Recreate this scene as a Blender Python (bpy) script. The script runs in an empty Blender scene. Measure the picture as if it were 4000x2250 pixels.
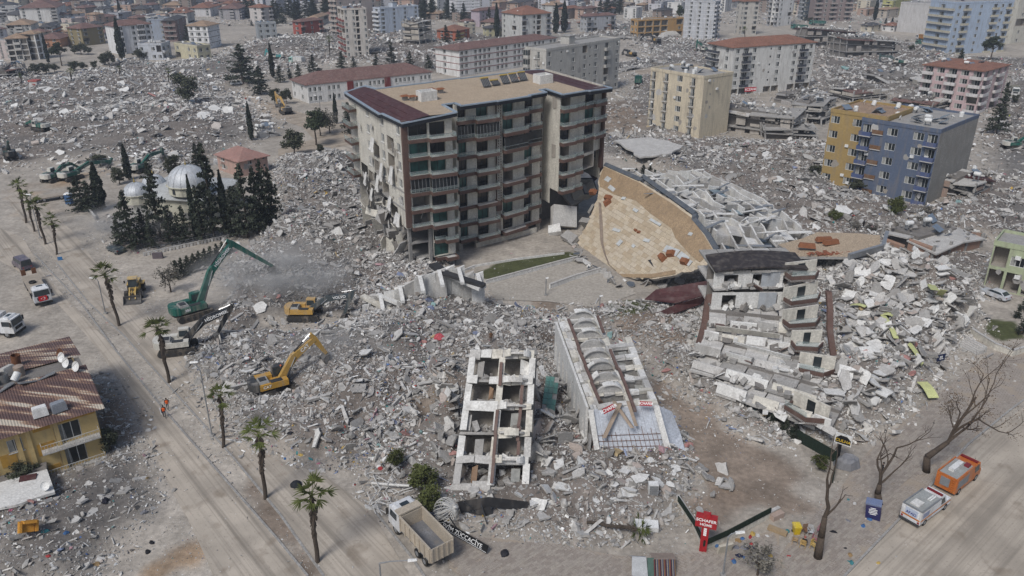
import bpy,bmesh,math,random
import numpy as np
from mathutils import Vector,Matrix,noise as mnoise
S=bpy.context.scene
C=S.collection
RG=random.Random(11)
NP=np.random.default_rng(5)
pi=math.pi
V=Vector
# ---------------------------------------------------------------- camera
CAM_H,CAM_P,CAM_F=55.0,math.radians(24.0),2003.5
cam=bpy.data.cameras.new('camera')
cam.sensor_width=36.0
cam.lens=28.0
cam.clip_start=1.0
cam.clip_end=6000.0
camo=bpy.data.objects.new('camera',cam)
C.objects.link(camo)
camo.location=(0,0,CAM_H)
camo.rotation_euler=(pi/2-CAM_P,0,0)
S.camera=camo
# ---------------------------------------------------------------- sky, sun, exposure
SUN_EL,SUN_AZ=math.radians(50),math.radians(-150)
wd=bpy.data.worlds.new('World')
S.world=wd
wd.use_nodes=True
wn=wd.node_tree
bg=wn.nodes['Background']
sky=wn.nodes.new('ShaderNodeTexSky')
sky.sky_type='NISHITA'
sky.sun_disc=False
sky.sun_elevation=SUN_EL
sky.sun_rotation=SUN_AZ
sky.altitude=80
sky.air_density=1.0
sky.dust_density=2.5
sky.ozone_density=1.0
wn.links.new(sky.outputs[0],bg.inputs[0])
bg.inputs[1].default_value=0.062
sl=bpy.data.lights.new('sun','SUN')
sl.energy=1.5
sl.angle=math.radians(18)
sl.color=(1.0,0.99,0.97)
so=bpy.data.objects.new('sun',sl)
C.objects.link(so)
sd=V((math.sin(SUN_AZ)*math.cos(SUN_EL),math.cos(SUN_AZ)*math.cos(SUN_EL),math.sin(SUN_EL)))
so.rotation_euler=sd.to_track_quat('Z','Y').to_euler()
so.location=sd*200
S.view_settings.view_transform='Standard'
S.view_settings.look='None'
S.view_settings.exposure=0.74
S.view_settings.gamma=1.0
S.render.engine='CYCLES'
S.cycles.max_bounces=5
S.cycles.diffuse_bounces=3
S.cycles.glossy_bounces=2
S.cycles.transmission_bounces=3
S.cycles.transparent_max_bounces=6
S.cycles.volume_bounces=0
S.cycles.use_denoising=True
# ---------------------------------------------------------------- survey: photo pixel (2576 x 1449) -> point of the place
CP,SP=math.cos(CAM_P),math.sin(CAM_P)
def ray(x,y):
 u,v=(x-1288)/CAM_F,(y-724.5)/CAM_F
 return V((u,CP-v*SP,-SP-v*CP))
def P(x,y,z=0.0):
 d=ray(x,y)
 t=(z-CAM_H)/d.z
 return V((d.x*t,d.y*t,z))
def PX(X,Y,Z):
 Z -= CAM_H
 d=Y*CP-Z*SP
 return 1288+CAM_F*X/d,724.5-CAM_F*(Y*SP+Z*CP)/d
def PV(x,y,Y):
 d=ray(x,y)
 t=Y/d.y
 return V((d.x*t,Y,CAM_H+d.z*t))
def PP(x,y,p0,n):
 d=ray(x,y)
 o=V((0,0,CAM_H))
 return o+d*((p0-o).dot(n)/d.dot(n))
Z3=V((0,0,1))
# ---------------------------------------------------------------- mesh builder
OFF={}
class MB:
 def __init__(s):
  s.v,s.f,s.m=[],[],[]
 def face(s,pts,m=0):
  n=len(s.v)
  s.v.extend(tuple(p) for p in pts)
  s.f.append(tuple(range(n,n+len(pts))))
  s.m.append(m)
 def hexa(s,p,m=0,skip=()):
  n=len(s.v)
  s.v.extend(tuple(q) for q in p)
  for k,q in enumerate(((3,2,1,0),(4,5,6,7),(0,1,5,4),(1,2,6,5),(2,3,7,6),(3,0,4,7))):
   if k not in skip:
    s.f.append(tuple(n+i for i in q))
    s.m.append(m)
 def box(s,c,d,m=0,M=None):
  x,y,z=d[0]/2,d[1]/2,d[2]/2
  pts=[V((a,b,e)) for e in (-z,z) for a,b in ((-x,-y),(x,-y),(x,y),(-x,y))]
  if M is not None:
   pts=[M @ p for p in pts]
  c=V(c)
  s.hexa([p+c for p in pts],m)
 def obox(s,o,U,W,a,b,z0,z1,m=0):
  q=[o+U*a[0]+W*b[0],o+U*a[1]+W*b[0],o+U*a[1]+W*b[1],o+U*a[0]+W*b[1]]
  s.hexa([V((p.x,p.y,p.z+z0)) for p in q]+[V((p.x,p.y,p.z+z1)) for p in q],m)
 def prism(s,poly,z0,z1,m=0,mt=None):
  n=len(poly)
  b=len(s.v)
  s.v.extend((p[0],p[1],z0) for p in poly)
  s.v.extend((p[0],p[1],z1) for p in poly)
  s.f.append(tuple(b+n+i for i in range(n)));s.m.append(m if mt is None else mt)
  s.f.append(tuple(b+n-1-i for i in range(n)));s.m.append(m)
  for i in range(n):
   j=(i+1) % n
   s.f.append((b+i,b+j,b+n+j,b+n+i));s.m.append(m)
 def plate(s,pts,n,t,m=0,mb=None,ms=None):
  k=len(pts)
  b=len(s.v)
  n=V(n).normalized()
  s.v.extend(tuple(p) for p in pts)
  s.v.extend(tuple(V(p)-n*t) for p in pts)
  s.f.append(tuple(b+i for i in range(k)));s.m.append(m)
  s.f.append(tuple(b+k+k-1-i for i in range(k)));s.m.append(m if mb is None else mb)
  for i in range(k):
   j=(i+1) % k
   s.f.append((b+i,b+k+i,b+k+j,b+j));s.m.append(m if ms is None else ms)
 def tube(s,a,b,r,n=6,r2=None,m=0,cap=True):
  a,b=V(a),V(b)
  r2=r if r2 is None else r2
  d=(b-a)
  if d.length<1e-6:
   return
  d.normalize()
  x=d.orthogonal().normalized()
  y=d.cross(x)
  k=len(s.v)
  for c,q in ((a,r),(b,r2)):
   for i in range(n):
    t=2*pi*i/n
    s.v.append(tuple(c+x*(math.cos(t)*q)+y*(math.sin(t)*q)))
  for i in range(n):
   j=(i+1) % n
   s.f.append((k+i,k+j,k+n+j,k+n+i));s.m.append(m)
  if cap:
   s.f.append(tuple(k+n-1-i for i in range(n)));s.m.append(m)
   s.f.append(tuple(k+n+i for i in range(n)));s.m.append(m)
 def path(s,pts,r,n=6,m=0,r2=None):
  N=len(pts)-1
  for i in range(N):
   ra=r if r2 is None else r+(r2-r)*i/N
   rb=r if r2 is None else r+(r2-r)*(i+1)/N
   s.tube(pts[i],pts[i+1],ra,n,rb,m)
 def lathe(s,prof,n=16,c=(0,0,0),m=0,M=None,a0=0.0,a1=2*pi):
  k=len(s.v)
  full=abs(a1-a0-2*pi)<1e-4
  w=n if full else n+1
  for r,z in prof:
   for i in range(w):
    t=a0+(a1-a0)*i/n
    p=V((r*math.cos(t),r*math.sin(t),z))
    if M is not None:
     p=M @ p
    s.v.append(tuple(p+V(c)))
  for q in range(len(prof)-1):
   for i in range(n):
    j=(i+1) % w
    s.f.append((k+q*w+i,k+q*w+j,k+(q+1)*w+j,k+(q+1)*w+i));s.m.append(m)
 def mesh(s,name,mats,off=None,smooth=False):
  me=bpy.data.meshes.new(name)
  vv=s.v if off is None else [(a-off[0],b-off[1],c-off[2]) for a,b,c in s.v]
  me.from_pydata(vv,[],s.f)
  for q in mats:
   me.materials.append(q)
  if len(mats)>1:
   me.polygons.foreach_set('material_index',s.m)
  if smooth:
   me.polygons.foreach_set('use_smooth',[True]*len(s.f))
  me.update()
  return me
 def build(s,name,mats,parent=None,smooth=False,off=None):
  if not isinstance(mats,(list,tuple)):
   mats=[mats]
  if parent is not None:
   off=OFF.get(parent.name,V((0,0,0)))
  return link(name,s.mesh(name,mats,off,smooth),parent,off if parent is None else None)
def link(name,me,parent=None,loc=None,M=None):
 o=bpy.data.objects.new(name,me)
 C.objects.link(o)
 if parent is not None:
  o.parent=parent
  OFF[o.name]=OFF.get(parent.name,V((0,0,0)))
 else:
  OFF[o.name]=V(loc) if loc is not None else V((0,0,0))
 if M is not None:
  if parent is not None:
   M=Matrix.Translation(-OFF[o.name]) @ M
  o.matrix_local=M
 elif loc is not None:
  o.location=loc
 return o
def thing(name,label,cat,loc=(0,0,0),group=None):
 o=bpy.data.objects.new(name,None)
 C.objects.link(o)
 o.empty_display_size=0.5
 o.location=loc
 OFF[o.name]=V(loc)
 return tag(o,label,cat,group)
def tag(o,label,cat=None,group=None,kind=None):
 if label: o['label']=label
 if cat: o['category']=cat
 if group: o['group']=group
 if kind: o['kind']=kind
 return o
def struct(o,label=None):
 o['kind']='structure'
 if label: o['label']=label
 return o
def copy_tree(o,parent=None):
 c=o.copy()
 C.objects.link(c)
 c.parent=parent
 OFF[c.name]=OFF.get(o.name,V((0,0,0)))
 for ch in [q for q in o.children]:
  copy_tree(ch,c)
 return c
def place(o,loc,rz=0.0,sc=1.0,rx=0.0,ry=0.0):
 o.location=loc
 o.rotation_euler=(rx,ry,rz)
 o.scale=(sc,sc,sc)
 return o
def basis(pos,U,Y,Zv):
 M=Matrix((U,Y,Zv)).transposed().to_4x4()
 return Matrix.Translation(pos) @ M
# ---------------------------------------------------------------- materials
MATS={}
def pm(name,c,rough=0.85,var=0.14,sc=0.5,metal=0.0,dirt=0.0,dcol=(0.2,0.175,0.15),spec=0.25,bump=0.0,bsc=6.0,fine=0.12,alpha=1.0,emit=None):
 if name in MATS:
  return MATS[name]
 m=bpy.data.materials.new(name)
 m.use_nodes=True
 t=m.node_tree
 b=t.nodes['Principled BSDF']
 b.inputs['Roughness'].default_value=rough
 b.inputs['Metallic'].default_value=metal
 b.inputs['Specular IOR Level'].default_value=spec
 N,L=t.nodes.new,t.links.new
 g=N('ShaderNodeNewGeometry')
 def nz(scale,det,vec=None):
  q=N('ShaderNodeTexNoise')
  q.inputs['Scale'].default_value=scale
  q.inputs['Detail'].default_value=det
  L(vec or g.outputs['Position'],q.inputs['Vector'])
  return q.outputs['Fac']
 def mix(f,a,bb,mode='MIX'):
  q=N('ShaderNodeMix')
  q.data_type='RGBA'
  q.blend_type=mode
  for i,x in ((0,f),(6,a),(7,bb)):
   if isinstance(x,(int,float)):
    q.inputs[i].default_value=x
   elif isinstance(x,tuple):
    q.inputs[i].default_value=(*x,1)
   else:
    L(x,q.inputs[i])
  return q.outputs[2]
 def ramp(x,a,bb):
  q=N('ShaderNodeMapRange')
  q.inputs[1].default_value,q.inputs[2].default_value=a,bb
  L(x,q.inputs[0])
  return q.outputs[0]
 lo=tuple(max(0,x*(1-var)) for x in c)
 hi=tuple(min(1,x*(1+var)) for x in c)
 col=mix(ramp(nz(sc,3),.3,.7),lo,hi)
 if fine:
  col=mix(ramp(nz(sc*9,2),.35,.65),col,tuple(x*(1-fine*2) for x in c))
  col2=col
 if dirt>0:
  mp=N('ShaderNodeMapping')
  mp.inputs['Scale'].default_value=(1.3,1.3,.22)
  L(g.outputs['Position'],mp.inputs['Vector'])
  d=ramp(nz(1.0,5,mp.outputs[0]),.48,.72)
  dm=N('ShaderNodeMath');dm.operation='MULTIPLY';dm.inputs[1].default_value=dirt
  L(d,dm.inputs[0])
  col=mix(dm.outputs[0],col,dcol)
 L(col,b.inputs['Base Color'])
 if bump>0:
  bp=N('ShaderNodeBump')
  bp.inputs['Strength'].default_value=bump
  bp.inputs['Distance'].default_value=0.1
  L(nz(bsc,4),bp.inputs['Height'])
  L(bp.outputs[0],b.inputs['Normal'])
 if alpha<1:
  b.inputs['Alpha'].default_value=alpha
 if emit:
  b.inputs['Emission Color'].default_value=(*c,1)
  b.inputs['Emission Strength'].default_value=emit
 MATS[name]=m
 return m
def wallm(c,dirt=.45):
 k='wall_%d_%d_%d' % tuple(int(x*255) for x in c)
 return pm(k,c,.9,.1,.25,dirt=dirt,fine=.06)
def paint(c,rough=.5,dirt=.6):
 k='paint_%d_%d_%d' % tuple(int(x*255) for x in c)
 return pm(k,c,rough,.15,.9,dirt=dirt,dcol=(.3,.27,.23),spec=.35,fine=.12)
GLASS=pm('window_glass',(.025,.03,.032),.12,.5,.15,spec=.5,fine=0)
DARKGLASS=pm('tinted_glass',(.012,.015,.018),.15,.5,.3,spec=.5,fine=0)
TEAL=pm('teal_curtain_glass',(.03,.085,.075),.25,.6,.6,spec=.5,fine=0)
CURT=pm('net_curtain',(.3,.3,.28),.9,.3,2.0)
WHITE=pm('white_plastic',(.72,.72,.7),.5,.06,1,dirt=.25)
FRAME=pm('window_frame',(.62,.62,.6),.6,.08,1,dirt=.3)
CONC=pm('concrete',(.33,.318,.3),.95,.2,.5,dirt=.35,bump=.4,bsc=3)
CONCL=pm('pale_concrete',(.48,.465,.44),.95,.16,.6,dirt=.3,bump=.3,bsc=3)
CONCD=pm('dark_concrete',(.2,.185,.17),.95,.25,.6,dirt=.3,bump=.4,bsc=3)
PLAST=pm('white_plaster',(.66,.65,.62),.9,.1,.5,dirt=.3,bump=.15,bsc=4)
CREAM=pm('cream_plaster',(.6,.57,.5),.9,.14,.4,dirt=.55,dcol=(.3,.27,.23))
BROWN=pm('brown_cladding',(.125,.076,.062),.7,.15,.5,dirt=.25)
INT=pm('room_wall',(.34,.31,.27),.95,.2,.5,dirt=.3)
STEEL=pm('dark_steel',(.06,.06,.062),.5,.3,1,metal=.3)
GREYM=pm('grey_metal',(.3,.31,.32),.45,.2,1,metal=.4,dirt=.2)
SLATE=pm('slate_flashing',(.1,.115,.135),.55,.25,.8,dirt=.3)
BLACK=pm('black_rubber',(.02,.02,.02),.8,.4,2,dirt=.4,dcol=(.2,.17,.14))
RUST=pm('rust',(.16,.07,.035),.85,.4,2)
TILE=pm('roof_tile',(.26,.125,.085),.85,.25,.35,dirt=.45,dcol=(.22,.17,.14),bump=.5,bsc=9,fine=.2)
TILEB=pm('brown_roof_tile',(.19,.11,.095),.85,.25,.35,dirt=.5,dcol=(.25,.2,.17),bump=.5,bsc=9,fine=.2)
TILET=pm('tan_roof_tile',(.36,.25,.17),.85,.25,.35,dirt=.45,bump=.5,bsc=9,fine=.2)
TILEK=pm('dark_roof_sheet',(.07,.07,.075),.7,.25,.5,dirt=.4)
REDM=pm('maroon_roof_sheet',(.075,.03,.03),.6,.25,.5,dirt=.35,dcol=(.16,.13,.12))
WOOD=pm('wood',(.25,.16,.1),.85,.25,2,dirt=.3)
# ---------------------------------------------------------------- terrain: areas of the place
def poly_px(pts):
 return np.array([[P(x,y).x,P(x,y).y] for x,y in pts])
def inside(poly,X,Y):
 r=np.zeros(X.shape,bool)
 j=len(poly)-1
 for i in range(len(poly)):
  xi,yi=poly[i];xj,yj=poly[j]
  c=((yi>Y) != (yj>Y))
  with np.errstate(divide='ignore',invalid='ignore'):
   xx=(xj-xi)*(Y-yi)/(yj-yi+1e-12)+xi
  r ^= c & (X<xx)
  j=i
 return r
def sdist(poly,X,Y):
 d=np.full(X.shape,1e9)
 for i in range(len(poly)):
  a=poly[i];b=poly[(i+1) % len(poly)]
  ab=b-a
  L=(ab**2).sum()+1e-9
  t=np.clip(((X-a[0])*ab[0]+(Y-a[1])*ab[1])/L,0,1)
  d=np.minimum(d,np.hypot(X-a[0]-t*ab[0],Y-a[1]-t*ab[1]))
 return np.where(inside(poly,X,Y),d,-d)
def sst(x):
 x=np.clip(x,0,1)
 return x*x*(3-2*x)
def vnoise(X,Y,s,seed=0):
 x=X/s+seed*17.3;y=Y/s+seed*9.1
 xi=np.floor(x);yi=np.floor(y)
 fx=sst(x-xi);fy=sst(y-yi)
 def h(a,b):
  q=np.sin(a*127.1+b*311.7+seed*74.7)*43758.5453
  return q-np.floor(q)
 return (h(xi,yi)*(1-fx)+h(xi+1,yi)*fx)*(1-fy)+(h(xi,yi+1)*(1-fx)+h(xi+1,yi+1)*fx)*fy
# rubble areas: outline, general height, roughness
RUB=[
 ('left_far',[(-80,165),(120,190),(330,165),(520,150),(700,90),(850,110),(860,150),(700,185),(560,215),(700,330),(540,400),(430,440),(230,400),(60,415),(-80,430)],1.6,1.0),
 ('tower_left',[(700,400),(880,385),(930,500),(1000,620),(1150,660),(1120,720),(900,740),(700,760),(560,690),(620,640),(690,560),(690,470)],2.0,1.2),
 ('work_site',[(470,900),(560,770),(640,690),(720,690),(900,730),(1100,700),(1220,760),(1420,790),(1400,900),(1340,960),(1120,1000),(1100,1100),(960,1170),(900,1190),(760,1170),(640,1130),(560,1040),(500,990)],1.3,1.2),
 ('front_frames',[(900,1140),(1100,960),(1400,880),(1650,1000),(1740,1120),(1710,1270),(1640,1330),(1500,1380),(1240,1330),(1090,1290),(930,1230)],1.0,1.0),
 ('between',[(1340,790),(1440,770),(1620,760),(1780,760),(1790,900),(1900,1000),(2000,1120),(1960,1130),(1840,1080),(1740,1010),(1620,900),(1540,830),(1430,820)],1.2,1.2),
 ('right_heap',[(1740,760),(1790,690),(2000,600),(2230,620),(2300,700),(2480,800),(2400,880),(2330,960),(2250,1060),(2130,1120),(1990,1090),(1860,1000),(1740,920)],2.2,1.0),
 ('right_far',[(1480,330),(1620,345),(1800,350),(2090,360),(2100,470),(2330,530),(2480,430),(2640,480),(2640,640),(2480,600),(2250,590),(2230,640),(1960,590),(1780,480),(1600,400),(1500,390)],1.3,1.1),
 ('far_mid',[(1580,240),(1640,130),(1720,100),(1850,100),(1850,250),(1790,350),(1500,340),(1500,260),(1600,250)],1.2,1.0),
 ('far_right',[(2040,120),(2100,70),(2400,130),(2380,220),(2100,260),(2040,240)],1.6,1.0),
 ('far_right_edge',[(2400,140),(2640,150),(2640,480),(2480,440),(2470,300),(2540,180)],0.9,0.8),
 ('far_top',[(700,95),(900,60),(1330,100),(1100,190),(940,160),(850,150)],1.2,1.0),
 ('far_top_right',[(1380,110),(1560,60),(1720,60),(1720,105),(1640,135),(1590,100)],1.2,1.0),
 ('lot_left',[(-60,1270),(60,1240),(140,1190),(250,1150),(330,1100),(400,1180),(415,1270),(380,1330),(280,1370),(260,1449),(240,1500),(-60,1500)],0.8,0.9),
 ('house_side',[(210,940),(290,960),(330,1060),(360,1140),(300,1180),(230,1150),(240,1010)],0.9,0.8),
 ('right_gap',[(2240,650),(2330,620),(2500,640),(2500,720),(2460,760),(2330,720)],0.8,0.8),
 ('mosque_yard',[(240,560),(300,640),(360,640),(660,580),(640,560),(420,580),(270,540)],0.8,0.8),
]
RUBP=[(n,poly_px(p),h,r) for n,p,h,r in RUB]
# heaps inside them: pixel, radius in metres, height
HEAPS=[((840,430),9,3.2),((740,480),12,2.6),((760,600),9,2.4),((690,740),8,2.5),((600,950),8,1.6),((850,900),10,2.0),((1000,880),9,2.4),((930,990),8,1.8),
         ((800,1060),9,1.5),((1080,800),8,2.2),((1250,890),9,2.0),((1200,1010),5,2.0),((2120,760),14,4.0),((2220,880),12,3.0),((2160,990),10,2.4),((2330,780),9,2.5),
         ((2060,1050),8,1.8),((1720,940),5,2.2),((1790,1010),5,2.0),((1700,870),6,1.5),((1680,430),14,2.0),((1900,440),14,2.2),((2160,540),12,2.0),((2420,560),10,2.2),
         ((200,230),22,2.5),((380,300),24,2.6),((120,330),18,2.4),((560,170),20,3.0),((730,120),24,4.0),((660,330),14,2.0),((300,360),16,2.4),((470,330),16,2.2),
         ((1780,1190),7,1.9),((1118,1080),3.2,3.4),((1120,1160),3,2.4),((1120,1000),3,4),((1372,1100),3,2.4),((1365,1010),3,3.2),((2400,800),8,1.6),((2260,760),9,2.4),((1500,1230),8,1.0),((1340,1140),6,1.2),((280,1040),4,1.2),((2010,640),9,2.0),((1450,640),4,2.0),((80,1330),8,.9),((1920,400),12,2),((1160,700),5,1.0)]
HEAPW=[(P(*p),r,h) for p,r,h in HEAPS]
# flat ground inside rubble areas: excavated or swept places
FLATS=[[(640,800),(740,790),(900,790),(880,830),(700,850),(600,850)],[(1180,690),(1440,640),(1560,690),(1540,770),(1430,800),(1240,740)],
         [(1040,1030),(1110,1020),(1110,1080),(1060,1090)],[(1500,300),(1640,300),(1640,330),(1500,345)],[(1600,165),(1780,160),(1700,190),(1600,190)]]
FLATW=[poly_px(p) for p in FLATS]
def rub_mask(X,Y):
 m=np.zeros(X.shape);hh=np.zeros(X.shape);rr=np.zeros(X.shape)
 for n,p,h,r in RUBP:
  far=p[:,1].mean()>230
  w=sst((sdist(p,X,Y)+(1.0 if not far else 3.0))/(4.5 if not far else 10))
  hh=np.maximum(hh,w*h);rr=np.maximum(rr,w*r);m=np.maximum(m,w)
 for p in FLATW:
  w=1-sst((sdist(p,X,Y)+1.0)/3.0)
  hh=hh*w;rr=rr*w;m=m*(w*.8+.2)
 return m,hh,rr
def hgt(X,Y):
 X=np.asarray(X,float);Y=np.asarray(Y,float)
 m,hh,rr=rub_mask(X,Y)
 z=hh*(0.25+0.75*vnoise(X,Y,9,1))*.8
 for c,r,h in HEAPW:
  d2=((X-c.x)**2+(Y-c.y)**2)/(r*r)
  z=z+h*np.exp(-d2*1.6)*np.clip(rr,0,1)
 z=z+rr*(1.1*(vnoise(X,Y,3.3,2)-.4)+0.55*(vnoise(X,Y,1.4,3)-.4))
 z=z+0.05*(vnoise(X,Y,5,4)-.5)
 return np.maximum(z,-0.04)
def hz(x,y):
 return float(hgt(np.array([x]),np.array([y]))[0])
def PG(x,y,dz=0.0):
 p=P(x,y)
 for _ in range(4):
  z=hz(p.x,p.y)
  p=P(x,y,z)
 return p+V((0,0,dz))
# ground colours by area (what the ground is made of; rubble darkened to paint in gap shade)
EARTH=[[(1640,960),(1720,990),(1840,1090),(1990,1190),(2060,1290),(1960,1290),(1840,1290),(1730,1180),(1690,1080)],[(1560,800),(1700,790),(1760,830),(1700,900),(1600,880)],
         [(1490,270),(1600,260),(1640,320),(1500,345)],[(1330,740),(1420,780),(1400,900),(1380,880)],[(1040,1030),(1110,1020),(1110,1080),(1060,1090)],
         [(640,1200),(700,1260),(780,1400),(790,1449),(760,1449),(690,1330)],[(1720,1230),(1940,1260),(1850,1320),(1780,1340)],[(230,990),(290,980),(330,1100),(290,1110)]]
EARTHW=[poly_px(p) for p in EARTH]
ORANGE=[[(40,470),(70,480),(120,540),(90,545)],[(420,1380),(540,1370),(520,1449),(400,1449)],[(140,450),(240,430),(200,460),(150,470)]]
ORANGEW=[poly_px(p) for p in ORANGE]
GRASS=[[(1185,695),(1240,665),(1430,632),(1460,640),(1440,655),(1240,708)],[(1510,770),(1590,755),(1660,790),(1600,810),(1530,805)],[(2480,800),(2560,810),(2576,850),(2520,860),(2470,830)]]
GRASSW=[poly_px(p) for p in GRASS]
def ground_col(X,Y):
 m,hh,rr=rub_mask(X,Y)
 c=np.empty(X.shape+(3,))
 far=sst((Y-150)/200)[...,None]
 dust=np.array([.37,.332,.285]);rub=np.array([.16,.152,.142]);earth=np.array([.225,.175,.135]);orange=np.array([.36,.245,.15]);grass=np.array([.06,.07,.025])
 n=vnoise(X,Y,12,6)[...,None];n2=vnoise(X,Y,4,7)[...,None]
 c[:]=dust*(.86+.28*n)*(.93+.14*n2)
 pinkish=rub*np.array([1.15,1.02,.94])
 w=m[...,None]
 c=c*(1-w)+w*(rub*n+pinkish*(1-n))*(.9+.25*n2)
 def put(polys,col,edge,amt):
  nonlocal c
  for p in polys:
   e=edge if p[:,1].mean()<200 else edge*3
   q=(sst((sdist(p,X,Y)+e*(vnoise(X,Y,3,8)*1.6-.3))/e)*amt)[...,None]
   c=c*(1-q)+q*col*(.8+.4*n2)
 put(EARTHW,earth,2.5,.85)
 put(ORANGEW,orange,3.0,.8)
 put(GRASSW,grass,.6,.95)
 return c
def grid_axis(a,b,s):
 return np.arange(a,b+s*.5,s)
def ground_patch(xs,ys,cut=None):
 X,Y=np.meshgrid(xs,ys)
 Z=hgt(X,Y)
 return X,Y,Z
NX0,NX1,NY0,NY1=-84,96,44,224
def make_ground():
 fx,fy=grid_axis(NX0,NX1,.6),grid_axis(NY0,NY1,.6)
 X,Y=np.meshgrid(fx,fy)
 Z=hgt(X,Y)
 # the fine sheet's rim follows the coarse sheet
 for arr,ax in ((0,0),(-1,0)):
  cx=np.arange(NX0,NX1+1,4.0)
  Z[arr,:]=np.interp(fx,cx,hgt(cx,np.full(cx.shape,fy[arr])))
 for arr in (0,-1):
  cy=np.arange(NY0,NY1+1,4.0)
  Z[:,arr]=np.interp(fy,cy,hgt(np.full(cy.shape,fx[arr]),cy))
 verts=[np.stack([X.ravel(),Y.ravel(),Z.ravel()],1)]
 ny,nx=X.shape
 idx=np.arange(ny*nx).reshape(ny,nx)
 faces=[np.stack([idx[:-1,:-1].ravel(),idx[:-1,1:].ravel(),idx[1:,1:].ravel(),idx[1:,:-1].ravel()],1)]
 base=ny*nx
 cx=np.concatenate([np.array([-3000,-1800,-1100]),np.arange(-700,701,4.0) ,np.array([1100,1800,3000])])
 cy=np.concatenate([np.array([-400,-100]),np.arange(0,881,4.0),np.array([1000,1300,1800,2600,4000])])
 X2,Y2=np.meshgrid(cx,cy)
 Z2=hgt(X2,Y2)
 verts.append(np.stack([X2.ravel(),Y2.ravel(),Z2.ravel()],1))
 ny2,nx2=X2.shape
 i2=(np.arange(ny2*nx2)+base).reshape(ny2,nx2)
 q=np.stack([i2[:-1,:-1].ravel(),i2[:-1,1:].ravel(),i2[1:,1:].ravel(),i2[1:,:-1].ravel()],1)
 mx=(X2[:-1,:-1]+2).ravel();my=(Y2[:-1,:-1]+2).ravel()
 keep=~((mx>NX0) & (mx<NX1) & (my>NY0) & (my<NY1))
 far=(np.abs(mx)>my*.85+60) & (np.abs(mx)<690)
 faces.append(q[keep])
 vs=np.concatenate(verts);fs=np.concatenate(faces)
 me=bpy.data.meshes.new('ground')
 me.from_pydata(vs.tolist(),[],fs.tolist())
 col=ground_col(vs[:,0],vs[:,1])
 at=me.color_attributes.new('soil','FLOAT_COLOR','POINT')
 at.data.foreach_set('color',np.concatenate([col,np.ones((len(col),1))],1).ravel())
 me.polygons.foreach_set('use_smooth',[True]*len(fs))
 m=bpy.data.materials.new('dusty_ground')
 m.use_nodes=True
 t=m.node_tree;N,L=t.nodes.new,t.links.new
 b=t.nodes['Principled BSDF']
 b.inputs['Roughness'].default_value=.95
 b.inputs['Specular IOR Level'].default_value=.1
 a=N('ShaderNodeAttribute');a.attribute_name='soil'
 g=N('ShaderNodeNewGeometry')
 cur=a.outputs['Color']
 for sc,det,lo,hi,s in ((.35,4,.35,.7,.3),(1.6,5,.35,.7,.3),(7,2,.4,.7,.12)):
  n=N('ShaderNodeTexNoise');n.inputs['Scale'].default_value=sc;n.inputs['Detail'].default_value=det
  L(g.outputs['Position'],n.inputs['Vector'])
  r=N('ShaderNodeMapRange');r.inputs[1].default_value=lo;r.inputs[2].default_value=hi;r.inputs[3].default_value=1-s*.6;r.inputs[4].default_value=1+s*.5
  L(n.outputs['Fac'],r.inputs[0])
  x=N('ShaderNodeVectorMath');x.operation='SCALE'
  L(cur,x.inputs[0]);L(r.outputs[0],x.inputs[3])
  cur=x.outputs[0]
 L(cur,b.inputs['Base Color'])
 n=N('ShaderNodeTexNoise');n.inputs['Scale'].default_value=3;n.inputs['Detail'].default_value=6
 L(g.outputs['Position'],n.inputs['Vector'])
 bp=N('ShaderNodeBump');bp.inputs['Strength'].default_value=.4;bp.inputs['Distance'].default_value=.15
 L(n.outputs['Fac'],bp.inputs['Height']);L(bp.outputs[0],b.inputs['Normal'])
 me.materials.append(m)
 o=link('ground',me)
 struct(o,'dusty ground and rubble-strewn earth of the ruined district')
make_ground()
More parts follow.
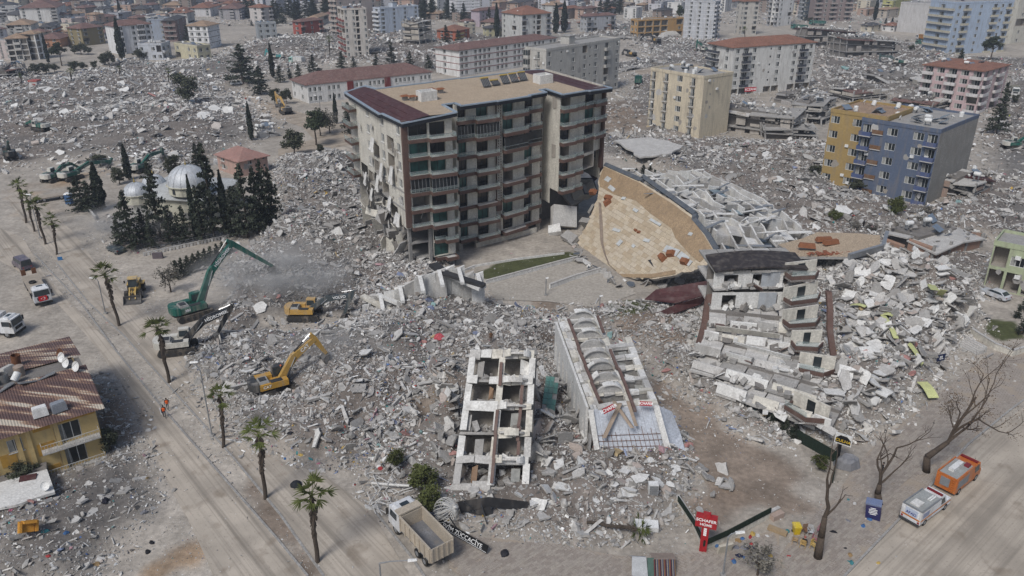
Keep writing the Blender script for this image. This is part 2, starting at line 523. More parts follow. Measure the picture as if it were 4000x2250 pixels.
# ---------------------------------------------------------------- roads: dusty asphalt with wheel tracks
def road_mat(name,col,ang,tracks=.35):
 m=bpy.data.materials.new(name);m.use_nodes=True
 t=m.node_tree;N,L=t.nodes.new,t.links.new
 b=t.nodes['Principled BSDF'];b.inputs['Roughness'].default_value=.9;b.inputs['Specular IOR Level'].default_value=.2
 g=N('ShaderNodeNewGeometry')
 mp=N('ShaderNodeMapping');mp.inputs['Rotation'].default_value=(0,0,-ang);mp.vector_type='TEXTURE' if False else 'POINT'
 L(g.outputs['Position'],mp.inputs['Vector'])
 st=N('ShaderNodeMapping');st.inputs['Scale'].default_value=(.03,.8,1)
 L(mp.outputs[0],st.inputs['Vector'])
 n1=N('ShaderNodeTexNoise');n1.inputs['Scale'].default_value=1.0;n1.inputs['Detail'].default_value=5
 L(st.outputs[0],n1.inputs['Vector'])
 n2=N('ShaderNodeTexNoise');n2.inputs['Scale'].default_value=.22;n2.inputs['Detail'].default_value=5
 L(g.outputs['Position'],n2.inputs['Vector'])
 n3=N('ShaderNodeTexNoise');n3.inputs['Scale'].default_value=3.5;n3.inputs['Detail'].default_value=4
 L(g.outputs['Position'],n3.inputs['Vector'])
 cur=None
 dark=tuple(x*.48 for x in col);lite=tuple(min(1,x*1.22) for x in col)
 def mix(f,a,bb):
  q=N('ShaderNodeMix');q.data_type='RGBA'
  for i,x in ((0,f),(6,a),(7,bb)):
   if isinstance(x,tuple): q.inputs[i].default_value=(*x,1)
   elif isinstance(x,float): q.inputs[i].default_value=x
   else: L(x,q.inputs[i])
  return q.outputs[2]
 def rr(x,lo,hi,a=0.,bb=1.):
  q=N('ShaderNodeMapRange');q.inputs[1].default_value=lo;q.inputs[2].default_value=hi;q.inputs[3].default_value=a;q.inputs[4].default_value=bb
  L(x,q.inputs[0]);return q.outputs[0]
 cur=mix(rr(n2.outputs['Fac'],.35,.65),tuple(x*.9 for x in col),lite)
 cur=mix(rr(n1.outputs['Fac'],.52,.68,0.,tracks*1.9),cur,dark)
 cur=mix(rr(n1.outputs['Fac'],.44,.3,0.,.45),cur,lite)
 s5=N('ShaderNodeMapping');s5.inputs['Scale'].default_value=(.025,3.2,1);L(mp.outputs[0],s5.inputs['Vector'])
 n5=N('ShaderNodeTexNoise');n5.inputs['Scale'].default_value=1.0;n5.inputs['Detail'].default_value=3;L(s5.outputs[0],n5.inputs['Vector'])
 cur=mix(rr(n5.outputs['Fac'],.5,.64,0.,tracks),cur,dark)
 cur=mix(rr(n3.outputs['Fac'],.6,.72,0.,.55),cur,tuple(x*.55 for x in col))
 n4=N('ShaderNodeTexNoise');n4.inputs['Scale'].default_value=.35;n4.inputs['Detail'].default_value=7
 L(mp.outputs[0],n4.inputs['Vector'])
 cur=mix(rr(n4.outputs['Fac'],.57,.7,0.,.6),cur,(col[0]*.5,col[1]*.45,col[2]*.4))
 vo=N('ShaderNodeTexVoronoi');vo.feature='DISTANCE_TO_EDGE';vo.inputs['Scale'].default_value=.07
 wob=N('ShaderNodeVectorMath');wob.operation='ADD'
 sc=N('ShaderNodeVectorMath');sc.operation='SCALE';sc.inputs[3].default_value=3.0
 nn=N('ShaderNodeTexNoise');nn.inputs['Scale'].default_value=.5;nn.inputs['Detail'].default_value=4
 L(g.outputs['Position'],nn.inputs['Vector']);L(nn.outputs['Color'],sc.inputs[0]);L(sc.outputs[0],wob.inputs[0]);L(g.outputs['Position'],wob.inputs[1])
 L(wob.outputs[0],vo.inputs['Vector'])
 cur=mix(rr(vo.outputs['Distance'],.004,.012,.22,0.),cur,tuple(x*.6 for x in col))
 L(cur,b.inputs['Base Color'])
 return m
def sheet(name,px,z,mat,label,sub=3):
 p=[P(x,y) for x,y in px]
 mb=MB()
 mb.face([V((q.x,q.y,z)) for q in p])
 o=mb.build(name,mat)
 return struct(o,label)
A_BLVD=math.atan2(P(800,1430).y-P(60,560).y,P(800,1430).x-P(60,560).x)
A_AVE=math.atan2(P(2576,1080).y-P(2200,1449).y,P(2576,1080).x-P(2200,1449).x)
M_ROAD=road_mat('dusty_asphalt',(.37,.325,.27),A_BLVD)
M_ROAD2=road_mat('muddy_asphalt',(.36,.315,.26),A_AVE,.28)
M_TRACK=road_mat('dirt_track',(.34,.285,.225),A_AVE,.4)
sheet('road',[(-120,590),(-30,560),(60,600),(110,690),(215,800),(290,880),(420,1040),(560,1200),(690,1349),(770,1449),(790,1500),(560,1500),(480,1320),(390,1150),(330,1010),(250,880),(150,770),(60,690)],.05,M_ROAD,'dust-covered carriageway of the boulevard left of the palm median')
sheet('road',[(60,470),(100,510),(180,580),(240,660),(330,760),(440,850),(470,910),(520,1010),(600,1110),(720,1160),(820,1200),(930,1280),(1030,1449),(1060,1500),(850,1500),(810,1449),(700,1290),(580,1145),(440,990),(310,845),(220,760),(140,660),(60,560),(20,500)],.055,M_ROAD,'dust-covered carriageway of the boulevard right of the palm median')
sheet('road',[(2640,980),(2640,1600),(2000,1600),(2130,1449),(2290,1285),(2440,1120)],.05,M_ROAD2,'wide muddy road along the lower right corner')
sheet('dirt_track',[(1650,975),(1720,1000),(1850,1090),(1990,1190),(2060,1290),(2010,1300),(1900,1240),(1800,1170),(1720,1090)],.3,M_TRACK,'brown earth track bulldozed beside the collapsed white block') if False else None
sheet('street',[(545,235),(600,228),(700,268),(890,320),(895,362),(790,380),(700,392),(700,375),(790,350),(760,320),(640,280)],.06,M_TRACK,'pale dirt street running behind the tower block')
sheet('street',[(700,395),(790,380),(900,362),(900,385),(800,400),(700,418)],.065,M_ROAD,'short dusty street end left of the tower block')
sheet('street',[(1600,178),(1720,160),(1790,158),(1720,185),(1600,190)],.06,M_TRACK,'pale track through rubble behind the beige building')
sheet('street',[(2470,330),(2600,180),(2640,190),(2640,320),(2560,420),(2500,420)],.06,M_TRACK,'dirt street past the cypresses at the right edge')
# ---------------------------------------------------------------- facade kit
WINC={}
def win_mesh(w,h,kind):
 k=(round(w,2),round(h,2),kind)
 if k in WINC:
  return WINC[k]
 mb=MB()
 f=.07
 if kind in 'wdWs':
  mb.box((w/2,-.03,f/2),(w,.08,f));mb.box((w/2,-.03,h-f/2),(w,.08,f))
  mb.box((f/2,-.03,h/2),(f,.08,h-2*f));mb.box((w-f/2,-.03,h/2),(f,.08,h-2*f))
  n=3 if w>1.9 else 2
  if w>.9:
   for i in range(1,n):
    mb.box((w*i/n,-.03,h/2),(f,.08,h-2*f))
  mb.face([(f,0,f),(w-f,0,f),(w-f,0,h-f),(f,0,h-f)],1)
  if kind=='w':
   mb.box((w/2,-.12,-.05),(w+.2,.3,.08),0)
  mats=[FRAME,GLASS]
  if w>.9:
   mb.face([(f,-.005,f),(w*.42,-.005,f),(w*.36,-.005,h-f),(f,-.005,h-f)],2)
   mats.append(CURT)
 elif kind in 'tg':
  for x in (0,w*.5,w-.06):
   mb.box((x+.03,-.03,h/2),(.06,.07,h))
  mb.box((w/2,-.03,h-.03),(w,.08,.06))
  mb.face([(0,0,0),(w,0,0),(w,0,h),(0,0,h)],1)
  mats=[STEEL,TEAL if kind=='t' else DARKGLASS]
 WINC[k]=mb.mesh('window',mats)
 return WINC[k]
BALC={}
def balc_mesh(w,dep,style,mat):
 k=(round(w,2),round(dep,2),style,mat.name)
 if k in BALC:
  return BALC[k]
 mb=MB()
 mb.box((w/2,-dep/2,-.1),(w,dep,.2),1)
 if style=='solid':
  mb.box((w/2,-dep+.06,.45),(w,.12,.9));mb.box((.06,-dep/2,.45),(.12,dep-.24,.9));mb.box((w-.06,-dep/2,.45),(.12,dep-.24,.9))
 elif style=='rail':
  for x in (0.03,w-.03):
   mb.box((x,-dep/2,.95),(.05,dep,.05))
  mb.box((w/2,-dep+.03,.95),(w,.05,.05))
  n=max(3,int(w/.3))
  for i in range(n+1):
   mb.box((.03+(w-.06)*i/n,-dep+.03,.48),(.035,.035,.9))
 elif style=='glazed':
  mb.box((w/2,-dep+.05,.4),(w,.1,.8));mb.box((.05,-dep/2,.4),(.1,dep,.8));mb.box((w-.05,-dep/2,.4),(.1,dep,.8))
  n=max(2,int(w/.8))
  for i in range(n+1):
   mb.box((.04+(w-.08)*i/n,-dep+.05,1.7),(.07,.08,1.8))
  mb.face([(0,-dep+.08,.8),(w,-dep+.08,.8),(w,-dep+.08,2.6),(0,-dep+.08,2.6)],2)
  mb.face([(0,0,.8),(0,-dep+.08,.8),(0,-dep+.08,2.6),(0,0,2.6)],2)
  mb.face([(w,-dep+.08,.8),(w,0,.8),(w,0,2.6),(w,-dep+.08,2.6)],2)
  mb.box((w/2,-dep/2,2.66),(w,dep,.12))
 BALC[k]=mb.mesh('balcony',[mat,CONCL,GLASS])
 return BALC[k]
def facade(root,mw,O,U,L,z0,fh,pats,rng,mat=0,widths=None,bmat=None,bstyle='solid',brk=0.0,bdep=1.1,parts=True,mint=1):
 """wall cells with real openings; pats is a list of bay strings, one for each floor from the bottom"""
 U=V(U).normalized()
 Nn=U.cross(Z3)
 Yv=-Nn
 for k,pat in enumerate(pats):
  n=len(pat)
  ws=widths if widths and len(widths)==n else [1.0]*n
  tot=sum(ws)
  u=0.0
  zb=z0+k*fh
  for ch,w_ in zip(pat,ws):
   bw=L*w_/tot
   if rng.random()<brk and ch in 'wWdb':
    ch='n'
   a,b,c,d,dep=None,None,None,None,.14
   if ch=='w': w=min(1.7,bw*.62);a,c,d=w,.8,2.35
   elif ch=='W': w=min(2.5,bw*.8);a,c,d=w,.75,2.4
   elif ch=='d': w=min(1.5,bw*.55);a,c,d=w,.2,2.4
   elif ch=='s': w=min(.8,bw*.4);a,c,d=w,1.3,2.1
   elif ch in 'tg': w=min(3.4,bw*.9);a,c,d,dep=w,.1,2.65,.4
   elif ch in 'bB': w=min(2.6,bw*.72);a,c,d,dep=w,.12,2.45,.35
   elif ch=='n': w=bw*.84;a,c,d,dep=w,.15,fh-.45,2.4
   elif ch=='S': w=bw*.86;a,c,d,dep=w,.1,fh-.6,1.6
   elif ch=='X':
    u += bw
    continue
   def q(x,z,y=0.0):
    p=O+U*(u+x)+Yv*y
    return V((p.x,p.y,zb+z))
   if a is None:
    mw.face([q(0,0),q(bw,0),q(bw,fh),q(0,fh)],mat)
   else:
    x0,x1=(bw-a)/2,(bw+a)/2
    mw.face([q(0,0),q(x0,0),q(x0,fh),q(0,fh)],mat)
    mw.face([q(x1,0),q(bw,0),q(bw,fh),q(x1,fh)],mat)
    mw.face([q(x0,0),q(x1,0),q(x1,c),q(x0,c)],mat)
    mw.face([q(x0,d),q(x1,d),q(x1,fh),q(x0,fh)],mat)
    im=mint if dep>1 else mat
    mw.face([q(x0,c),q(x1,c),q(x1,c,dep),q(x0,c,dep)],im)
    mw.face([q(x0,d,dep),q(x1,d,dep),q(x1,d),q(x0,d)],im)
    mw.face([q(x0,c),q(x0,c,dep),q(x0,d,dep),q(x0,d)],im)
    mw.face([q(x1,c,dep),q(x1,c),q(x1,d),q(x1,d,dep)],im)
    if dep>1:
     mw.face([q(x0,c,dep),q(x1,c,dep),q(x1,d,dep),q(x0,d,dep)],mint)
    else:
     kd={'b': 'd','B': 'd'}.get(ch,ch)
     link('window' if ch in 'wWsd' else 'balcony_door',win_mesh(a,d-c,kd),root,M=basis(q(x0,c,dep),U,Yv,Z3))
    if ch in 'bB':
     link('balcony',balc_mesh(bw*.94,bdep,bstyle if ch=='b' else 'glazed',bmat),root,M=basis(q(bw*.03,.02),U,Yv,Z3))
    if ch=='d':
     link('balcony',balc_mesh(a+.5,.45,'rail',STEEL),root,M=basis(q(x0-.25,.15),U,Yv,Z3))
   u += bw
def tank_meshes():
 mb=MB()
 for x in (-.5,.5):
  for z in (.4,):
   mb.box((x,0,z),(.06,.8,.8))
 M=Matrix.Rotation(pi/2,3,'Y')
 mb.lathe([(.001,-.75),(.42,-.7),(.46,-.5),(.46,.5),(.42,.7),(.001,.75)],12,(0,0,1.15),1,M)
 t1=mb.mesh('water_tank',[GREYM,WHITE],smooth=False)
 mb=MB()
 mb.hexa([V(p) for p in ((-1.1,-.9,.15),(1.1,-.9,.15),(1.1,.7,1.0),(-1.1,.7,1.0),(-1.1,-.95,.23),(1.1,-.95,.23),(1.1,.65,1.08),(-1.1,.65,1.08))],0)
 for x in (-1,1):
  mb.tube((x,.65,0),(x,.65,1.05),.03,4,m=1)
 t2=mb.mesh('solar_panel',[pm('solar_glass',(.16,.2,.25),.2,.2,1,dirt=.4),GREYM])
 mb=MB()
 mb.lathe([(.001,0),(.5,.02),(.52,.1),(.52,1.1),(.46,1.2),(.12,1.25),(.12,1.32),(.001,1.32)],12)
 t3=mb.mesh('water_tank',[WHITE])
 mb=MB()
 mb.lathe([(.001,0),(.28,.04),(.42,.12),(.5,.22)],14,(0,0,0),0,Matrix.Rotation(math.radians(55),3,'X'))
 mb.tube((0,0,-.6),(0,0,0),.03,5)
 t4=mb.mesh('satellite_dish',[WHITE])
 return t1,t2,t3,t4
TK1,SOLP,TK2,DISH=tank_meshes()
def roof_kit(root,O,U,W,L,D,z,rng,n):
 for i in range(n):
  me=rng.choice((TK1,TK1,SOLP,SOLP,TK2,DISH))
  p=O+U*(L*rng.uniform(.1,.9))+W*(D*rng.uniform(.1,.9))
  nm=me.name.split('.')[0]
  a=math.atan2(U.y,U.x)+rng.choice((0,pi/2,pi))+rng.uniform(-.5,.5)
  link(nm,me,root,M=Matrix.Translation((p.x,p.y,z+(.6 if me is DISH else 0))) @ Matrix.Rotation(a,4,'Z') @ Matrix.Rotation(rng.choice((0,0,0,.3)),4,'X'))
def hip(mb,c4,z,h,over=.6,m=0,ridge=None):
 """hip roof over the four corners N B C A (ccw), with a fascia"""
 cen=sum(c4,V((0,0,0)))/4
 o=[p+(p-cen).normalized()*over*1.3 for p in c4]
 lo=[V((p.x,p.y,z-.18)) for p in o]
 up=[V((p.x,p.y,z)) for p in o]
 a,b=(o[1]-o[0]).length,(o[3]-o[0]).length
 if a >= b:
  d=(o[1]-o[0]).normalized()*min(b/2,a/2-.01)
  r0=(o[0]+o[3])/2+d;r1=(o[1]+o[2])/2-d
  r0=V((r0.x,r0.y,z+h));r1=V((r1.x,r1.y,z+h))
  mb.face([up[0],up[1],r1,r0],m);mb.face([up[1],up[2],r1],m);mb.face([up[2],up[3],r0,r1],m);mb.face([up[3],up[0],r0],m)
 else:
  d=(o[3]-o[0]).normalized()*min(a/2,b/2-.01)
  r0=(o[0]+o[1])/2+d;r1=(o[3]+o[2])/2-d
  r0=V((r0.x,r0.y,z+h));r1=V((r1.x,r1.y,z+h))
  mb.face([up[0],up[1],r0],m);mb.face([up[1],up[2],r1,r0],m);mb.face([up[2],up[3],r1],m);mb.face([up[3],up[0],r0,r1],m)
 for i in range(4):
  j=(i+1) % 4
  mb.face([lo[i],lo[j],up[j],up[i]],m)
 mb.face([lo[3],lo[2],lo[1],lo[0]],m)
def corners(N,A,B,h=None,yb=None,depth=None,xb=None):
 if h is None:
  Y0=P(N[0],yb).y
  q=PV(N[0],N[1],Y0)
  h=q.z
 n,a,b=P(N[0],N[1],h),P(A[0],A[1],h),P(B[0],B[1],h)
 for p in (n,a,b): p.z=0
 u,w=b-n,a-n
 if u.length >= w.length:
  pw=V((-u.y,u.x,0)).normalized()
  w=pw*(depth or max(7.0,abs(w.dot(pw))))
 else:
  pu=V((w.y,-w.x,0)).normalized()
  u=pu*(depth or max(7.0,abs(u.dot(pu))))
 return n,u,w,h
def rubf(o,rng,n,x,y,z): pass
def bld(name,label,N,A,B,fl,col,front='w.w.w',left='w.w',h=None,yb=None,roof='hip',rc=None,rh=None,depth=None,bcol=None,bstyle='solid',brk=.04,kit=0,ground=None,band=None,group=None,top=None,tilt=None,right=None,cat='building',dirt=.45,seed=0):
 rng=random.Random(hash((label,3)) if False else sum(ord(ch)*(i+1) for i,ch in enumerate(label)))
 n,u,w,h=corners(N,A,B,h,yb,depth)
 root=thing(name,label,cat,n,group)
 U,W=u.normalized(),w.normalized()
 L,D=u.length,w.length
 fh=h/fl
 wm=wallm(col,dirt)
 bm=wallm(bcol,dirt) if bcol else wm
 mw=MB()
 def pl(p,gr):
  r=[gr if gr else p]+[p]*(fl-1)
  if top: r[-1]=top if len(top)==len(p) else p
  return r
 facade(root,mw,n,U,L,0,fh,pl(front,ground),rng,bmat=bm,bstyle=bstyle,brk=brk)
 facade(root,mw,n+w,-W,D,0,fh,pl(left,None),rng,bmat=bm,bstyle=bstyle,brk=brk)
 facade(root,mw,n+u,W,D,0,fh,pl(right or '.w.w.'[: max(1,int(D/4))],None),rng,bmat=bm,bstyle=bstyle,brk=brk)
 p,q=n+u+w,n+w
 mw.face([V((p.x,p.y,0)),V((q.x,q.y,0)),V((q.x,q.y,h)),V((p.x,p.y,h))])
 c4=[n,n+u,n+u+w,n+w]
 mw.face([V((q.x,q.y,h)) for q in c4],0)
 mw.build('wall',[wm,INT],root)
 if band:
  bb=MB()
  for k in range(1,fl):
   z=k*fh
   bb.obox(n-U*.06-W*.06,U,W,(0,L+.12),(0,.06),z-.12,z+.12)
   bb.obox(n-U*.06,U,W,(0,.06),(0,D+.06),z-.12,z+.12)
  bb.build('string_course',wallm(band),root)
 if n.y<340 and cat != 'school':
  for _ in range(int(h*.9)):
   sd_,O_,D_,L_=rng.choice(((U,n,-W,L),(-W,n+w,-U,D)))
   c=O_+sd_*rng.uniform(.8,L_-.8)+D_*.015+Z3*rng.uniform(.8,h-1)
   if rng.random()<.6:
    r_=rng.uniform(.4,1.3)
    pp=[c+sd_*(math.cos(t)*r_*rng.uniform(.5,1.1))+Z3*(math.sin(t)*r_*rng.uniform(.5,1.2)) for t in [i*.7 for i in range(9)]]
    m_=MB();m_.plate(pp,D_,.012);m_.build('plaster_patch',rng.choice((CONC,CONCL,INT)),root)
   else:
    m_=MB();m_.obox(c-Z3*c.z,sd_,D_,(-.4,.4),(0,.35),c.z,c.z+.6);m_.build('air_conditioner',WHITE,root)
 rb=MB()
 if roof=='hip':
  hip(rb,c4,h+.18,rh or min(L,D)*.2,.7)
  ro=rb.build('roof',rc or TILE,root)
  rz=h+.2
  if kit: roof_kit(root,n,U,W,L,D,h+.5,rng,kit)
 else:
  for (o_,a,b) in ((n,(-.1,L+.1),(-.1,.15)),(n,(-.1,L+.1),(D-.15,D+.1)),(n,(-.1,.15),(.16,D-.16)),(n,(L-.15,L+.1),(.16,D-.16))):
   rb.obox(o_,U,W,a,b,h-.3,h+.55,1)
  rb.obox(n,U,W,(.16,L-.16),(.16,D-.16),h+.02,h+.08,0)
  if roof=='stair':
   rb.obox(n,U,W,(L*.4,L*.4+3.2),(D*.4,D*.4+4),h+.09,h+2.8,1)
   rb.obox(n,U,W,(L*.4-.3,L*.4+3.5),(D*.4-.3,D*.4+4.3),h+2.81,h+3.05,0)
  ro=rb.build('roof',[rc or CONC,wm],root)
  if kit: roof_kit(root,n,U,W,L,D,h+.1,rng,kit)
 return root,n,U,W,L,D,h
def chunk(mb,c,s,rng,m=0,flat=1.0,tilt=.6):
 """one broken lump: an irregular eight-cornered block"""
 M=Matrix.Rotation(rng.uniform(0,6.3),3,'Z') @ Matrix.Rotation(rng.gauss(0,tilt),3,'X') @ Matrix.Rotation(rng.gauss(0,tilt),3,'Y')
 sx,sy,sz=s*rng.uniform(.5,1.2),s*rng.uniform(.4,1),s*rng.uniform(.3,.7)*flat
 pts=[V((a*sx*rng.uniform(.55,1),b*sy*rng.uniform(.55,1),e*sz*rng.uniform(.7,1))) for e in (-1,1) for a,b in ((-1,-1),(1,-1),(1,1),(-1,1))]
 mb.hexa([M @ p+V(c) for p in pts],m)
def ruin(name,label,N,A,B,fl,col,h=None,yb=None,depth=None,tilt=(0,0),roof=None,keep=.45,seed=1,lean=.5,group=None,cat='ruin'):
 """a wrecked frame: sagging floor slabs, columns, torn wall panels, debris on every floor"""
 rng=random.Random(seed)
 n,u,w,h=corners(N,A,B,h,yb,depth)
 root=thing(name,label,cat,n,group)
 U,W=u.normalized(),w.normalized();L,D=u.length,w.length
 fh=h/fl
 wm=wallm(col,.6)
 dx,dy=[],[]
 sh=V((0,0,0))
 def q(a,b,z,k):
  p=n+U*a+W*b+sh*k
  return V((p.x,p.y,z+tilt[0]*(a-L/2)*k/fl+tilt[1]*(b-D/2)*k/fl))
 sh=U*rng.uniform(-lean,lean)+W*rng.uniform(-lean,lean)
 nx=max(2,int(L/4));ny=max(2,int(D/4.5))
 for k in range(1,fl+1):
  z=k*fh
  sag=[rng.uniform(-.8,.1) for _ in range(4)]
  a0,a1,b0,b1=rng.uniform(-.5,1.2),L-rng.uniform(-.5,1.2),rng.uniform(-.8,.8),D
  if k==fl: a0,a1,b0=-.4,L+.4,-.5
  c=[q(a0,b0,z+sag[0],k),q(a1,b0,z+sag[1],k),q(a1,b1,z+sag[2],k),q(a0,b1,z+sag[3],k)]
  if k<fl:
   mb=MB();mb.hexa([p-V((0,0,.3)) for p in c]+c);mb.build('floor_slab',CONC,root)
  else:
   gx,gy=max(2,int(L/5)),2
   P_=[[c[0].lerp(c[1],i/gx).lerp(c[3].lerp(c[2],i/gx),j/gy)+V((rng.uniform(-.5,.5),rng.uniform(-.5,.5),rng.uniform(-1.1,.35))) for i in range(gx+1)] for j in range(gy+1)]
   for j in range(gy):
    for i in range(gx):
     if rng.random()<.1: continue
     w4=[P_[j][i],P_[j][i+1],P_[j+1][i+1],P_[j+1][i]]
     t_=V((0,0,rng.uniform(-.35,.2)))
     mb=MB();mb.hexa([p+t_-V((0,0,.3)) for p in w4]+[p+t_ for p in w4]);mb.build('roof_slab',rng.choice((roof or CONC,roof or CONC,CONCL)),root)
   rd=MB()
   for _ in range(int(L*D*.25)): chunk(rd,q(rng.uniform(0,L),rng.uniform(0,D),z+.1,k),rng.uniform(.15,.6),rng,rng.choice((0,1,2)))
   rd.build('debris',[CONC,PLAST,CONCD],root)['kind']='stuff'
   roof_kit(root,q(0,0,0,k)*1,U,W,L,D,z,rng,5)
  cb=MB()
  for i in range(nx+1):
   for j in (0,1):
    if rng.random()<.8:
     a,b=L*i/nx,j*D
     cb.hexa([q(a+e,b+f,z-fh,k-1) for e,f in ((-.2,-.2),(.2,-.2),(.2,.2),(-.2,.2))]+[q(a+e,b+f,z-.3,k) for e,f in ((-.2,-.2),(.2,-.2),(.2,.2),(-.2,.2))])
  if cb.v: cb.build('column',CONC,root)
  for side in range(3):
   m_=nx if side==0 else ny
   for i in range(m_):
    if rng.random()>keep: continue
    lo,hi=rng.uniform(.0,.1),fh*rng.choice((.35,.9,.9,.6))
    f0,f1=i/m_+.03,(i+1)/m_-.03
    def ww(f,o_):
     return (f*L,o_) if side==0 else ((-o_ if False else 0+o_,f*D) if side==1 else (L-o_,f*D))
    p=[ww(f0,-.1),ww(f1,-.1),ww(f1,.12),ww(f0,.12)]
    if side: p=[ww(f0,-.1),ww(f0,.12),ww(f1,.12),ww(f1,-.1)] if side==1 else p
    pb=MB()
    t0,t1=rng.uniform(.5,1),rng.uniform(.5,1)
    pb.hexa([q(x,y,z-fh+lo,k-1) for x,y in p]+[q(x,y,z-fh+hi*(t0 if r_ in (0,3) else t1),k-1) for r_,(x,y) in enumerate(p)])
    pb.build('wall_panel',wm,root)
  db=MB()
  for _ in range(int(L*D*.12)+4):
   a,b=rng.uniform(0,L),rng.uniform(-.4,min(D,5))
   chunk(db,q(a,b,z-fh+.3,k-1),rng.uniform(.25,.8),rng,rng.choice((0,0,1,2)))
  d=db.build('debris',[CONC,PLAST,CONCD],root);d['kind']='stuff'
 cw=MB()
 cw.hexa([q(1.5,4.5,0,0),q(L-1.5,4.5,0,0),q(L-1.5,D-.5,0,0),q(1.5,D-.5,0,0),q(1.5,4.5,h-.4,fl),q(L-1.5,4.5,h-.4,fl),q(L-1.5,D-.5,h-.4,fl),q(1.5,D-.5,h-.4,fl)])
 cw.build('inner_wall',CONCD,root)
 return root,n,U,W,L,D,h,q
# ---------------------------------------------------------------- the standing tower block
TKS=.9786
TO=V((-19.07,133.8,0))*TKS
TU=V((math.cos(.659),math.sin(.659),0))
TV=V((-TU.y,TU.x,0))
TVs=(TU*.16+TV*.987)
def TW(s,t,z=0.0):
 p=TO+(TU*s+TVs*t)*TKS
 return V((p.x,p.y,z))
def tower():
 rng=random.Random(4)
 root=thing('apartment_tower','cracked cream and brown nine storey apartment block with tan roof, still standing','building',TW(0,0))
 ZT,FH,Z0,FL=27.6,3.18,2.15,3.06
 lv=[Z0+FH*k for k in range(8)]
 ll=[Z0+FL*k for k in range(8)]
 mw=MB()
 Uf=TU
 def wall(s0,t0,s1,t1,z0,z1,m=0):
  mw.face([TW(s0,t0,z0),TW(s1,t1,z0),TW(s1,t1,z1),TW(s0,t0,z1)],m)
 def run(s0,t0,s1,t1,pats,widths=None,z0=None,kinds=None,fh=None):
  a,b=TW(s0,t0),TW(s1,t1)
  facade(root,mw,a,b-a,(b-a).length,Z0 if z0 is None else z0,fh or FH,pats,rng,widths=widths)
 T=lambda s: ''.join(rng.choice('ttgggn') if c=='o' else c for c in s)
 # left block front (bays 1, 2), lowest floors of bay 1 torn open
 LP=['Xo.','Xo.','no.','.oo.'.replace('..','.'),'.oo.','.oo.','.oo.','.oo.']
 lf=[]
 for k in range(8):
  if k<2: lf.append('X'+'X'+T('o')+'.')
  elif k==2: lf.append('.'+'n'+T('o')+'.')
  else: lf.append('.'+T('o')+T('o')+'.')
 run(0,-1.2,9.4,-2.6,lf,[1.0,3.9,3.3,1.2],fh=FL)
 run(9.4,-2.6,9.6,4.5,['..s.']*8)
 run(9.6,4.5,12.5,4.5,['.']*8)
 run(12.5,4.5,12.5,2.2,['.']*8)
 run(12.5,2.2,21.3,1.8,['.'+T('o')+'.'+T('o')+'.' for _ in range(8)],[.4,2.0,2.0,2.9,1.6])
 run(22.5,1.8,32.8,2.6,['.'+T('o')+'.'+T('o')+'.' for _ in range(8)],[.3,3.0,2.6,2.4,2.0])
 wall(21.3,1.8,22.5,1.8,Z0,ZT-.3,1)
 run(32.8,2.6,32.9,5.2,['.']*8)
 run(32.9,5.2,35.1,5.2,['n']*3+['s']*5)
 run(35.1,5.2,35.1,-1.2,['XX','.X','..','..','..','..','..','..'])
 run(35.1,-1.2,41.4,-1.0,['XX','XX']+[T('o')+'.' for _ in range(6)],[2.6,3])
 run(41.4,-1.0,47.9,.6,['XX','XX','XX','nX','n.']+[T('o')+'.' for _ in range(3)],[3.6,2])
 # right end, back
 run(47.9,.6,48.6,25,['XXXXX','XX...','.....','w.w.w','w.w.w','w.w.w','w.w.w','w.w.w'])
 wall(48.6,25,0.6,26,0,ZT-1.1)
 # left end: torn lower floors
 side=['XXXXXX','XXXXXX','XXXXn.','XnXn.w','.wnw.w','.wnwnw','.w.wnw','.w.w.w']
 a,b=TW(.6,24),TW(0,-1.2)
 facade(root,mw,a,b-a,(b-a).length,Z0,FL,[x[:] for x in side],rng)
 run(.6,29,.6,24,['X','X','X']+['.']*5,fh=FL)
 # ground floor of the centre: shop openings and podium
 for s0,s1 in ((12.6,13.4),(16.2,17),(20.4,21.4),(25,26),(31.8,32.8)):
  wall(s0,2.2,s1,2.2,0,Z0,1)
 wall(9.4,-2.6,9.6,4.5,0,Z0,1)
 wall(12.5,4.5,12.5,2.2,0,Z0);wall(9.6,4.5,12.5,4.5,0,Z0,1);wall(12.5,4.4,33,4.4,0,Z0+.2,1)
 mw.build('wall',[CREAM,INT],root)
 # brown corner pier and centre pier
 cb=MB()
 for s0,s1,t0,z0 in ((-.05,1.0,-1.45,8.5),(21.3,22.5,1.4,6.5)):
  cb=MB();cb.hexa([TW(s0,t0,z0),TW(s1,t0-.1,z0),TW(s1,t0+.6,z0),TW(s0,t0+.6,z0),TW(s0,t0,ZT-.6),TW(s1,t0-.1,ZT-.6),TW(s1,t0+.6,ZT-.6),TW(s0,t0+.6,ZT-.6)]);cb.build('brown_pier',BROWN,root)
 cb=MB();cb.hexa([TW(47.5,-.4,11),TW(48.1,-.3,11),TW(48.1,.8,11),TW(47.5,.8,11),TW(47.5,-.4,ZT-.6),TW(48.1,-.3,ZT-.6),TW(48.1,.8,ZT-.6),TW(47.5,.8,ZT-.6)])
 cb.build('brown_pier',BROWN,root)
 # inner core and floor slabs seen through the torn corner
 co=MB()
 co.hexa([TW(4.5,7,0),TW(47,7,0),TW(47,23.5,0),TW(4.5,23.5,0),TW(4.5,7,ZT-.4),TW(47,7,ZT-.4),TW(47,23.5,ZT-.4),TW(4.5,23.5,ZT-.4)])
 co.build('inner_wall',CONCD,root)
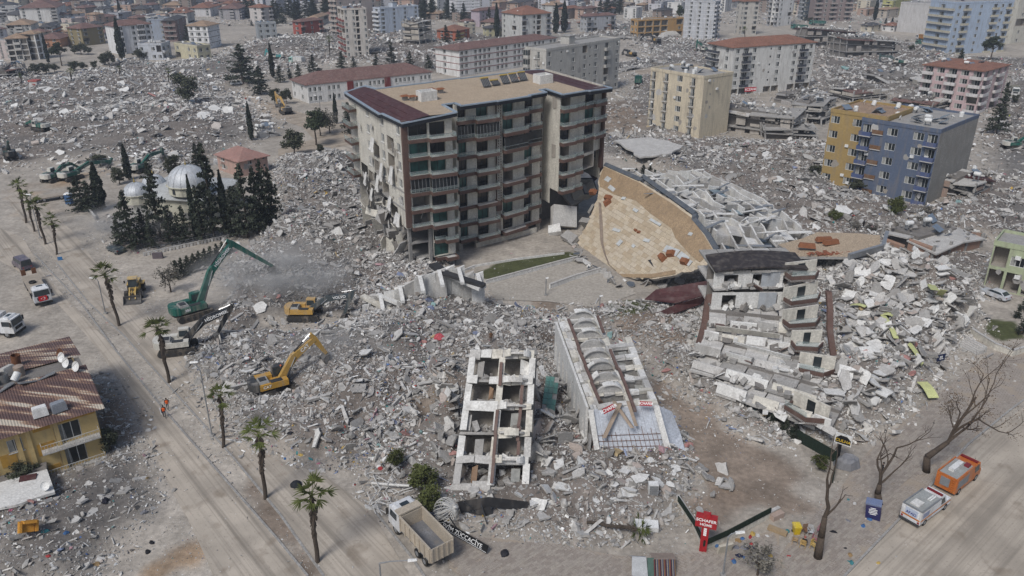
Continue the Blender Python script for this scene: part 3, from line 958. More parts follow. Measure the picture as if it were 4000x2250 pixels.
 for k,z in enumerate(lv[:5]):
  sb=MB()
  e=(2.2,1.2,.3,0,0)[k]
  c=[(e,-1.0+e*.4),(9.3,-2.4),(9.5,7),(e*.8,7)]
  sb.hexa([TW(s,t,z-.35) for s,t in c]+[TW(s,t,z-.05) for s,t in c])
  c=[(e*1.4,7.05),(4.4,7.05),(4.4,24),(.9+e,24)]
  sb.hexa([TW(s,t,z-.4-.3*(k<2)) for s,t in c]+[TW(s,t,z-.1-.3*(k<2)) for s,t in c])
  sb.build('floor_slab',CONC,root)
 for s,t in ((.8,0),(4.6,-1.4),(.9,6.5),(1,13),(1.1,19),(5,6),(9,-2),(2,23)):
  k=MB()
  a=rng.uniform(-.25,.25)
  k.hexa([TW(s+x+a,t+y,-.2) for x,y in ((-.3,-.3),(.3,-.3),(.3,.3),(-.3,.3))]+[TW(s+x,t+y,lv[2]-.4) for x,y in ((-.3,-.3),(.3,-.3),(.3,.3),(-.3,.3))])
  k.build('column',CONC,root)
 # hanging torn slabs and plaster at the lower left corner
 for i in range(30):
  s,t=rng.uniform(-.6,4.5),rng.uniform(-1.5,20)
  if s>1.5 and t>2: s=rng.uniform(-.6,1.2)
  k=MB()
  z=rng.uniform(2,10.5)
  M=Matrix.Rotation(rng.uniform(0,6),3,'Z') @ Matrix.Rotation(rng.uniform(.7,1.6),3,'X')
  w,d=rng.uniform(.7,2.2),rng.uniform(.6,1.8)
  pts=[M @ V((x*w*rng.uniform(.6,1),y*d*rng.uniform(.6,1),0))+TW(s,t,z) for x,y in ((-1,-1),(.2,-1.2),(1,-1),(1.1,.3),(1,1),(-.2,.8),(-1,1))]
  k.plate(pts,M @ Z3,.14)
  k.build('torn_wall_panel',rng.choice((CONC,CREAM,CONCL,CONCD)),root)
 # balconies: zigzag of two depths, brown fascia, glass railing
 glm=pm('balcony_glass',(.42,.5,.48),.2,.12,.5,spec=.5,alpha=.32,dirt=.2)
 slabm=[BROWN,CONCL,GREYM]
 def balcony(s0,s1,t,d0,d1,z,tilt=0.0,glazed=False,rail=True,front_t1=None):
  t1=t if front_t1 is None else front_t1
  b=MB()
  def pt(s,d,zz):
   f=(s-s0)/(s1-s0)
   return TW(s,t+(t1-t)*f-d,zz+tilt*(s-s0))
  sm=s0+(s1-s0)*.42
  # slab outline: shallow then deep
  ol=[(s0,0),(s0,d0),(sm,d0),(sm,d1),(s1,d1),(s1,0)]
  n=len(ol)
  lo=[pt(s,d,z-.12) for s,d in ol];up=[pt(s,d,z+.08) for s,d in ol]
  b.face(up[::1],1);b.face(lo[::-1],1)
  # fascia walls
  for i in range(n-1):
   (sa,da),(sb_,db)=ol[i],ol[i+1]
   h0,h1=z-.32,z+.3
   q=[pt(sa,da,h0),pt(sb_,db,h0),pt(sb_,db,h1),pt(sa,da,h1)]
   nn=(q[1]-q[0]).cross(q[3]-q[0]).normalized()
   b.plate(q,nn,.14,0)
  # white coping
  o=b.build('balcony',slabm,root)
  if rail:
   g=MB()
   for i in range(n-1):
    (sa,da),(sb_,db)=ol[i],ol[i+1]
    if i in (0,4): da,db=max(da-.06,.15) if i==0 else da-.06,db-.06 if i==0 else .15
    else: da,db=da-.07,db-.07
    if i==2: sa,sb_=sa+.07,sb_+.07
    q=[pt(sa,da,z+.3),pt(sb_,db,z+.3),pt(sb_,db,z+1.0),pt(sa,da,z+1.0)]
    nn=(q[1]-q[0]).cross(q[3]-q[0]).normalized()
    g.plate(q,nn,.03,0)
    g.tube(q[3],q[2],.035,4,m=1)
   g.build('glass_railing',[glm,GREYM],o)
  if glazed:
   g=MB()
   for i in (1,3):
    (sa,da),(sb_,db)=ol[i],ol[i+1]
    q0,q1=pt(sa,da-.06,z+.45),pt(sb_,db-.06,z+.45)
    q2,q3=pt(sb_,db-.25,z+2.6),pt(sa,da-.25,z+2.6)
    g.plate([q0,q1,q2,q3],(q1-q0).cross(q3-q0),.06,0)
    m=max(4,int((q1-q0).length/.6))
    for j in range(m+1):
     g.tube(q0.lerp(q1,j/m),q3.lerp(q2,j/m),.035,4,m=1)
   g.build('balcony_glazing',[DARKGLASS,GREYM],o)
 for k,z in enumerate(lv):
  if k >= 2:
   balcony(.9,9.35,-1.35,.9,2.0,ll[k],rng.uniform(-.01,.01),k==4,True,-2.6)
  else:
   balcony(5.2,9.35,-2.0,.8,1.7,ll[k]-(.25 if k==0 else 0),-.015,False,k==1,-2.6)
  balcony(12.7,21.2,2.2,.8,2.0,z,(0,-.02,.012,0,-.01,0,0,0)[k],k==6,k != 2,1.8)
  balcony(32.7,22.6,2.5,.7,1.7,z,(.02,0,-.015,0,.01,0,0,0)[k],k==5,k not in (0,3),1.8)
  if k >= 2:
   balcony(41.2,35.3,-1.0,.9,1.4,z,0,False)
  if k >= 5:
   balcony(41.5,47.8,-.9,1.2,1.7,z,0,False,True,.5)
  if k >= 3:
   b=MB()
   for q in range(3):
    pass
   c=[(.6,28.9),(.6,24.4),(-1.1,24.2),(-1.1,28.7)]
   b.hexa([TW(s,t,z-.4) for s,t in c]+[TW(s,t,z+.1) for s,t in c])
   b.build('balcony',BROWN,root)
   g=MB()
   g.plate([TW(-1.1,28.7,z+.1),TW(-1.1,24.2,z+.1),TW(-1.1,24.2,z+1.0),TW(-1.1,28.7,z+1.0)],-TU,.03)
   g.plate([TW(-1.1,24.2,z+.1),TW(.6,24.4,z+.1),TW(.6,24.4,z+1.0),TW(-1.1,24.2,z+1.0)],-TV,.03)
   g.build('glass_railing',glm,root)
 # decorative lattice strip
 lt=MB()
 for s in (21.35,21.9,22.45):
  lt.hexa([TW(s-.05,1.1,8.5),TW(s+.05,1.1,8.5),TW(s+.05,1.25,8.5),TW(s-.05,1.25,8.5),TW(s-.05,1.1,ZT-.7),TW(s+.05,1.1,ZT-.7),TW(s+.05,1.25,ZT-.7),TW(s-.05,1.25,ZT-.7)])
 z=8.6
 while z<ZT-1.3:
  for a,b in ((21.35,21.9),(21.9,21.35),(21.9,22.45),(22.45,21.9)):
   lt.tube(TW(a,1.17,z),TW(b,1.17,z+.5),.055,4)
  z += .5
 lt.build('lattice_strip',CREAM,root)
 # podium wall in front of the shops
 pw=MB()
 pw.hexa([TW(16.5,1.9,0),TW(31.5,1.5,0),TW(31.5,2.1,0),TW(16.5,2.3,0),TW(16.5,1.9,1.0),TW(31.5,1.5,1.0),TW(31.5,2.1,1.0),TW(16.5,2.3,1.0)])
 pw.build('podium_wall',CREAM,root)
 for s0,s1 in ((17.1,20.3),(21.6,24.9),(26.1,31.7)):
  g=MB()
  g.plate([TW(s0,2.35,1.02),TW(s1,2.35,1.02),TW(s1,2.35,Z0-.1),TW(s0,2.35,Z0-.1)],-TV,.05)
  g.build('shop_window',DARKGLASS,root)
 # roof
 oc=[(0,-1.8),(9.8,-3.8),(10.4,3.2),(13.0,3.2),(13,.3),(20.5,.1),(20.9,-.2),(28.5,.1),(28.8,.9),(33.2,1.2),(33.4,4.0),(35.0,4.0),(34.7,-2.6),(41.2,-2.4),(41.6,-2.9),(48.8,-1.2),(49.4,25.8),(41,25.4),(40.6,24.6),(25.3,24.6),(25,25.2),(19,25.2),(18.6,24.6),(5.3,24.8),(4.6,29.4),(.2,29.8),(-.6,8),(-.2,7.6)]
 def zr(s,t):
  if s<5.2: return ZT-.95*(max(0,5.2-s)/5.2)**1.5
  if s>43: return ZT-.5*((s-43)/5.8)**1.6
  return ZT
 def clip(lo,hi):
  pts=[]
  n=len(oc)
  cur=[p for p in oc]
  for bound,sgn in ((lo,1),(hi,-1)):
   out=[]
   for i in range(len(cur)):
    a,b=cur[i],cur[(i+1) % len(cur)]
    ia,ib=sgn*(a[0]-bound) >= 0,sgn*(b[0]-bound) >= 0
    if ia: out.append(a)
    if ia != ib:
     f=(bound-a[0])/(b[0]-a[0])
     out.append((bound,a[1]+f*(b[1]-a[1])))
   cur=out
  return cur
 def deck(name,ss,mat):
  d=MB()
  for lo,hi in zip(ss[:-1],ss[1:]):
   pg=clip(lo,hi)
   if len(pg)>2:
    d.face([TW(s,t,zr(s,t)) for s,t in pg])
    d.face([TW(s,t,zr(s,t)-.5) for s,t in pg][::-1],1)
  return d.build(name,[mat,CONC],root)
 tan=pm('roof_membrane',(.47,.37,.265),.95,.1,.5,dirt=.3,dcol=(.3,.24,.18),bump=.5,bsc=12,fine=.2)
 deck('roof_deck',[5.0,9,20,30,38,41.6],tan)
 deck('curved_roof_strip',[-.7,.4,1.5,2.8,4.0,5.0],REDM)
 deck('curved_roof_strip',[41.6,43.5,45,46.5,48,49.5],REDM)
 fb=MB()
 n=len(oc)
 for i in range(n):
  (s0,t0),(s1,t1)=oc[i],oc[(i+1) % n]
  a,b=TW(s0,t0),TW(s1,t1)
  d=(b-a).normalized();no=d.cross(Z3)
  z0,z1=zr(s0,t0),zr(s1,t1)
  for w,lo,hi,m in ((.12,-.62,-.02,0),(.22,-.02,.2,1)):
   q=[a-d*.05-no*.25+V((0,0,z0+lo)),b+d*.05-no*.25+V((0,0,z1+lo)),b+d*.05+no*w+V((0,0,z1+lo)),a-d*.05+no*w+V((0,0,z0+lo))]
   q=[q[3],q[2],q[1],q[0]]
   up=[p+V((0,0,hi-lo)) for p in q]
   fb.hexa(q+up,m)
 fb.build('roof_edge',[pm('black_fascia',(.02,.022,.028),.5,.3,1),pm('blue_flashing',(.33,.39,.45),.45,.15,1,metal=.2)],root)
 for s in (1.2,2.6,44,46):
  rl=MB();rl.hexa([TW(s,1,zr(s,0)+.01),TW(s+.12,1,zr(s,0)+.01),TW(s+.12,24,zr(s,0)+.01),TW(s,24,zr(s,0)+.01),TW(s,1,zr(s,0)+.06),TW(s+.12,1,zr(s,0)+.06),TW(s+.12,24,zr(s,0)+.06),TW(s,24,zr(s,0)+.06)])
  rl.build('roof_seam',REDM,root)
 # roof furniture
 for s,t,w,d,h in ((8.2,8.0,3.4,2.6,1.7),(36.8,9.0,3.4,3.0,1.7)):
  k=MB()
  for a,b in (((0,w),(0,.25)),((0,w),(d-.25,d)),((0,.25),(.25,d-.25)),((w-.25,w),(.25,d-.25))):
   k.hexa([TW(s+x,t+y,ZT) for x,y in ((a[0],b[0]),(a[1],b[0]),(a[1],b[1]),(a[0],b[1]))]+[TW(s+x,t+y,ZT+h) for x,y in ((a[0],b[0]),(a[1],b[0]),(a[1],b[1]),(a[0],b[1]))])
  k.hexa([TW(s+x,t+y,ZT+h-.5) for x,y in ((.25,.25),(w-.25,.25),(w-.25,d-.25),(.25,d-.25))]+[TW(s+x,t+y,ZT+h-.4) for x,y in ((.25,.25),(w-.25,.25),(w-.25,d-.25),(.25,d-.25))])
  k.build('lift_housing',PLAST,root)
 for s,t in ((6.2,11.5),(7.3,10.3),(12,14.2),(13.3,14.6),(15,13.6),(34,14.8),(39,13.5),(41,14.8)):
  k=MB()
  for (a,b,c,zz,hh,m) in ((-.45,.45,.45,0,.7,1),):
   k.hexa([TW(s+x,t+y,ZT) for x,y in ((a,-c),(b,-c),(b,c),(a,c))]+[TW(s+x,t+y,ZT+hh) for x,y in ((a,-c),(b,-c),(b,c),(a,c))],1)
  k.hexa([TW(s+x,t+y,ZT+.75) for x,y in ((-.9,-.7),(.9,-.7),(.9,.7),(-.9,.7))]+[TW(s+x,t+y,ZT+.98) for x,y in ((-.5,-.25),(.5,-.25),(.5,.25),(-.5,.25))],0)
  k.build('chimney',[pm('terracotta_cap',(.24,.1,.05),.8,.2,2),CONC],root)
 for i,s in enumerate((24.6,27.2,29.8,32.3,34.8)):
  k=MB()
  t=12.6+.35*i
  zt=1.6 if i != 1 else .9
  p=[TW(s,t,ZT+.3),TW(s+1.9,t,ZT+.3),TW(s+1.9,t+1.4,ZT+zt),TW(s,t+1.4,ZT+zt)]
  k.plate(p,(p[1]-p[0]).cross(p[3]-p[0]),.06,0)
  for f in (0,.2,.4,.6,.8,1.0):
   k.tube(p[0].lerp(p[1],f)+V((0,0,.05)),p[3].lerp(p[2],f)+V((0,0,.05)),.035,4,m=1)
  for f in (0,1):
   k.tube(p[3].lerp(p[2],f),p[3].lerp(p[2],f)-V((0,0,zt)),.03,4,m=1)
  k.tube(p[3]+V((0,0,.1)),p[2]+V((0,0,.1)),.16,8,m=2)
  k.build('solar_panel',[STEEL,GREYM,pm('yellow_tank',(.5,.36,.1),.5,.1,1)],root)
 # hanging curtains on the torn side
 for t,z,w,h in ((13.5,21.3,1.6,2.4),(9.5,17.6,1.1,3.2),(4.2,18.2,1.3,3.0),(12,14.8,1.2,3.0),(6,12.3,1.2,2.4),(2.5,10.2,2.0,2.2),(19,13.6,.9,2.4),(16,11.2,1.0,2.2)):
  k=MB()
  n=8
  rows=[]
  for j in range(4):
   rows.append([TW(-.25-.3*math.sin(i*1.7+j)*(j/3)-.15*j,t+(i/n-.5)*w*(1+.35*(3-j)/3*0+.25*j),z-h*j/3+.15*math.sin(i*2.3)) for i in range(n+1)])
  for j in range(3):
   for i in range(n):
    k.face([rows[j][i],rows[j][i+1],rows[j+1][i+1],rows[j+1][i]])
  k.build('curtain',pm('white_curtain',(.6,.59,.57),.9,.15,2),root)
 for _ in range(60):
  if rng.random()<.5: s,t,ax,no=-.02,rng.uniform(0,22),TVs,-TU
  else: s,t,ax,no=rng.uniform(35.2,47),-1.25,TU,-TV
  z=rng.uniform(5,25);r=rng.uniform(.25,.9)
  c=TW(s,t,z) if no==-TU else TW(rng.choice((10.8,12,33.8)),4.45,z)
  pts=[c+ax*(math.cos(a)*r*rng.uniform(.4,1.1))+Z3*(math.sin(a)*r*rng.uniform(.5,1.6)) for a in [i*.75 for i in range(8)]]
  k=MB();k.plate(pts,no,.02);k.build('plaster_patch',rng.choice((CONC,CONCL,CONCD,INT)),root)
 # cracks of fallen plaster on the recess wall
 for z in (9.5,12.2,16,18.5,21.5,24):
  k=MB()
  c=TW(34.2+rng.uniform(-.3,.3),5.12,z)
  pts=[c+TU*(math.cos(a)*rng.uniform(.3,.9))+V((0,0,math.sin(a)*rng.uniform(.2,.6))) for a in [i*.9 for i in range(7)]]
  k.plate(pts,-TV,.02)
  k.build('plaster_hole',RUST,root)
 return root
TOWER=tower()
# ---------------------------------------------------------------- town: standing buildings (corner N, left A, right B as roof pixels; yb = base pixel)
WH=(.62,.61,.59);LG=(.46,.46,.45);GR=(.3,.3,.3);CR=(.55,.5,.4);BG=(.45,.4,.34)
bld('school','long two storey white school with maroon panels and brown tile roof',(773,215),(735,205),(1085,182),2,WH,'www.wwwMMwww.wwwwMMwwwww.www'.replace('M','.'),'w.w.',yb=261,roof='hip',rc=TILEB,rh=3.2,cat='school',depth=15,brk=0)
bld('school','four storey white school wing with red window bands and wrecked tile roof',(1155,128),(1092,120),(1400,96),4,WH,'ww.wwww.www.wwww.www.ww','.w..',yb=194,roof='hip',rc=TILEB,rh=1.8,cat='school',band=(.2,.05,.04),brk=0)
bld('apartment_building','long grey six storey apartment block with rows of white roof tanks',(1374,127),(1319,121),(1560,98),6,(.44,.425,.39),'w.s.w.wsw.b.w','B.d.',h=18.5,roof='stair',kit=0,bcol=(.4,.39,.36),brk=.03)
bld('apartment_building','beige six storey apartment block with ochre strips and juliet balconies',(1772,196),(1638,174),(1841,184),6,(.55,.48,.36),'....','d.d.W.d.',yb=350,roof='flat',kit=10,brk=.03,rc=CONC)
bld('apartment_building','white six storey apartment block with dark balconies and red tile roof',(1847,121),(1832,113),(2052,107),6,(.58,.57,.54),'wbw.sw.wbw','bw',yb=241,roof='hip',rc=TILE,rh=2.4,depth=15,bcol=(.05,.055,.07),brk=.04,ground='SSS.SS.SSS')
bld('apartment_building','pink and lilac five storey apartment block with corner balconies',(2477,180),(2352,157),(2540,163),5,(.48,.36,.36),'bwbw','bWbWb',yb=285,roof='hip',rc=TILE,rh=1.6,bcol=(.55,.53,.52),kit=9,brk=.02)
r_,n_,U_,W_,L_,D_,h_=bld('apartment_building','blue five storey apartment block with grey blank side wall',(2367,332),(2237,297),(2462,293),5,(.1,.125,.18),'.....','b.W.Wb',yb=517,roof='flat',kit=16,bcol=(.075,.1,.2),brk=.08,depth=17)
gw=MB();gw.obox(n_,U_,W_,(.03,L_+.05),(-.07,-.012),0,h_+.5);gw.build('side_wall',pm('grey_render',(.27,.26,.24),.95,.2,.4,dirt=.5),r_)
ab=MB()
bld('apartment_building','mustard yellow and brown five storey block joined to the blue block',(2233,300),(2106,292),(2300,275),5,(.34,.24,.1),'..','W.W.b',yb=486,roof='flat',kit=8,rc=TILET,bcol=(.16,.09,.05),depth=13,brk=.04)
bld('apartment_building','tall cream tower with a zigzag crack down its window bays',(864,24),(840,27),(921,22),8,(.55,.51,.46),'w.wn.w','bb',yb=146,roof='flat',rc=TILEB,kit=8,bcol=(.22,.06,.05),depth=14,brk=.06)
bld('apartment_building','pinkish beige tower standing behind the cream tower',(845,-22),(822,-20),(944,-28),9,(.45,.38,.34),'w.ww.w','bb',yb=92,roof='flat',bcol=(.4,.34,.3))
bld('apartment_building','pale blue-grey block with a charcoal centre stripe',(955,22),(945,20),(1052,15),6,(.5,.55,.62),'W.w.w.w','b',yb=88,roof='stair',kit=5,bcol=(.6,.62,.65))
bld('apartment_building','slim white tower with thin dark floor lines',(1150,-12),(1144,-12),(1206,-14),8,(.66,.66,.67),'.s.s.','.',yb=50,roof='flat',band=(.08,.08,.09),depth=14)
bld('house','red four storey house with pink gable wing near the left pines',(756,56),(738,57),(811,50),3,(.33,.08,.06),'b.w.b','W',yb=91,roof='hip',rc=TILEB,bcol=(.4,.2,.17))
bld('house','grey two storey house with a glazed balcony row',(694,58),(645,60),(704,56),3,(.33,.35,.36),'w','wWw',yb=98,roof='flat',kit=4)
bld('house','red and yellow house under a terracotta hip roof',(1147,79),(1106,75),(1181,72),3,(.4,.13,.08),'bw','ww',yb=107,roof='hip',rc=TILE,bcol=(.5,.38,.15))
bld('house','pale yellow cottage with dark roof beside the tall cypress',(1226,72),(1208,72),(1270,70),2,(.5,.47,.3),'w.w','w',yb=97,roof='hip',rc=TILEK)
bld('house','cream house behind the red and yellow house',(1196,60),(1168,62),(1207,57),3,CR,'w','w.w',yb=90,roof='flat',kit=3)
bld('house','lilac house under a brown tile roof at the top centre',(1206,28),(1200,26),(1262,22),4,(.42,.36,.4),'w.w','.',yb=68,roof='hip',rc=TILEB)
bld('apartment_building','grey and white block with torn orange doorways and terracotta roof',(1313,38),(1270,31),(1386,33),5,(.52,.52,.5),'b.wn.b','w.w.',yb=106,roof='hip',rc=TILE,bcol=(.16,.17,.2),kit=3)
bld('house','grey and white gabled block beside the dark cypresses',(1476,42),(1452,40),(1549,38),3,(.4,.41,.43),'bw.wb','ww',yb=82,roof='hip',rc=TILEB,kit=7,bcol=(.17,.18,.2))
bld('house','burnt orange shell building with open dark floors',(1605,52),(1573,50),(1720,46),3,(.42,.26,.11),'nnnn.w','ww',yb=98,roof='flat',kit=4,brk=.3)
bld('apartment_building','pale grey tower with white balcony bands at the top right of centre',(1800,6),(1724,3),(1842,4),9,(.46,.47,.49),'bwb','.w.w.w.',yb=101,roof='flat',band=(.6,.6,.61),bcol=(.5,.5,.52),kit=4)
bld('apartment_building','cream and dark brown tower with red tile roof',(1872,4),(1842,4),(1911,3),7,(.5,.47,.42),'W.W','w.w',yb=89,roof='hip',rc=TILE,bcol=(.1,.06,.05))
bld('apartment_building','slender white tower with grey balcony stack at the top edge',(1968,-42),(1916,-42),(2003,-44),9,WH,'w.w','bwb',yb=67,roof='flat',bcol=(.3,.3,.31))
bld('apartment_building','dark teal glass-fronted tower at the top edge',(2028,-25),(2003,-25),(2053,-25),7,(.05,.07,.09),'WW','BB',yb=51,roof='flat',bcol=(.4,.42,.44))
bld('apartment_building','mauve brown tower row with stacked balconies',(2150,-25),(2055,-24),(2197,-27),7,(.25,.2,.19),'bwb','bwbwb',yb=53,roof='flat',bcol=(.3,.25,.23),brk=.1)
bld('apartment_building','yellow-green block peeking over the far rubble',(2247,4),(2236,4),(2297,-6),5,(.44,.43,.18),'w.w.w','b',yb=43,roof='flat')
bld('apartment_building','grey-white block with a great blank damaged wall',(2352,12),(2290,4),(2390,6),6,(.47,.46,.45),'wWw','....',yb=86,roof='flat',kit=3,brk=.1)
bld('apartment_building','light blue tower with cream bands at the upper right corner',(2408,8),(2394,4),(2552,3),7,(.36,.43,.53),'wb.w.bwb','b',yb=138,roof='flat',bcol=(.45,.42,.33),kit=4,depth=16)
bld('apartment_building','plain cream block tucked behind the light blue tower',(2572,-20),(2552,-20),(2660,-24),6,(.5,.48,.42),'w.w','.',yb=110,roof='flat')
bld('apartment_building','white five storey block with brown roof at the upper left',(142,19),(59,17),(164,10),5,WH,'w.w.w','w.w.b',yb=60,roof='hip',rc=TILEB,bcol=(.3,.3,.3))
bld('apartment_building','grey-white block with dark balconies at the top left corner',(38,22),(-12,22),(56,15),4,LG,'b','bwb',yb=50,roof='flat',kit=4)
bld('house','pale house under a wide tan hip roof in the upper left',(76,62),(8,66),(95,55),3,(.45,.44,.42),'w','wbw',yb=88,roof='hip',rc=TILET)
bld('house','white house with black roof and orange balcony band',(130,68),(92,70),(152,60),3,(.55,.53,.5),'b','WW',yb=96,roof='hip',rc=TILEK,bcol=(.35,.14,.07))
bld('apartment_building','wrecked white walk-up with torn balconies at the left',(66,96),(18,95),(76,90),4,(.5,.48,.45),'n','nbn',yb=152,roof='hip',rc=TILET,brk=.3)
bld('apartment_building','white walk-up with dark windows leaning by the first cypress',(86,86),(74,84),(108,82),4,(.6,.6,.59),'nw','n',yb=150,roof='hip',rc=TILET,brk=.2)
bld('apartment_building','pinkish white block cut by the left edge',(20,106),(-24,100),(31,102),3,(.46,.4,.38),'w','wdw',yb=152,roof='flat',kit=3)
bld('house','terracotta orange house behind the left treeline',(150,98),(107,94),(181,89),2,(.42,.22,.13),'.w','bw',yb=119,roof='hip',rc=TILEB)
bld('apartment_building','olive and mustard block with orange cornice',(203,73),(172,70),(258,67),4,(.24,.2,.11),'W.W','ww',yb=116,roof='hip',rc=TILEB,bcol=(.45,.25,.08))
bld('apartment_building','bright white block with black-framed loggias behind the tall cypress',(286,67),(273,62),(379,60),5,(.66,.66,.66),'B.wBw','.',yb=137,roof='hip',rc=TILEB,kit=4)
bld('apartment_building','blue-grey block with a white stair strip',(412,50),(376,48),(427,45),4,(.3,.34,.4),'bw','w.w',yb=101,roof='flat',kit=3)
bld('apartment_building','brown-ended grey block next to the white cube house',(441,52),(420,50),(466,42),4,(.22,.16,.15),'WW','b',yb=104,roof='hip',rc=TILEK)
bld('apartment_building','white cube block with thin dark floor lines and tan hip roof',(521,66),(471,65),(550,60),4,(.68,.68,.68),'s.s','wWw',yb=123,roof='hip',rc=TILET,band=(.12,.11,.11))
bld('house','pale grey two storey house with rounded windows',(405,112),(346,112),(438,105),2,(.5,.52,.55),'bw','w.ww',yb=151,roof='flat',kit=4,bcol=(.5,.52,.55))
bld('house','pale yellow two storey house on a rubble edge',(495,118),(438,110),(523,117),2,(.52,.48,.34),'ww','w.ww',yb=153,roof='flat',kit=3,bcol=(.55,.42,.15))
bld('hall','low grey hall under a broad shallow hip roof',(300,27),(246,20),(372,20),1,(.35,.36,.37),'....','.',yb=36,roof='hip',rc=pm('pale_roof',(.42,.43,.42),.8,.1,.2,dirt=.3),rh=4)
bld('house','white house with pink tile roof at the top left of centre',(528,20),(478,20),(557,12),3,(.58,.57,.57),'w.','w.w',yb=42,roof='hip',rc=TILE)
bld('apartment_building','grey-brown flats beside the far dark grove',(601,22),(550,22),(622,15),4,(.33,.32,.33),'b','w.b.',yb=50,roof='hip',rc=TILEB)
bld('apartment_building','white and brown flats under a pink hip roof beside the far grove',(655,20),(626,18),(693,18),4,(.5,.47,.45),'b.b','W',yb=62,roof='hip',rc=TILE,bcol=(.55,.52,.5))
bld('house','sand coloured house with broken tan roof behind the red house',(800,45),(776,45),(826,36),2,(.46,.42,.36),'.w','w',yb=66,roof='hip',rc=TILET)
bld('house','pink house with salmon hip roof behind the mosque',(600,408),(545,390),(690,398),2,(.46,.31,.26),'.w.s','w.',yb=446,roof='hip',rc=pm('salmon_tile',(.33,.19,.16),.85,.2,.4,dirt=.35,bump=.4,bsc=9),rh=2.2,kit=0)
bld('house','green and cream house cut by the right edge',(2502,612),(2490,600),(2640,640),2,(.36,.4,.26),'nWw','w.',yb=722,roof='flat',rc=CONC,brk=.2)
# far rows filling the hazy town
def far_rows():
 rng=random.Random(77)
 cols=[('white',WH),('grey',LG),('cream',CR),('beige',BG),('pinkish',(.5,.42,.39)),('slate grey',(.33,.34,.37)),('terracotta',(.42,.3,.24)),('pale',(.55,.55,.58)),('brown',(.26,.21,.18))]
 rcs=[('red-tiled',TILE),('brown-tiled',TILEB),('tan-roofed',TILET),('dark-roofed',TILEK),('brown-tiled',TILEB)]
 spots=[]
 for y,a,b,step,hi in ((2,0,2600,52,5),(-8,-20,2600,60,6),(-18,-20,2600,60,6),(12,0,720,50,4),(24,170,480,46,4),(36,0,480,52,4),(46,180,400,50,3),(60,100,300,56,3),(84,110,300,62,3),(10,1260,1720,50,5),(24,1420,1720,56,4),(60,1420,1600,64,2),(10,2040,2400,60,5),(28,2060,2360,70,3),(64,2190,2290,60,2),(40,840,1060,80,3),(56,1180,1320,70,2),(38,1110,1200,60,3),(76,-10,60,60,3)):
  x=a
  while x<b:
   spots.append((x+rng.uniform(-10,10),y+rng.uniform(-4,4),hi))
   x += step*rng.uniform(.75,1.35)
 for x,y,hi in spots:
  fl=rng.randint(2,hi)
  yb=y+fl*5.6+4
  w=rng.uniform(26,46)
  k=rng.random()<.5
  cn,cc=rng.choice(cols);rn,rc=rng.choice(rcs)
  rf=rng.choice(('hip','hip','flat'))
  zone='at the upper left' if x<560 else ('left of the tower top' if x<1100 else ('above the tower' if x<1480 else ('right of centre' if x<2000 else 'at the upper right')))
  lab='far %s %s storey house, %s, in the town %s' % (cn,('two','three','four','five','six')[fl-2],rn if rf=='hip' else 'flat-roofed',zone)
  bld('house',lab,(x,y),(x-w*(.4 if k else .8),y-w*.04),(x+w*(.8 if k else .4),y-w*.1),fl,cc,'w.w' if k else 'w','w' if k else 'w.w',yb=yb,roof=rf,rc=rc if rf=='hip' else CONC,kit=rng.choice((0,2,3)),group='far houses',brk=.06)
far_rows()
for s0,s1 in ((.3,.345),(.6,.645)):
 k_=[q for q in C.objects if q.get('label','').startswith('long two storey white school')][0]
 n_,u_,w_,h_=corners((773,215),(735,205),(1085,182),yb=261,depth=15)
 mb=MB();mb.obox(n_,u_.normalized(),w_.normalized(),(u_.length*s0,u_.length*s1),(-.5,-.02),0,h_-.1);mb.build('maroon_bay',wallm((.16,.03,.03)),k_)
# ---- wrecked frames
ruin('ruined_building','wrecked grey three storey frame leaning beside the beige block',(2000,290),(1780,262),(2060,262),3,(.4,.37,.33),yb=352,depth=10,keep=.55,seed=3)
ruin('ruined_building','torn open grey flats with hanging floors below the white six storey block',(2075,262),(2005,262),(2110,246),3,(.42,.4,.36),yb=318,depth=9,keep=.5,seed=23,tilt=(.05,0))
ruin('ruined_building','half-height ruin with slumped floors at the mustard block',(2060,318),(1930,318),(2090,300),2,(.4,.38,.35),yb=352,depth=8,keep=.45,seed=24,tilt=(-.06,.05))
ruin('ruined_building','gutted house with crumpled maroon roof in the far rubble',(2150,72),(2025,76),(2180,62),3,(.4,.36,.32),yb=118,depth=12,roof=REDM,seed=4,tilt=(-.05,.05))
ruin('ruined_building','gutted house with folded dark brown roof in the far rubble',(2275,92),(2135,100),(2300,78),3,(.36,.33,.3),yb=140,depth=13,roof=TILEB,seed=5,tilt=(.04,.1))
ruin('ruined_building','slumped house with a row of roof panels',(2150,228),(2085,240),(2240,218),2,(.42,.39,.34),yb=262,depth=11,roof=TILEB,seed=6,keep=.7)
ruin('ruined_building','broken house under a splintered brown hip roof',(2345,255),(2250,240),(2425,232),2,(.4,.36,.3),yb=285,depth=14,roof=TILEB,seed=7,keep=.75)
ruin('ruined_building','sunken house with two sagging grey concrete roofs',(2245,196),(2135,182),(2345,190),1,(.36,.34,.3),yb=222,depth=16,roof=CONC,seed=8,keep=.5,tilt=(0,.12))
ruin('ruined_building','one storey brick ruin with flat slab roof left of the green house',(2352,613),(2250,590),(2475,582),1,(.3,.19,.14),yb=655,depth=11,roof=CONCL,seed=9,keep=.85)
ruin('ruined_building','low concrete frame with maroon sheet roof beside the blue block',(2455,458),(2385,440),(2500,438),2,(.3,.22,.18),yb=512,depth=10,roof=REDM,seed=10,keep=.6)
ruin('ruined_building','pancaked beige apartment block under the slim white tower',(1054,53),(1012,50),(1101,50),4,(.45,.41,.35),yb=117,seed=12,keep=.85,tilt=(.05,0))
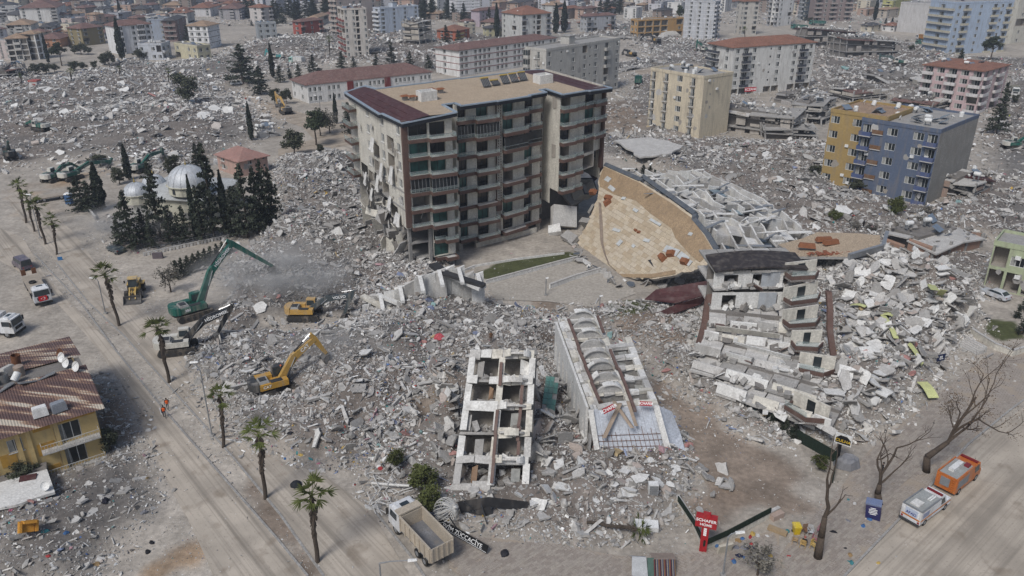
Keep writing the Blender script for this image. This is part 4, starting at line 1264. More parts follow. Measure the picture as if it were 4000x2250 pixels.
ruin('ruined_building','low beige ruin cut by the left edge below the treeline',(42,168),(-18,172),(62,154),2,(.42,.38,.33),yb=197,seed=13,keep=.7,roof=TILEB)
ruin('ruined_building','thin grey canopy slab on short posts below the pale houses',(300,163),(282,160),(382,153),1,(.36,.36,.36),yb=168,depth=14,seed=14,keep=.1,roof=CONC)
ruin('ruined_building','crushed grey house with tangled sheets left of the maroon-roofed ruin',(1995,240),(1950,246),(2080,228),2,(.38,.36,.34),yb=268,depth=10,seed=15,keep=.5)
ruin('ruined_building','flattened row of white slabs behind the long grey block',(1560,172),(1500,175),(1680,150),1,(.45,.43,.4),yb=182,depth=12,seed=16,keep=.4)
ruin('ruined_building','stack of fallen floors behind the grey gabled block',(1452,94),(1385,96),(1640,88),1,(.45,.43,.4),yb=103,depth=14,seed=17,keep=.4)
ruin('ruined_building','broken concrete hut at the dirt street',(650,330),(628,328),(700,322),1,(.5,.49,.47),yb=350,depth=6,seed=18,keep=.4,roof=CONCL)
# big slab standing on edge and flat fallen roofs
def loose(name,label,pts,n,t,mat,cat='slab',group=None):
 c=sum(pts,V((0,0,0)))/len(pts)
 rg=random.Random(len(label));jg=[]
 for i,a in enumerate(pts):
  b=pts[(i+1) % len(pts)];jg.append(a)
  for f in (.18,.36,.5,.7,.86): jg.append(a.lerp(b,f)+V((rg.uniform(-1,1),rg.uniform(-1,1),rg.uniform(-.3,.3)))*(b-a).length*.035)
 mb=MB();mb.plate(jg,n,t)
 o=mb.build(name,mat,off=c)
 return tag(o,label,cat,group,'thing')
p=[P(1652,97),P(1716,92),PV(1700,78,P(1700,95).y+6),PV(1692,56,P(1690,95).y+10),PV(1680,62,P(1680,95).y+9)]
loose('concrete_slab','huge pale concrete slab tilted up like a tent in the far rubble',p,(p[1]-p[0]).cross(p[-1]-p[0]),.4,CONCL)
p=[P(1545,352,2.6),P(1610,395,2.2),P(1690,385,2.6),P(1720,366,3.0),P(1640,345,3.4)]
loose('concrete_slab','wide flat roof slab lying in rubble right of the tower',p,Z3,.4,CONCL)
p=[P(1560,370,2.0),P(1590,392,2.0),P(1600,380,2.2),P(1570,358,2.2)]
p=[P(490,285,1.4),P(520,300,1.2),P(560,275,2.0),P(540,262,2.4)]
loose('concrete_slab','pale flat wall lying at the edge of the left rubble field',p,Z3,.5,PLAST)
p=[P(2330,690,1.4),P(2400,715,1.0),P(2450,692,1.2),P(2370,665,1.6)]
loose('concrete_slab','flat grey roof slab lying in front of the brick ruin',p,Z3,.35,CONC)
p=[P(540,355,5),P(560,350,5)]
# ---------------------------------------------------------------- toppled block behind the courtyard: its roof now stands on edge
def jag(a,b,rng,n=5,amp=.25):
 return [a.lerp(b,i/n)+(V((rng.uniform(-1,1),rng.uniform(-1,1),rng.uniform(-1,1)))*amp if 0<i<n else V((0,0,0))) for i in range(n)]
def toppled():
 rng=random.Random(31)
 g1,g2,tp=P(1452,612),P(1578,702),P(1520,416,11.5)
 d=(g2-g1).normalized()
 n=d.cross(tp-g1).normalized()
 if n.y>0: n=-n
 up=n.cross(d)
 if up.z<0: up=-up
 if d.cross(up).dot(n)<0: d=-d
 root=thing('toppled_apartment_block','apartment block toppled on its side, tan tiled roof tilted towards the courtyard','ruin',g1)
 M=basis(g1,d,up,n)
 Mi=M.inverted()
 tilem=bpy.data.materials.new('tan_roof_boards');tilem.use_nodes=True
 t=tilem.node_tree;N,L=t.nodes.new,t.links.new
 b=t.nodes['Principled BSDF'];b.inputs['Roughness'].default_value=.9;b.inputs['Specular IOR Level'].default_value=.15
 tc=N('ShaderNodeTexCoord');br=N('ShaderNodeTexBrick')
 br.inputs['Scale'].default_value=1.0;br.inputs['Brick Width'].default_value=1.15;br.inputs['Row Height'].default_value=.62;br.inputs['Mortar Size'].default_value=.022;br.inputs['Bias'].default_value=.1
 br.inputs['Color1'].default_value=(.52,.45,.345,1);br.inputs['Color2'].default_value=(.46,.385,.285,1);br.inputs['Mortar'].default_value=(.27,.21,.15,1)
 L(tc.outputs['Object'],br.inputs['Vector'])
 nz=N('ShaderNodeTexNoise');nz.inputs['Scale'].default_value=.35;nz.inputs['Detail'].default_value=5
 L(tc.outputs['Object'],nz.inputs['Vector'])
 mr=N('ShaderNodeMapRange');mr.inputs[1].default_value=.5;mr.inputs[2].default_value=.75;mr.inputs[4].default_value=.55
 L(nz.outputs['Fac'],mr.inputs[0])
 mx=N('ShaderNodeMix');mx.data_type='RGBA';mx.inputs[7].default_value=(.33,.25,.17,1)
 L(mr.outputs[0],mx.inputs[0]);L(br.outputs['Color'],mx.inputs[6]);L(mx.outputs[2],b.inputs['Base Color'])
 def loc(px,off=0.0):
  return [Mi @ PP(x,y,g1+n*off,n) for x,y in px]
 ol=[(1520,416),(1608,455),(1690,505),(1745,545),(1775,590),(1800,632),(1790,658),(1763,674),(1700,692),(1640,702),(1563,700),(1520,682),(1463,657),(1450,607),(1480,560),(1503,502),(1506,450)]
 raw=loc(ol);jg=[]
 for i,p in enumerate(raw):
  q=raw[(i+1) % len(raw)];jg.append(p)
  if i >= 5:
   for f in (.2,.4,.6,.8): jg.append(p.lerp(q,f)+V((rng.uniform(-.35,.35),rng.uniform(-.35,.35),0)))
 mb=MB();mb.plate([V((p.x,p.y,0)) for p in jg],Z3,.5,0,1,1)
 link('roof_plate',mb.mesh('roof_plate',[tilem,CONC]),root,M=M)
 bm_=[pm('roof_board_%d' % i,c,.9,.12,1.2,dirt=.3,dcol=(.3,.22,.15)) for i,c in enumerate(((.5,.43,.33),(.47,.395,.29),(.52,.45,.35),(.43,.35,.25)))]
 ms=[]
 for i in range(8):
  mb=MB();x,y=.74,.39
  mb.hexa([V((a*x,b*y,z+rng.uniform(-.012,.02)*(z>0))) for z in (0,.07) for a,b in ((-1,-1),(1,-1),(1,1),(-1,1))]);ms.append(mb.mesh('roof_board',[bm_[i % 4]]))
 pg=np.array([[p.x,p.y] for p in raw]);bd=np.array([[p.x,p.y] for p in loc([(1520,420),(1608,460),(1690,512),(1742,550),(1772,594),(1796,634),(1760,660),(1735,640),(1700,600),(1690,575),(1640,540),(1600,505),(1545,490),(1510,470),(1508,452)])])
 nb=0
 y=pg[:,1].min();row=0
 while y<pg[:,1].max():
  x=pg[:,0].min()+(row % 2)*.76
  while x<pg[:,0].max():
   X_,Y_=np.array([x]),np.array([y])
   if sdist(pg,X_,Y_)[0]>.45 and sdist(bd,X_,Y_)[0]<.2 and rng.random()>.05 and nb<300:
    link('roof_board',rng.choice(ms),root,M=M @ Matrix.Translation((x,y,.004)) @ Matrix.Rotation(rng.gauss(0,.012),4,'Z') @ Matrix.Rotation(rng.choice((0,0,0,0,.03,-.04)),4,'X'));nb += 1
   x += 1.52
  y += .82;row += 1
 memb=pm('torn_membrane',(.33,.24,.15),.95,.2,.5,dirt=.4,dcol=(.15,.11,.08),bump=.6,bsc=3)
 band=[(1520,420),(1608,460),(1690,512),(1742,550),(1772,594),(1796,634),(1760,660),(1735,640),(1700,600),(1690,575),(1640,540),(1600,505),(1545,490),(1510,470),(1508,452)]
 mb=MB();mb.plate([V((p.x,p.y,.13)) for p in loc(band)],Z3,.04)
 link('membrane',mb.mesh('membrane',[memb]),root,M=M)
 low=[(1463,655),(1475,630),(1500,660),(1560,690),(1640,690),(1700,680),(1700,690),(1640,700),(1563,698),(1520,680)]
 mb=MB();mb.plate([V((p.x,p.y,.135)) for p in loc(low)],Z3,.04)
 link('membrane',mb.mesh('membrane',[memb]),root,M=M)
 # pale exposed boards
 for x,y,w,h in ((1540,475,2.4,.8),(1570,500,1.1,.6),(1560,612,1.1,1.2),(1552,580,2.2,.6),(1628,606,1.6,.6),(1600,530,1.5,.6),(1690,632,3.6,1.3),(1720,648,2.6,1.2),(1730,660,2,1),(1595,620,.9,.6),(1650,560,3.5,.5),(1738,590,.9,.6),(1530,452,1.8,1.0)):
  c=loc([(x,y)])[0]
  a=rng.uniform(-.1,.25)
  mb=MB();mb.box((c.x,c.y,.19),(w,h,.07),0,Matrix.Rotation(a,3,'Z'))
  link('pale_board',mb.mesh('pale_board',[pm('pale_board',(.5,.52,.52),.8,.15,1,dirt=.3)]),root,M=M)
 # rolled strip of torn membrane
 st=[(1509,510),(1512,560),(1514,610),(1522,640),(1532,665),(1548,680)]
 p=loc(st,.15)
 mb=MB()
 for i in range(len(p)-1):
  w0,w1=.45+.2*math.sin(i*1.3),.45+.2*math.sin(i*1.3+1.3)
  mb.hexa([V((p[i].x-w0,p[i].y,.12)),V((p[i].x+w0,p[i].y,.12)),V((p[i+1].x+w1,p[i+1].y,.12)),V((p[i+1].x-w1,p[i+1].y,.12)),V((p[i].x-w0*.6,p[i].y,.4)),V((p[i].x+w0*.4,p[i].y,.35)),V((p[i+1].x+w1*.4,p[i+1].y,.35)),V((p[i+1].x-w1*.6,p[i+1].y,.4))])
 link('membrane_roll',mb.mesh('membrane_roll',[pm('grey_felt',(.25,.2,.16),.95,.25,1)]),root,M=M)
 # chimney caps, vents
 for x,y,a in ((1532,500,.3),(1530,512,1.2),(1690,640,.5),(1668,650,-.2),(1725,660,.2),(1600,580,0),(1608,585,.4),(1494,485,.4)):
  c=loc([(x,y)])[0]
  mb=MB();R_=Matrix.Rotation(a,3,'Z')
  s=1.0 if x not in (1600,1608) else .45
  mb.hexa([R_ @ V(q)*s+V((c.x,c.y,.05)) for q in ((-.8,-.6,0),(.8,-.6,0),(.8,.6,0),(-.8,.6,0),(-.6,-.4,.8),(.6,-.4,.8),(.6,.4,.8),(-.6,.4,.8))])
  link('chimney',mb.mesh('chimney',[pm('terracotta_cap',(.2,.1,.06))]),root,M=M)
 # grey edge flashing along the upper edge
 ed=[P(1484,388,10.5)]+[PP(x,y,g1,n) for x,y in ((1520,416),(1608,455),(1614,446),(1690,500),(1745,540),(1742,552),(1775,590),(1800,632))]
 for i in range(1,len(ed)-1):
  a,c=ed[i],ed[i+1]
  k=MB()
  dd=(c-a).normalized();w=dd.cross(n)
  if w.z<0: w=-w
  k.hexa([a-n*.6-w*.1,c-n*.6-w*.1,c+n*.2-w*.1,a+n*.2-w*.1,a-n*.6+w*.7,c-n*.6+w*.7,c+n*.2+w*.7,a+n*.2+w*.7])
  k.build('edge_flashing',SLATE,root)
 # old floors standing on edge behind the roof: ribs with cross walls
 top=[PP(x,y,g1,n) for x,y in ((1530,424),(1608,459),(1690,509),(1745,546),(1792,632))]
 def along(f):
  f *= len(top)-1
  i=min(int(f),len(top)-2)
  return top[i].lerp(top[i+1],f-i)
 dn=V((-n.x,-n.y,0)).normalized()
 down=-up
 prev=None
 for k in range(1,9):
  off=dn*(2.9*k)-Z3*(.35*k)
  m=14
  line=[]
  for i in range(m+1):
   f=i/m
   p=along(f)+off+up*(.25*math.sin(i*2.1+k))
   p.z=max(p.z-.6*k*f*.4,.8+.25*math.sin(i+k))
   line.append(p)
  for i in range(m):
   rib=MB()
   if rng.random()<.2: continue
   a,c=line[i]+Z3*rng.uniform(-.5,.25),line[i+1]+Z3*rng.uniform(-.5,.25)
   h=min(a.z,c.z)*.9+.3
   h=min(3.2,h)
   rib.hexa([a-Z3*h,c-Z3*h,c+dn*.32-Z3*h,a+dn*.32-Z3*h,a,c,c+dn*.32,a+dn*.32]);rib.build('floor_slab',rng.choice((PLAST,CONCL,PLAST)),root)
  if prev:
   for i in range(0,m+1):
    if rng.random()<.62:
     a,c=prev[i]+dn*.3,line[i]
     w=MB()
     e=(line[min(i+1,m)]-line[max(i-1,0)]).normalized()*.12
     lo=rng.uniform(-1.2,.1)
     w.hexa([a-e-Z3*2.4,a+e-Z3*2.4,c+e-Z3*2.4,c-e-Z3*2.4,a-e+Z3*lo,a+e+Z3*lo,c+e+Z3*lo,c-e+Z3*lo])
     w.build('cross_wall',rng.choice((CONCL,PLAST,CONC)),root)
    if rng.random()<.4 and i<m:
     w=MB()
     q=[prev[i]+dn*.4,prev[i+1]+dn*.4,line[i+1],line[i]]
     z=-rng.uniform(.5,1.6)
     w.plate([x+Z3*z for x in q],Z3,.1)
     w.build('facade_panel',rng.choice((PLAST,CONCL,GLASS,pm('blue_glass',(.2,.26,.3),.2,.2,1),CONC)),root)
  prev=line
 for _ in range(46):
  f,k=rng.random(),rng.uniform(.3,8)
  p=along(f)+dn*(2.9*k)-Z3*(.35*k);p.z=max(p.z-.24*k*f,1.0)+rng.uniform(-.3,.3)
  a_=rng.uniform(-.5,.5)
  e=(dn*math.cos(a_)+V((-dn.y,dn.x,0))*math.sin(a_));s_=V((-e.y,e.x,0));L_=rng.uniform(1,3.2);w_=rng.uniform(.12,.4)
  w=MB();w.plate([p-e*L_-s_*w_,p+e*L_-s_*w_+Z3*rng.uniform(-.3,.2),p+e*L_+s_*w_,p-e*L_+s_*w_+Z3*rng.uniform(-.2,.3)],Z3,.1);w.build('torn_strip',rng.choice((PLAST,CONCL,GREYM,PLAST)),root)
 # curled maroon sheet at the top corner
 for k_,(q,mat) in enumerate((([P(1485,392,11),P(1520,432,9.5),P(1497,455,7),P(1476,430,7.5)],REDM),([P(1487,386,11.6),P(1494,388,11.6),P(1524,428,10),P(1516,432,9.6)],SLATE))):
  k=MB();k.plate(q,(q[1]-q[0]).cross(q[-1]-q[0]),.12)
  k.build('torn_roof_sheet',mat,root)
toppled()
# ---------------------------------------------------------------- boxes and heavy lumps at its foot
def boxy(name,label,px,z,size,rx,ry,rz,mat,cat='debris',group=None,hollow=False,mat2=None):
 c=PG(*px)
 M=Matrix.Rotation(rz,3,'Z') @ Matrix.Rotation(rx,3,'X') @ Matrix.Rotation(ry,3,'Y')
 mb=MB()
 w,d,h=size
 if hollow:
  t=.22
  for cc,ss in (((0,-d/2+t/2,0),(w,t,h)),((0,d/2-t/2,0),(w,t,h)),((-w/2+t/2,0,0),(t,d-2*t,h)),((w/2-t/2,0,0),(t,d-2*t,h)),((0,0,-h*.2),(w-2*t,d-2*t,t))):
   x,y,zz=ss[0]/2,ss[1]/2,ss[2]/2
   mb.hexa([M @ (V((a,b,e))+V(cc)) for e in (-zz,zz) for a,b in ((-x,-y),(x,-y),(x,y),(-x,y))])
  x,y,zz=w/2+.05,d/2+.05,.1
  for cc,ss in (((0,-d/2,h/2+.06),(w+.3,.3,.12)),((0,d/2,h/2+.06),(w+.3,.3,.12)),((-w/2,0,h/2+.06),(.3,d-.3,.12)),((w/2,0,h/2+.06),(.3,d-.3,.12))):
   x,y,zz=ss[0]/2,ss[1]/2,ss[2]/2
   mb.hexa([M @ (V((a,b,e))+V(cc)) for e in (-zz,zz) for a,b in ((-x,-y),(x,-y),(x,y),(-x,y))],1)
 else:
  rng=random.Random(int(px[0]*7+px[1]))
  mb.hexa([M @ V((a*w/2*rng.uniform(.85,1.08),b*d/2*rng.uniform(.85,1.08),e*h/2)) for e in (-1,1) for a,b in ((-1,-1),(1,-1),(1,1),(-1,1))])
 o=mb.build(name,[mat,mat2 or STEEL] if hollow else mat)
 o.location=c+V((0,0,z))
 return tag(o,label,cat,group)
boxy('lift_housing','tilted concrete lift housing wedged against the tower foot',(1465,545),6.0,(4.2,3.4,3.2),.9,.3,.5,CONCL,hollow=True)
boxy('lift_housing','grey concrete lift housing on the foot of the toppled roof',(1660,705),1.6,(3.2,3.0,3.4),.25,-.1,.35,CONC,hollow=True)
for i,(x,y,z,s,a) in enumerate(((1418,575,2.6,(5.5,4.2,1.6),1.0),(1440,545,4.2,(3.6,3.2,.9),.8),(1478,590,2.2,(3.6,2.4,1.2),.9),(1400,520,3.4,(4,3,.6),.4),(1455,500,6.0,(4.5,3.0,.5),.3),(1490,560,3.2,(2.8,2.2,.5),1.1),(1432,610,1.0,(3,2,.9),.5),(1395,590,1.0,(2.6,2,1),.6))):
 boxy('concrete_block','big broken concrete lump heaped between the tower and the toppled roof',(x,y),z,s,a,.3*(-1)**i,i*.9,(CONCL,CONC,CONC,PLAST)[i % 4],group='lumps at the tower foot')
# ---------------------------------------------------------------- tan roof slab right of the dark roof
def tan_slab():
 z=7.5
 root=thing('fallen_roof','flat tan roof slab with upturned grey edge lying on the collapsed white block','roof',P(2090,620))
 px=[(1957,615),(2007,645),(2132,646),(2214,622),(2214,592),(2157,587),(2057,584),(2014,601)]
 pts=[P(x,y,z+.6*(x-2090)/100) for x,y in px]
 mb=MB();mb.plate(pts,Z3,.45,0,1,1)
 mb.build('roof_deck',[pm('roof_membrane',(.47,.37,.265)),CONC],root)
 e=[P(2132,646,z+.3),P(2180,632,z+.7),P(2216,622,z+1),P(2226,588,z+1)]
 for a,b in zip(e[:-1],e[1:]):
  k=MB();dd=(b-a).normalized();no=dd.cross(Z3)
  k.hexa([a-Z3*.5,a-Z3*.5+no*.35,b-Z3*.5+no*.35,b-Z3*.5,a+Z3*.6,a+Z3*.6+no*.6,b+Z3*.6+no*.6,b+Z3*.6][::1])
  k.build('edge_flashing',GREYM,root)
 for x,y,a in ((2072,606,.1),(2090,613,.3),(2030,622,-.3)):
  c=P(x,y,z+.2)
  k=MB();M=Matrix.Rotation(a,3,'Z')
  k.hexa([M @ V(q)+c for q in ((-1.4,-.5,0),(1.4,-.5,0),(1.4,.5,0),(-1.4,.5,0),(-1.2,-.3,.7),(1.2,-.3,.7),(1.2,.3,.7),(-1.2,.3,.7))])
  k.build('chimney',pm('terracotta_cap',(.2,.1,.06)),root)
 rng=random.Random(9)
 br=MB()
 for _ in range(90):
  chunk(br,P(rng.gauss(2075,32),rng.gauss(637,3),z+.15),rng.uniform(.1,.28),rng)
 o=br.build('broken_bricks',pm('red_brick',(.26,.1,.06),.9,.3,3),root);o['kind']='stuff'
tan_slab()
# ---------------------------------------------------------------- collapsed white block: pancaked floors
def pancake():
 rng=random.Random(8)
 root=thing('collapsed_apartment_block','pancaked white apartment block with brown balconies and dark curved roof','ruin',P(1930,900))
 lay=[((1797,682),(2030,676),12.0),((1793,724),(2022,718),9.4),((1788,777),(2012,775),6.6),((1782,817),(2008,840),5.7),((1772,850),(2020,884),4.9),((1752,886),(2046,950),4.1),((1738,922),(2064,1016),3.3),((1800,985),(2092,1080),2.4)]
 pts=[]
 bluew=pm('bare_blockwork',(.4,.42,.44),.9,.15,1.5,dirt=.3,bump=.5,bsc=5)
 for k,(a,b,z) in enumerate(lay):
  A,B=P(*a,z),P(*b,z)
  d=(B-A).normalized();bk=V((-d.y,d.x,0)).normalized()
  pts.append((A,B,d,bk))
  D=8 if k<4 else 6.5
  rise=Z3*(1.1 if k>2 else .1)
  n=5
  for i in range(n):
   f0,f1=i/n+.005,(i+1)/n-.005
   p0,p1=A.lerp(B,f0),A.lerp(B,f1)
   j=Z3*(rng.uniform(-.3,.2) if k>1 else 0)
   q=[p0+j-bk*rng.uniform(0,.5),p1+j-bk*rng.uniform(0,.5),p1+bk*D+rise+j,p0+bk*D+rise+j]
   m=MB();m.hexa([x-Z3*.3 for x in q]+q)
   m.build('floor_slab',rng.choice((CONC,CONCL,CONCL)),root)
  if k==0: continue
  up=pts[k-1]
  dz=up[0].z-A.z-.3
  if k <= 2:
   mw=MB();facade(root,mw,A+bk*.1,d,(B-A).length,A.z,dz,['.n.nwn.' if k==1 else '.n..nwn'],rng,widths=[.6,1.1,.8,.8,1.2,1,.5])
   mw.build('wall',[PLAST,CONCD],root)
   for f0,f1 in ((.52,.72),):
    m=MB();o=A.lerp(B,f0)-bk*.06;o2=A.lerp(B,f1)-bk*.06;m.hexa([o,o2,o2+bk*.05,o+bk*.05]+[x+Z3*dz*.98 for x in (o,o2,o2+bk*.05,o+bk*.05)]);m.build('blockwork_patch',bluew,root)
  else:
   f=rng.uniform(-.02,.02)
   while f<.98:
    f1=min(1.0,f+rng.uniform(.16,.34))
    p0,p1=A.lerp(B,f),A.lerp(B,f1-.012)
    hh=rng.uniform(.9,1.5)
    lean=(bk*rng.uniform(-.2,.9)+Z3).normalized()*hh
    t=-bk*.2
    dr=Z3*rng.uniform(-.25,.15)
    m=MB();m.hexa([p0+t,p1+t+dr,p1+dr,p0,p0+t+lean,p1+t+lean*rng.uniform(.8,1.1)+dr,p1+lean+dr,p0+lean]);m.build('parapet',rng.choice((PLAST,PLAST,CREAM,CONCL)),root)
    f=f1+(rng.uniform(0,.06))
  w=MB()
  w.hexa([A+bk*3,B+bk*3,B+bk*3.2,A+bk*3.2,V((A.x,A.y,up[0].z))+bk*3,V((B.x,B.y,up[1].z))+bk*3,V((B.x,B.y,up[1].z))+bk*3.2,V((A.x,A.y,up[0].z))+bk*3.2])
  w.build('inner_wall',CONCD,root)
  db=MB()
  for _ in range(34):
   p=A.lerp(B,rng.random())+bk*rng.uniform(-.5,1.6)
   chunk(db,p+Z3*.2,rng.uniform(.2,.8),rng,rng.choice((0,0,1,2)),tilt=.8)
  o=db.build('debris',[PLAST,CONC,CONCD],root);o['kind']='stuff'
  for _ in range(5 if k>2 else 1):
   p=A.lerp(B,rng.random())-bk*rng.uniform(0,.8)+Z3*rng.uniform(-.2,.5)
   M=Matrix.Rotation(rng.uniform(0,6),3,'Z') @ Matrix.Rotation(rng.uniform(-1.1,1.1),3,'X')
   wv,dv=rng.uniform(.8,2.0),rng.uniform(.5,1.3)
   m=MB();m.plate([M @ V((x*wv,y*dv,0))+p for x,y in ((-.5,-.5),(.1,-.6),(.5,-.4),(.55,.3),(.2,.55),(-.5,.5))],M @ Z3,.12);m.build('torn_panel',rng.choice((PLAST,CONCL,BROWN,PLAST)),root)
 # brown balconies with glass fronts
 glm=pm('balcony_glass',(.3,.42,.4))
 for k,(x0,y0,x1,y1,z) in enumerate(((1990,768,2076,750,8.4),(1985,825,2074,812,6.9),(2000,880,2078,878,5.8),(2008,935,2100,948,4.5),(1972,1028,2062,1072,3.0),(1990,705,2070,695,11.0))):
  a,b=P(x0,y0,z),P(x1,y1,z)
  d=(b-a).normalized();bk=V((-d.y,d.x,0)).normalized();L=(b-a).length
  o=MB()
  mid=a+d*L*.68
  out=[a+bk*1.6,a,mid-bk*.5,b+bk*.9]
  o.plate([a+bk*1.6-Z3*.05,a-Z3*.05,mid-bk*.5-Z3*.05,b+bk*.9-Z3*.05,b+bk*1.8-Z3*.05],Z3,.25,1)
  for p,q in zip(out[:-1],out[1:]):
   no=(q-p).cross(Z3).normalized()
   o.hexa([p-Z3*.35-no*.15,p-Z3*.35,q-Z3*.35,q-Z3*.35-no*.15,p+Z3*.55-no*.15,p+Z3*.55,q+Z3*.55,q+Z3*.55-no*.15])
  ob=o.build('balcony',[BROWN,PLAST],root)
  g=MB()
  p,q=out[1]+Z3*.55,out[2]+Z3*.55
  no=(q-p).cross(Z3).normalized()
  g.plate([p,q,q+Z3*.75+no*.1,p+Z3*.75+no*.1],no,.04)
  g.build('glass_railing',glm,ob)
  w=MB()
  a2,b2=a+bk*1.7,b+bk*1.7
  w.hexa([a2,b2,b2+bk*.2,a2+bk*.2,a2+Z3*1.9,b2+Z3*1.9,b2+bk*.2+Z3*1.9,a2+bk*.2+Z3*1.9])
  w.build('wall_panel',CREAM,root)
  dr=MB();m0=a2.lerp(b2,.4)-bk*.06;m1=a2.lerp(b2,.62)-bk*.06
  dr.hexa([m0,m1,m1+bk*.05,m0+bk*.05,m0+Z3*1.6,m1+Z3*1.6,m1+bk*.05+Z3*1.6,m0+bk*.05+Z3*1.6]);dr.build('balcony_door',GLASS,root)
 # brown pier snaking down the corner
 pr=[P(2086,735,9.0),P(2090,780,7.2),P(2089,830,5.6),P(2096,880,4.2),P(2104,925,3.0)]
 for a,b in zip(pr[:-1],pr[1:]):
  m=MB();e=V((.38,0,0));f=V((0,.6,0))
  m.hexa([b-e,b+e,b+e+f,b-e+f,a-e,a+e,a+e+f,a-e+f]);m.build('brown_pier',BROWN,root)
 pr=[P(1800,690,9.4),P(1782,760,6.8),P(1774,820,5),P(1760,870,3.6)]
 for a,b in zip(pr[:-1],pr[1:]):
  m=MB();e=V((.45,0,0));f=V((0,.6,0))
  m.hexa([b-e,b+e,b+e+f,b-e+f,a-e,a+e,a+e+f,a-e+f]);m.build('brown_pier',BROWN,root)
 # dark curved roof
 rb=MB()
 A,B,d,bk=pts[0]
 cols=8
 for i in range(cols):
  f0,f1=i/cols,(i+1)/cols
  z0,z1=.5*math.sin(f0*pi)+.2,.5*math.sin(f1*pi)+.2
  p0,p1=A.lerp(B,f0),A.lerp(B,f1)
  q=[p0-bk*.5+Z3*z0,p1-bk*.5+Z3*z1,p1+bk*4.5+Z3*(z1+.5),p0+bk*4.5+Z3*(z0+.5)]
  rb.hexa([x-Z3*.25 for x in q]+q)
 rb.build('roof',pm('charcoal_roof',(.04,.034,.034),.7,.25,.5,dirt=.4),root)
 # maroon roof sheet slid to the left
 for q,mt in (([P(1622,752,1.6),P(1650,728,2.6),P(1792,704,5.2),P(1788,738,3.6),P(1700,762,1.8)],REDM),([P(1640,792,1.0),P(1700,766,2.0),P(1780,742,3.2),P(1764,764,1.6),P(1690,790,.8)],REDM)):
  m=MB();m.plate(q,Z3,.12);m.build('roof_sheet',mt,root)
 # long fallen parapets below
 for k,(x0,y0,x1,y1,z,w) in enumerate(((1745,915,1900,962,1.9,1.6),(1750,940,1990,1055,1.5,1.3),(1870,1000,2050,1080,1.2,1.2),(1760,880,1840,905,2.4,1.5),(1860,905,2000,950,3.2,1.0),(1850,870,1990,905,4.4,1.0),(1800,830,1960,850,5.6,1.1))):
  a,b=P(x0,y0,z),P(x1,y1,z)
  m=MB();dd=(b-a).normalized();no=dd.cross(Z3)
  tl=(no*.5+Z3*.9)*w
  m.hexa([a,a+no*.25,b+no*.25,b,a+tl,a+tl+no*.2,b+tl*.85+no*.2,b+tl*.85]);m.build('parapet',PLAST if k % 3 else CREAM,root)
pancake()
# ---------------------------------------------------------------- loose slabs of the right heap and elsewhere
SLABM=[PLAST,CONCL,CONCL,pm('white_slab',(.7,.69,.66),.9,.07,.6,dirt=.2),CONC,pm('pinkish_slab',(.42,.36,.32),.95,.15,.6,dirt=.3),CONCL]
def slab_shape(rng,w,d,t):
 n=rng.choice((4,5,5,6))
 an=sorted([2*pi*k/n+rng.uniform(-.3,.3)+pi/4 for k in range(n)])
 pts=[]
 for a in an:
  ca,sa=math.cos(a),math.sin(a)
  m_=max(abs(ca),abs(sa))
  pts.append(V((ca/m_*w/2*rng.uniform(.75,1.05),sa/m_*d/2*rng.uniform(.75,1.05),0)))
 out=[]
 for i,p in enumerate(pts):
  q=pts[(i+1) % len(pts)]
  out.append(p)
  for f in (.35,.7):
   out.append(p.lerp(q,f)+V((rng.uniform(-1,1),rng.uniform(-1,1),0))*.06*min(w,d))
 mb=MB();mb.plate(out,Z3,t,0,1,1)
 return mb
def slabs(label,group,poly,n,smin,smax,seed,mats=SLABM,name='concrete_slab',lift=.5,tilt=.5,thick=(.12,.25),cat='slab',asp=(.5,1)):
 rng=random.Random(seed)
 pw=poly_px(poly)
 x0,y0=pw.min(0);x1,y1=pw.max(0)
 meshes=[]
 for i in range(min(n,14)):
  w=rng.uniform(smin,smax) if i>3 else smax*rng.uniform(.8,1.1)
  meshes.append(slab_shape(rng,w,w*rng.uniform(*asp),rng.uniform(*thick)).mesh(name,[mats[i % len(mats)],CONC]))
 k=0
 while k<n:
  x,y=rng.uniform(x0,x1),rng.uniform(y0,y1)
  if not inside(pw,np.array([x]),np.array([y]))[0]: continue
  o=bpy.data.objects.new(name,meshes[k % len(meshes)] if k<len(meshes) else rng.choice(meshes))
  C.objects.link(o)
  o.location=(x,y,hz(x,y)+lift*rng.uniform(.3,1))
  o.rotation_euler=(rng.gauss(0,tilt),rng.gauss(0,tilt),rng.uniform(0,6.3))
  tag(o,label,cat,group,'thing')
  k += 1
slabs('broken white plaster slab tossed on the heap right of the brown balconies','slabs on the right heap',[(2100,690),(2240,680),(2330,760),(2460,810),(2380,880),(2300,960),(2220,1060),(2100,1100),(2060,1060),(2110,960),(2105,800)],260,.6,2.9,41,lift=.8,name='wall_slab')
slabs('long broken beam jutting from the heap right of the brown balconies','beams on the right heap',[(2100,690),(2240,680),(2330,760),(2440,820),(2300,960),(2200,1070),(2100,1090),(2110,900)],30,2.5,5.0,42,mats=[CONC,CONCL,PLAST],name='concrete_beam',lift=.8,tilt=.35,thick=(.3,.4),cat='beam',asp=(.09,.13))
slabs('grey slab chunk in the heaps around the excavators','slabs at the dig',[(560,780),(900,740),(1200,780),(1380,860),(1120,980),(960,1150),(700,1120),(520,950)],60,.8,2.6,43,mats=[CONC,CONCL,CONC,PLAST],lift=.4)
slabs('fallen beam sticking out of the heaps around the excavators','beams at the dig',[(600,780),(900,740),(1200,780),(1380,860),(1120,980),(960,1130),(700,1100),(540,950)],30,2.0,4.5,44,mats=[CONC,CONCL],name='concrete_beam',lift=.5,tilt=.3,thick=(.3,.4),cat='beam',asp=(.1,.15))
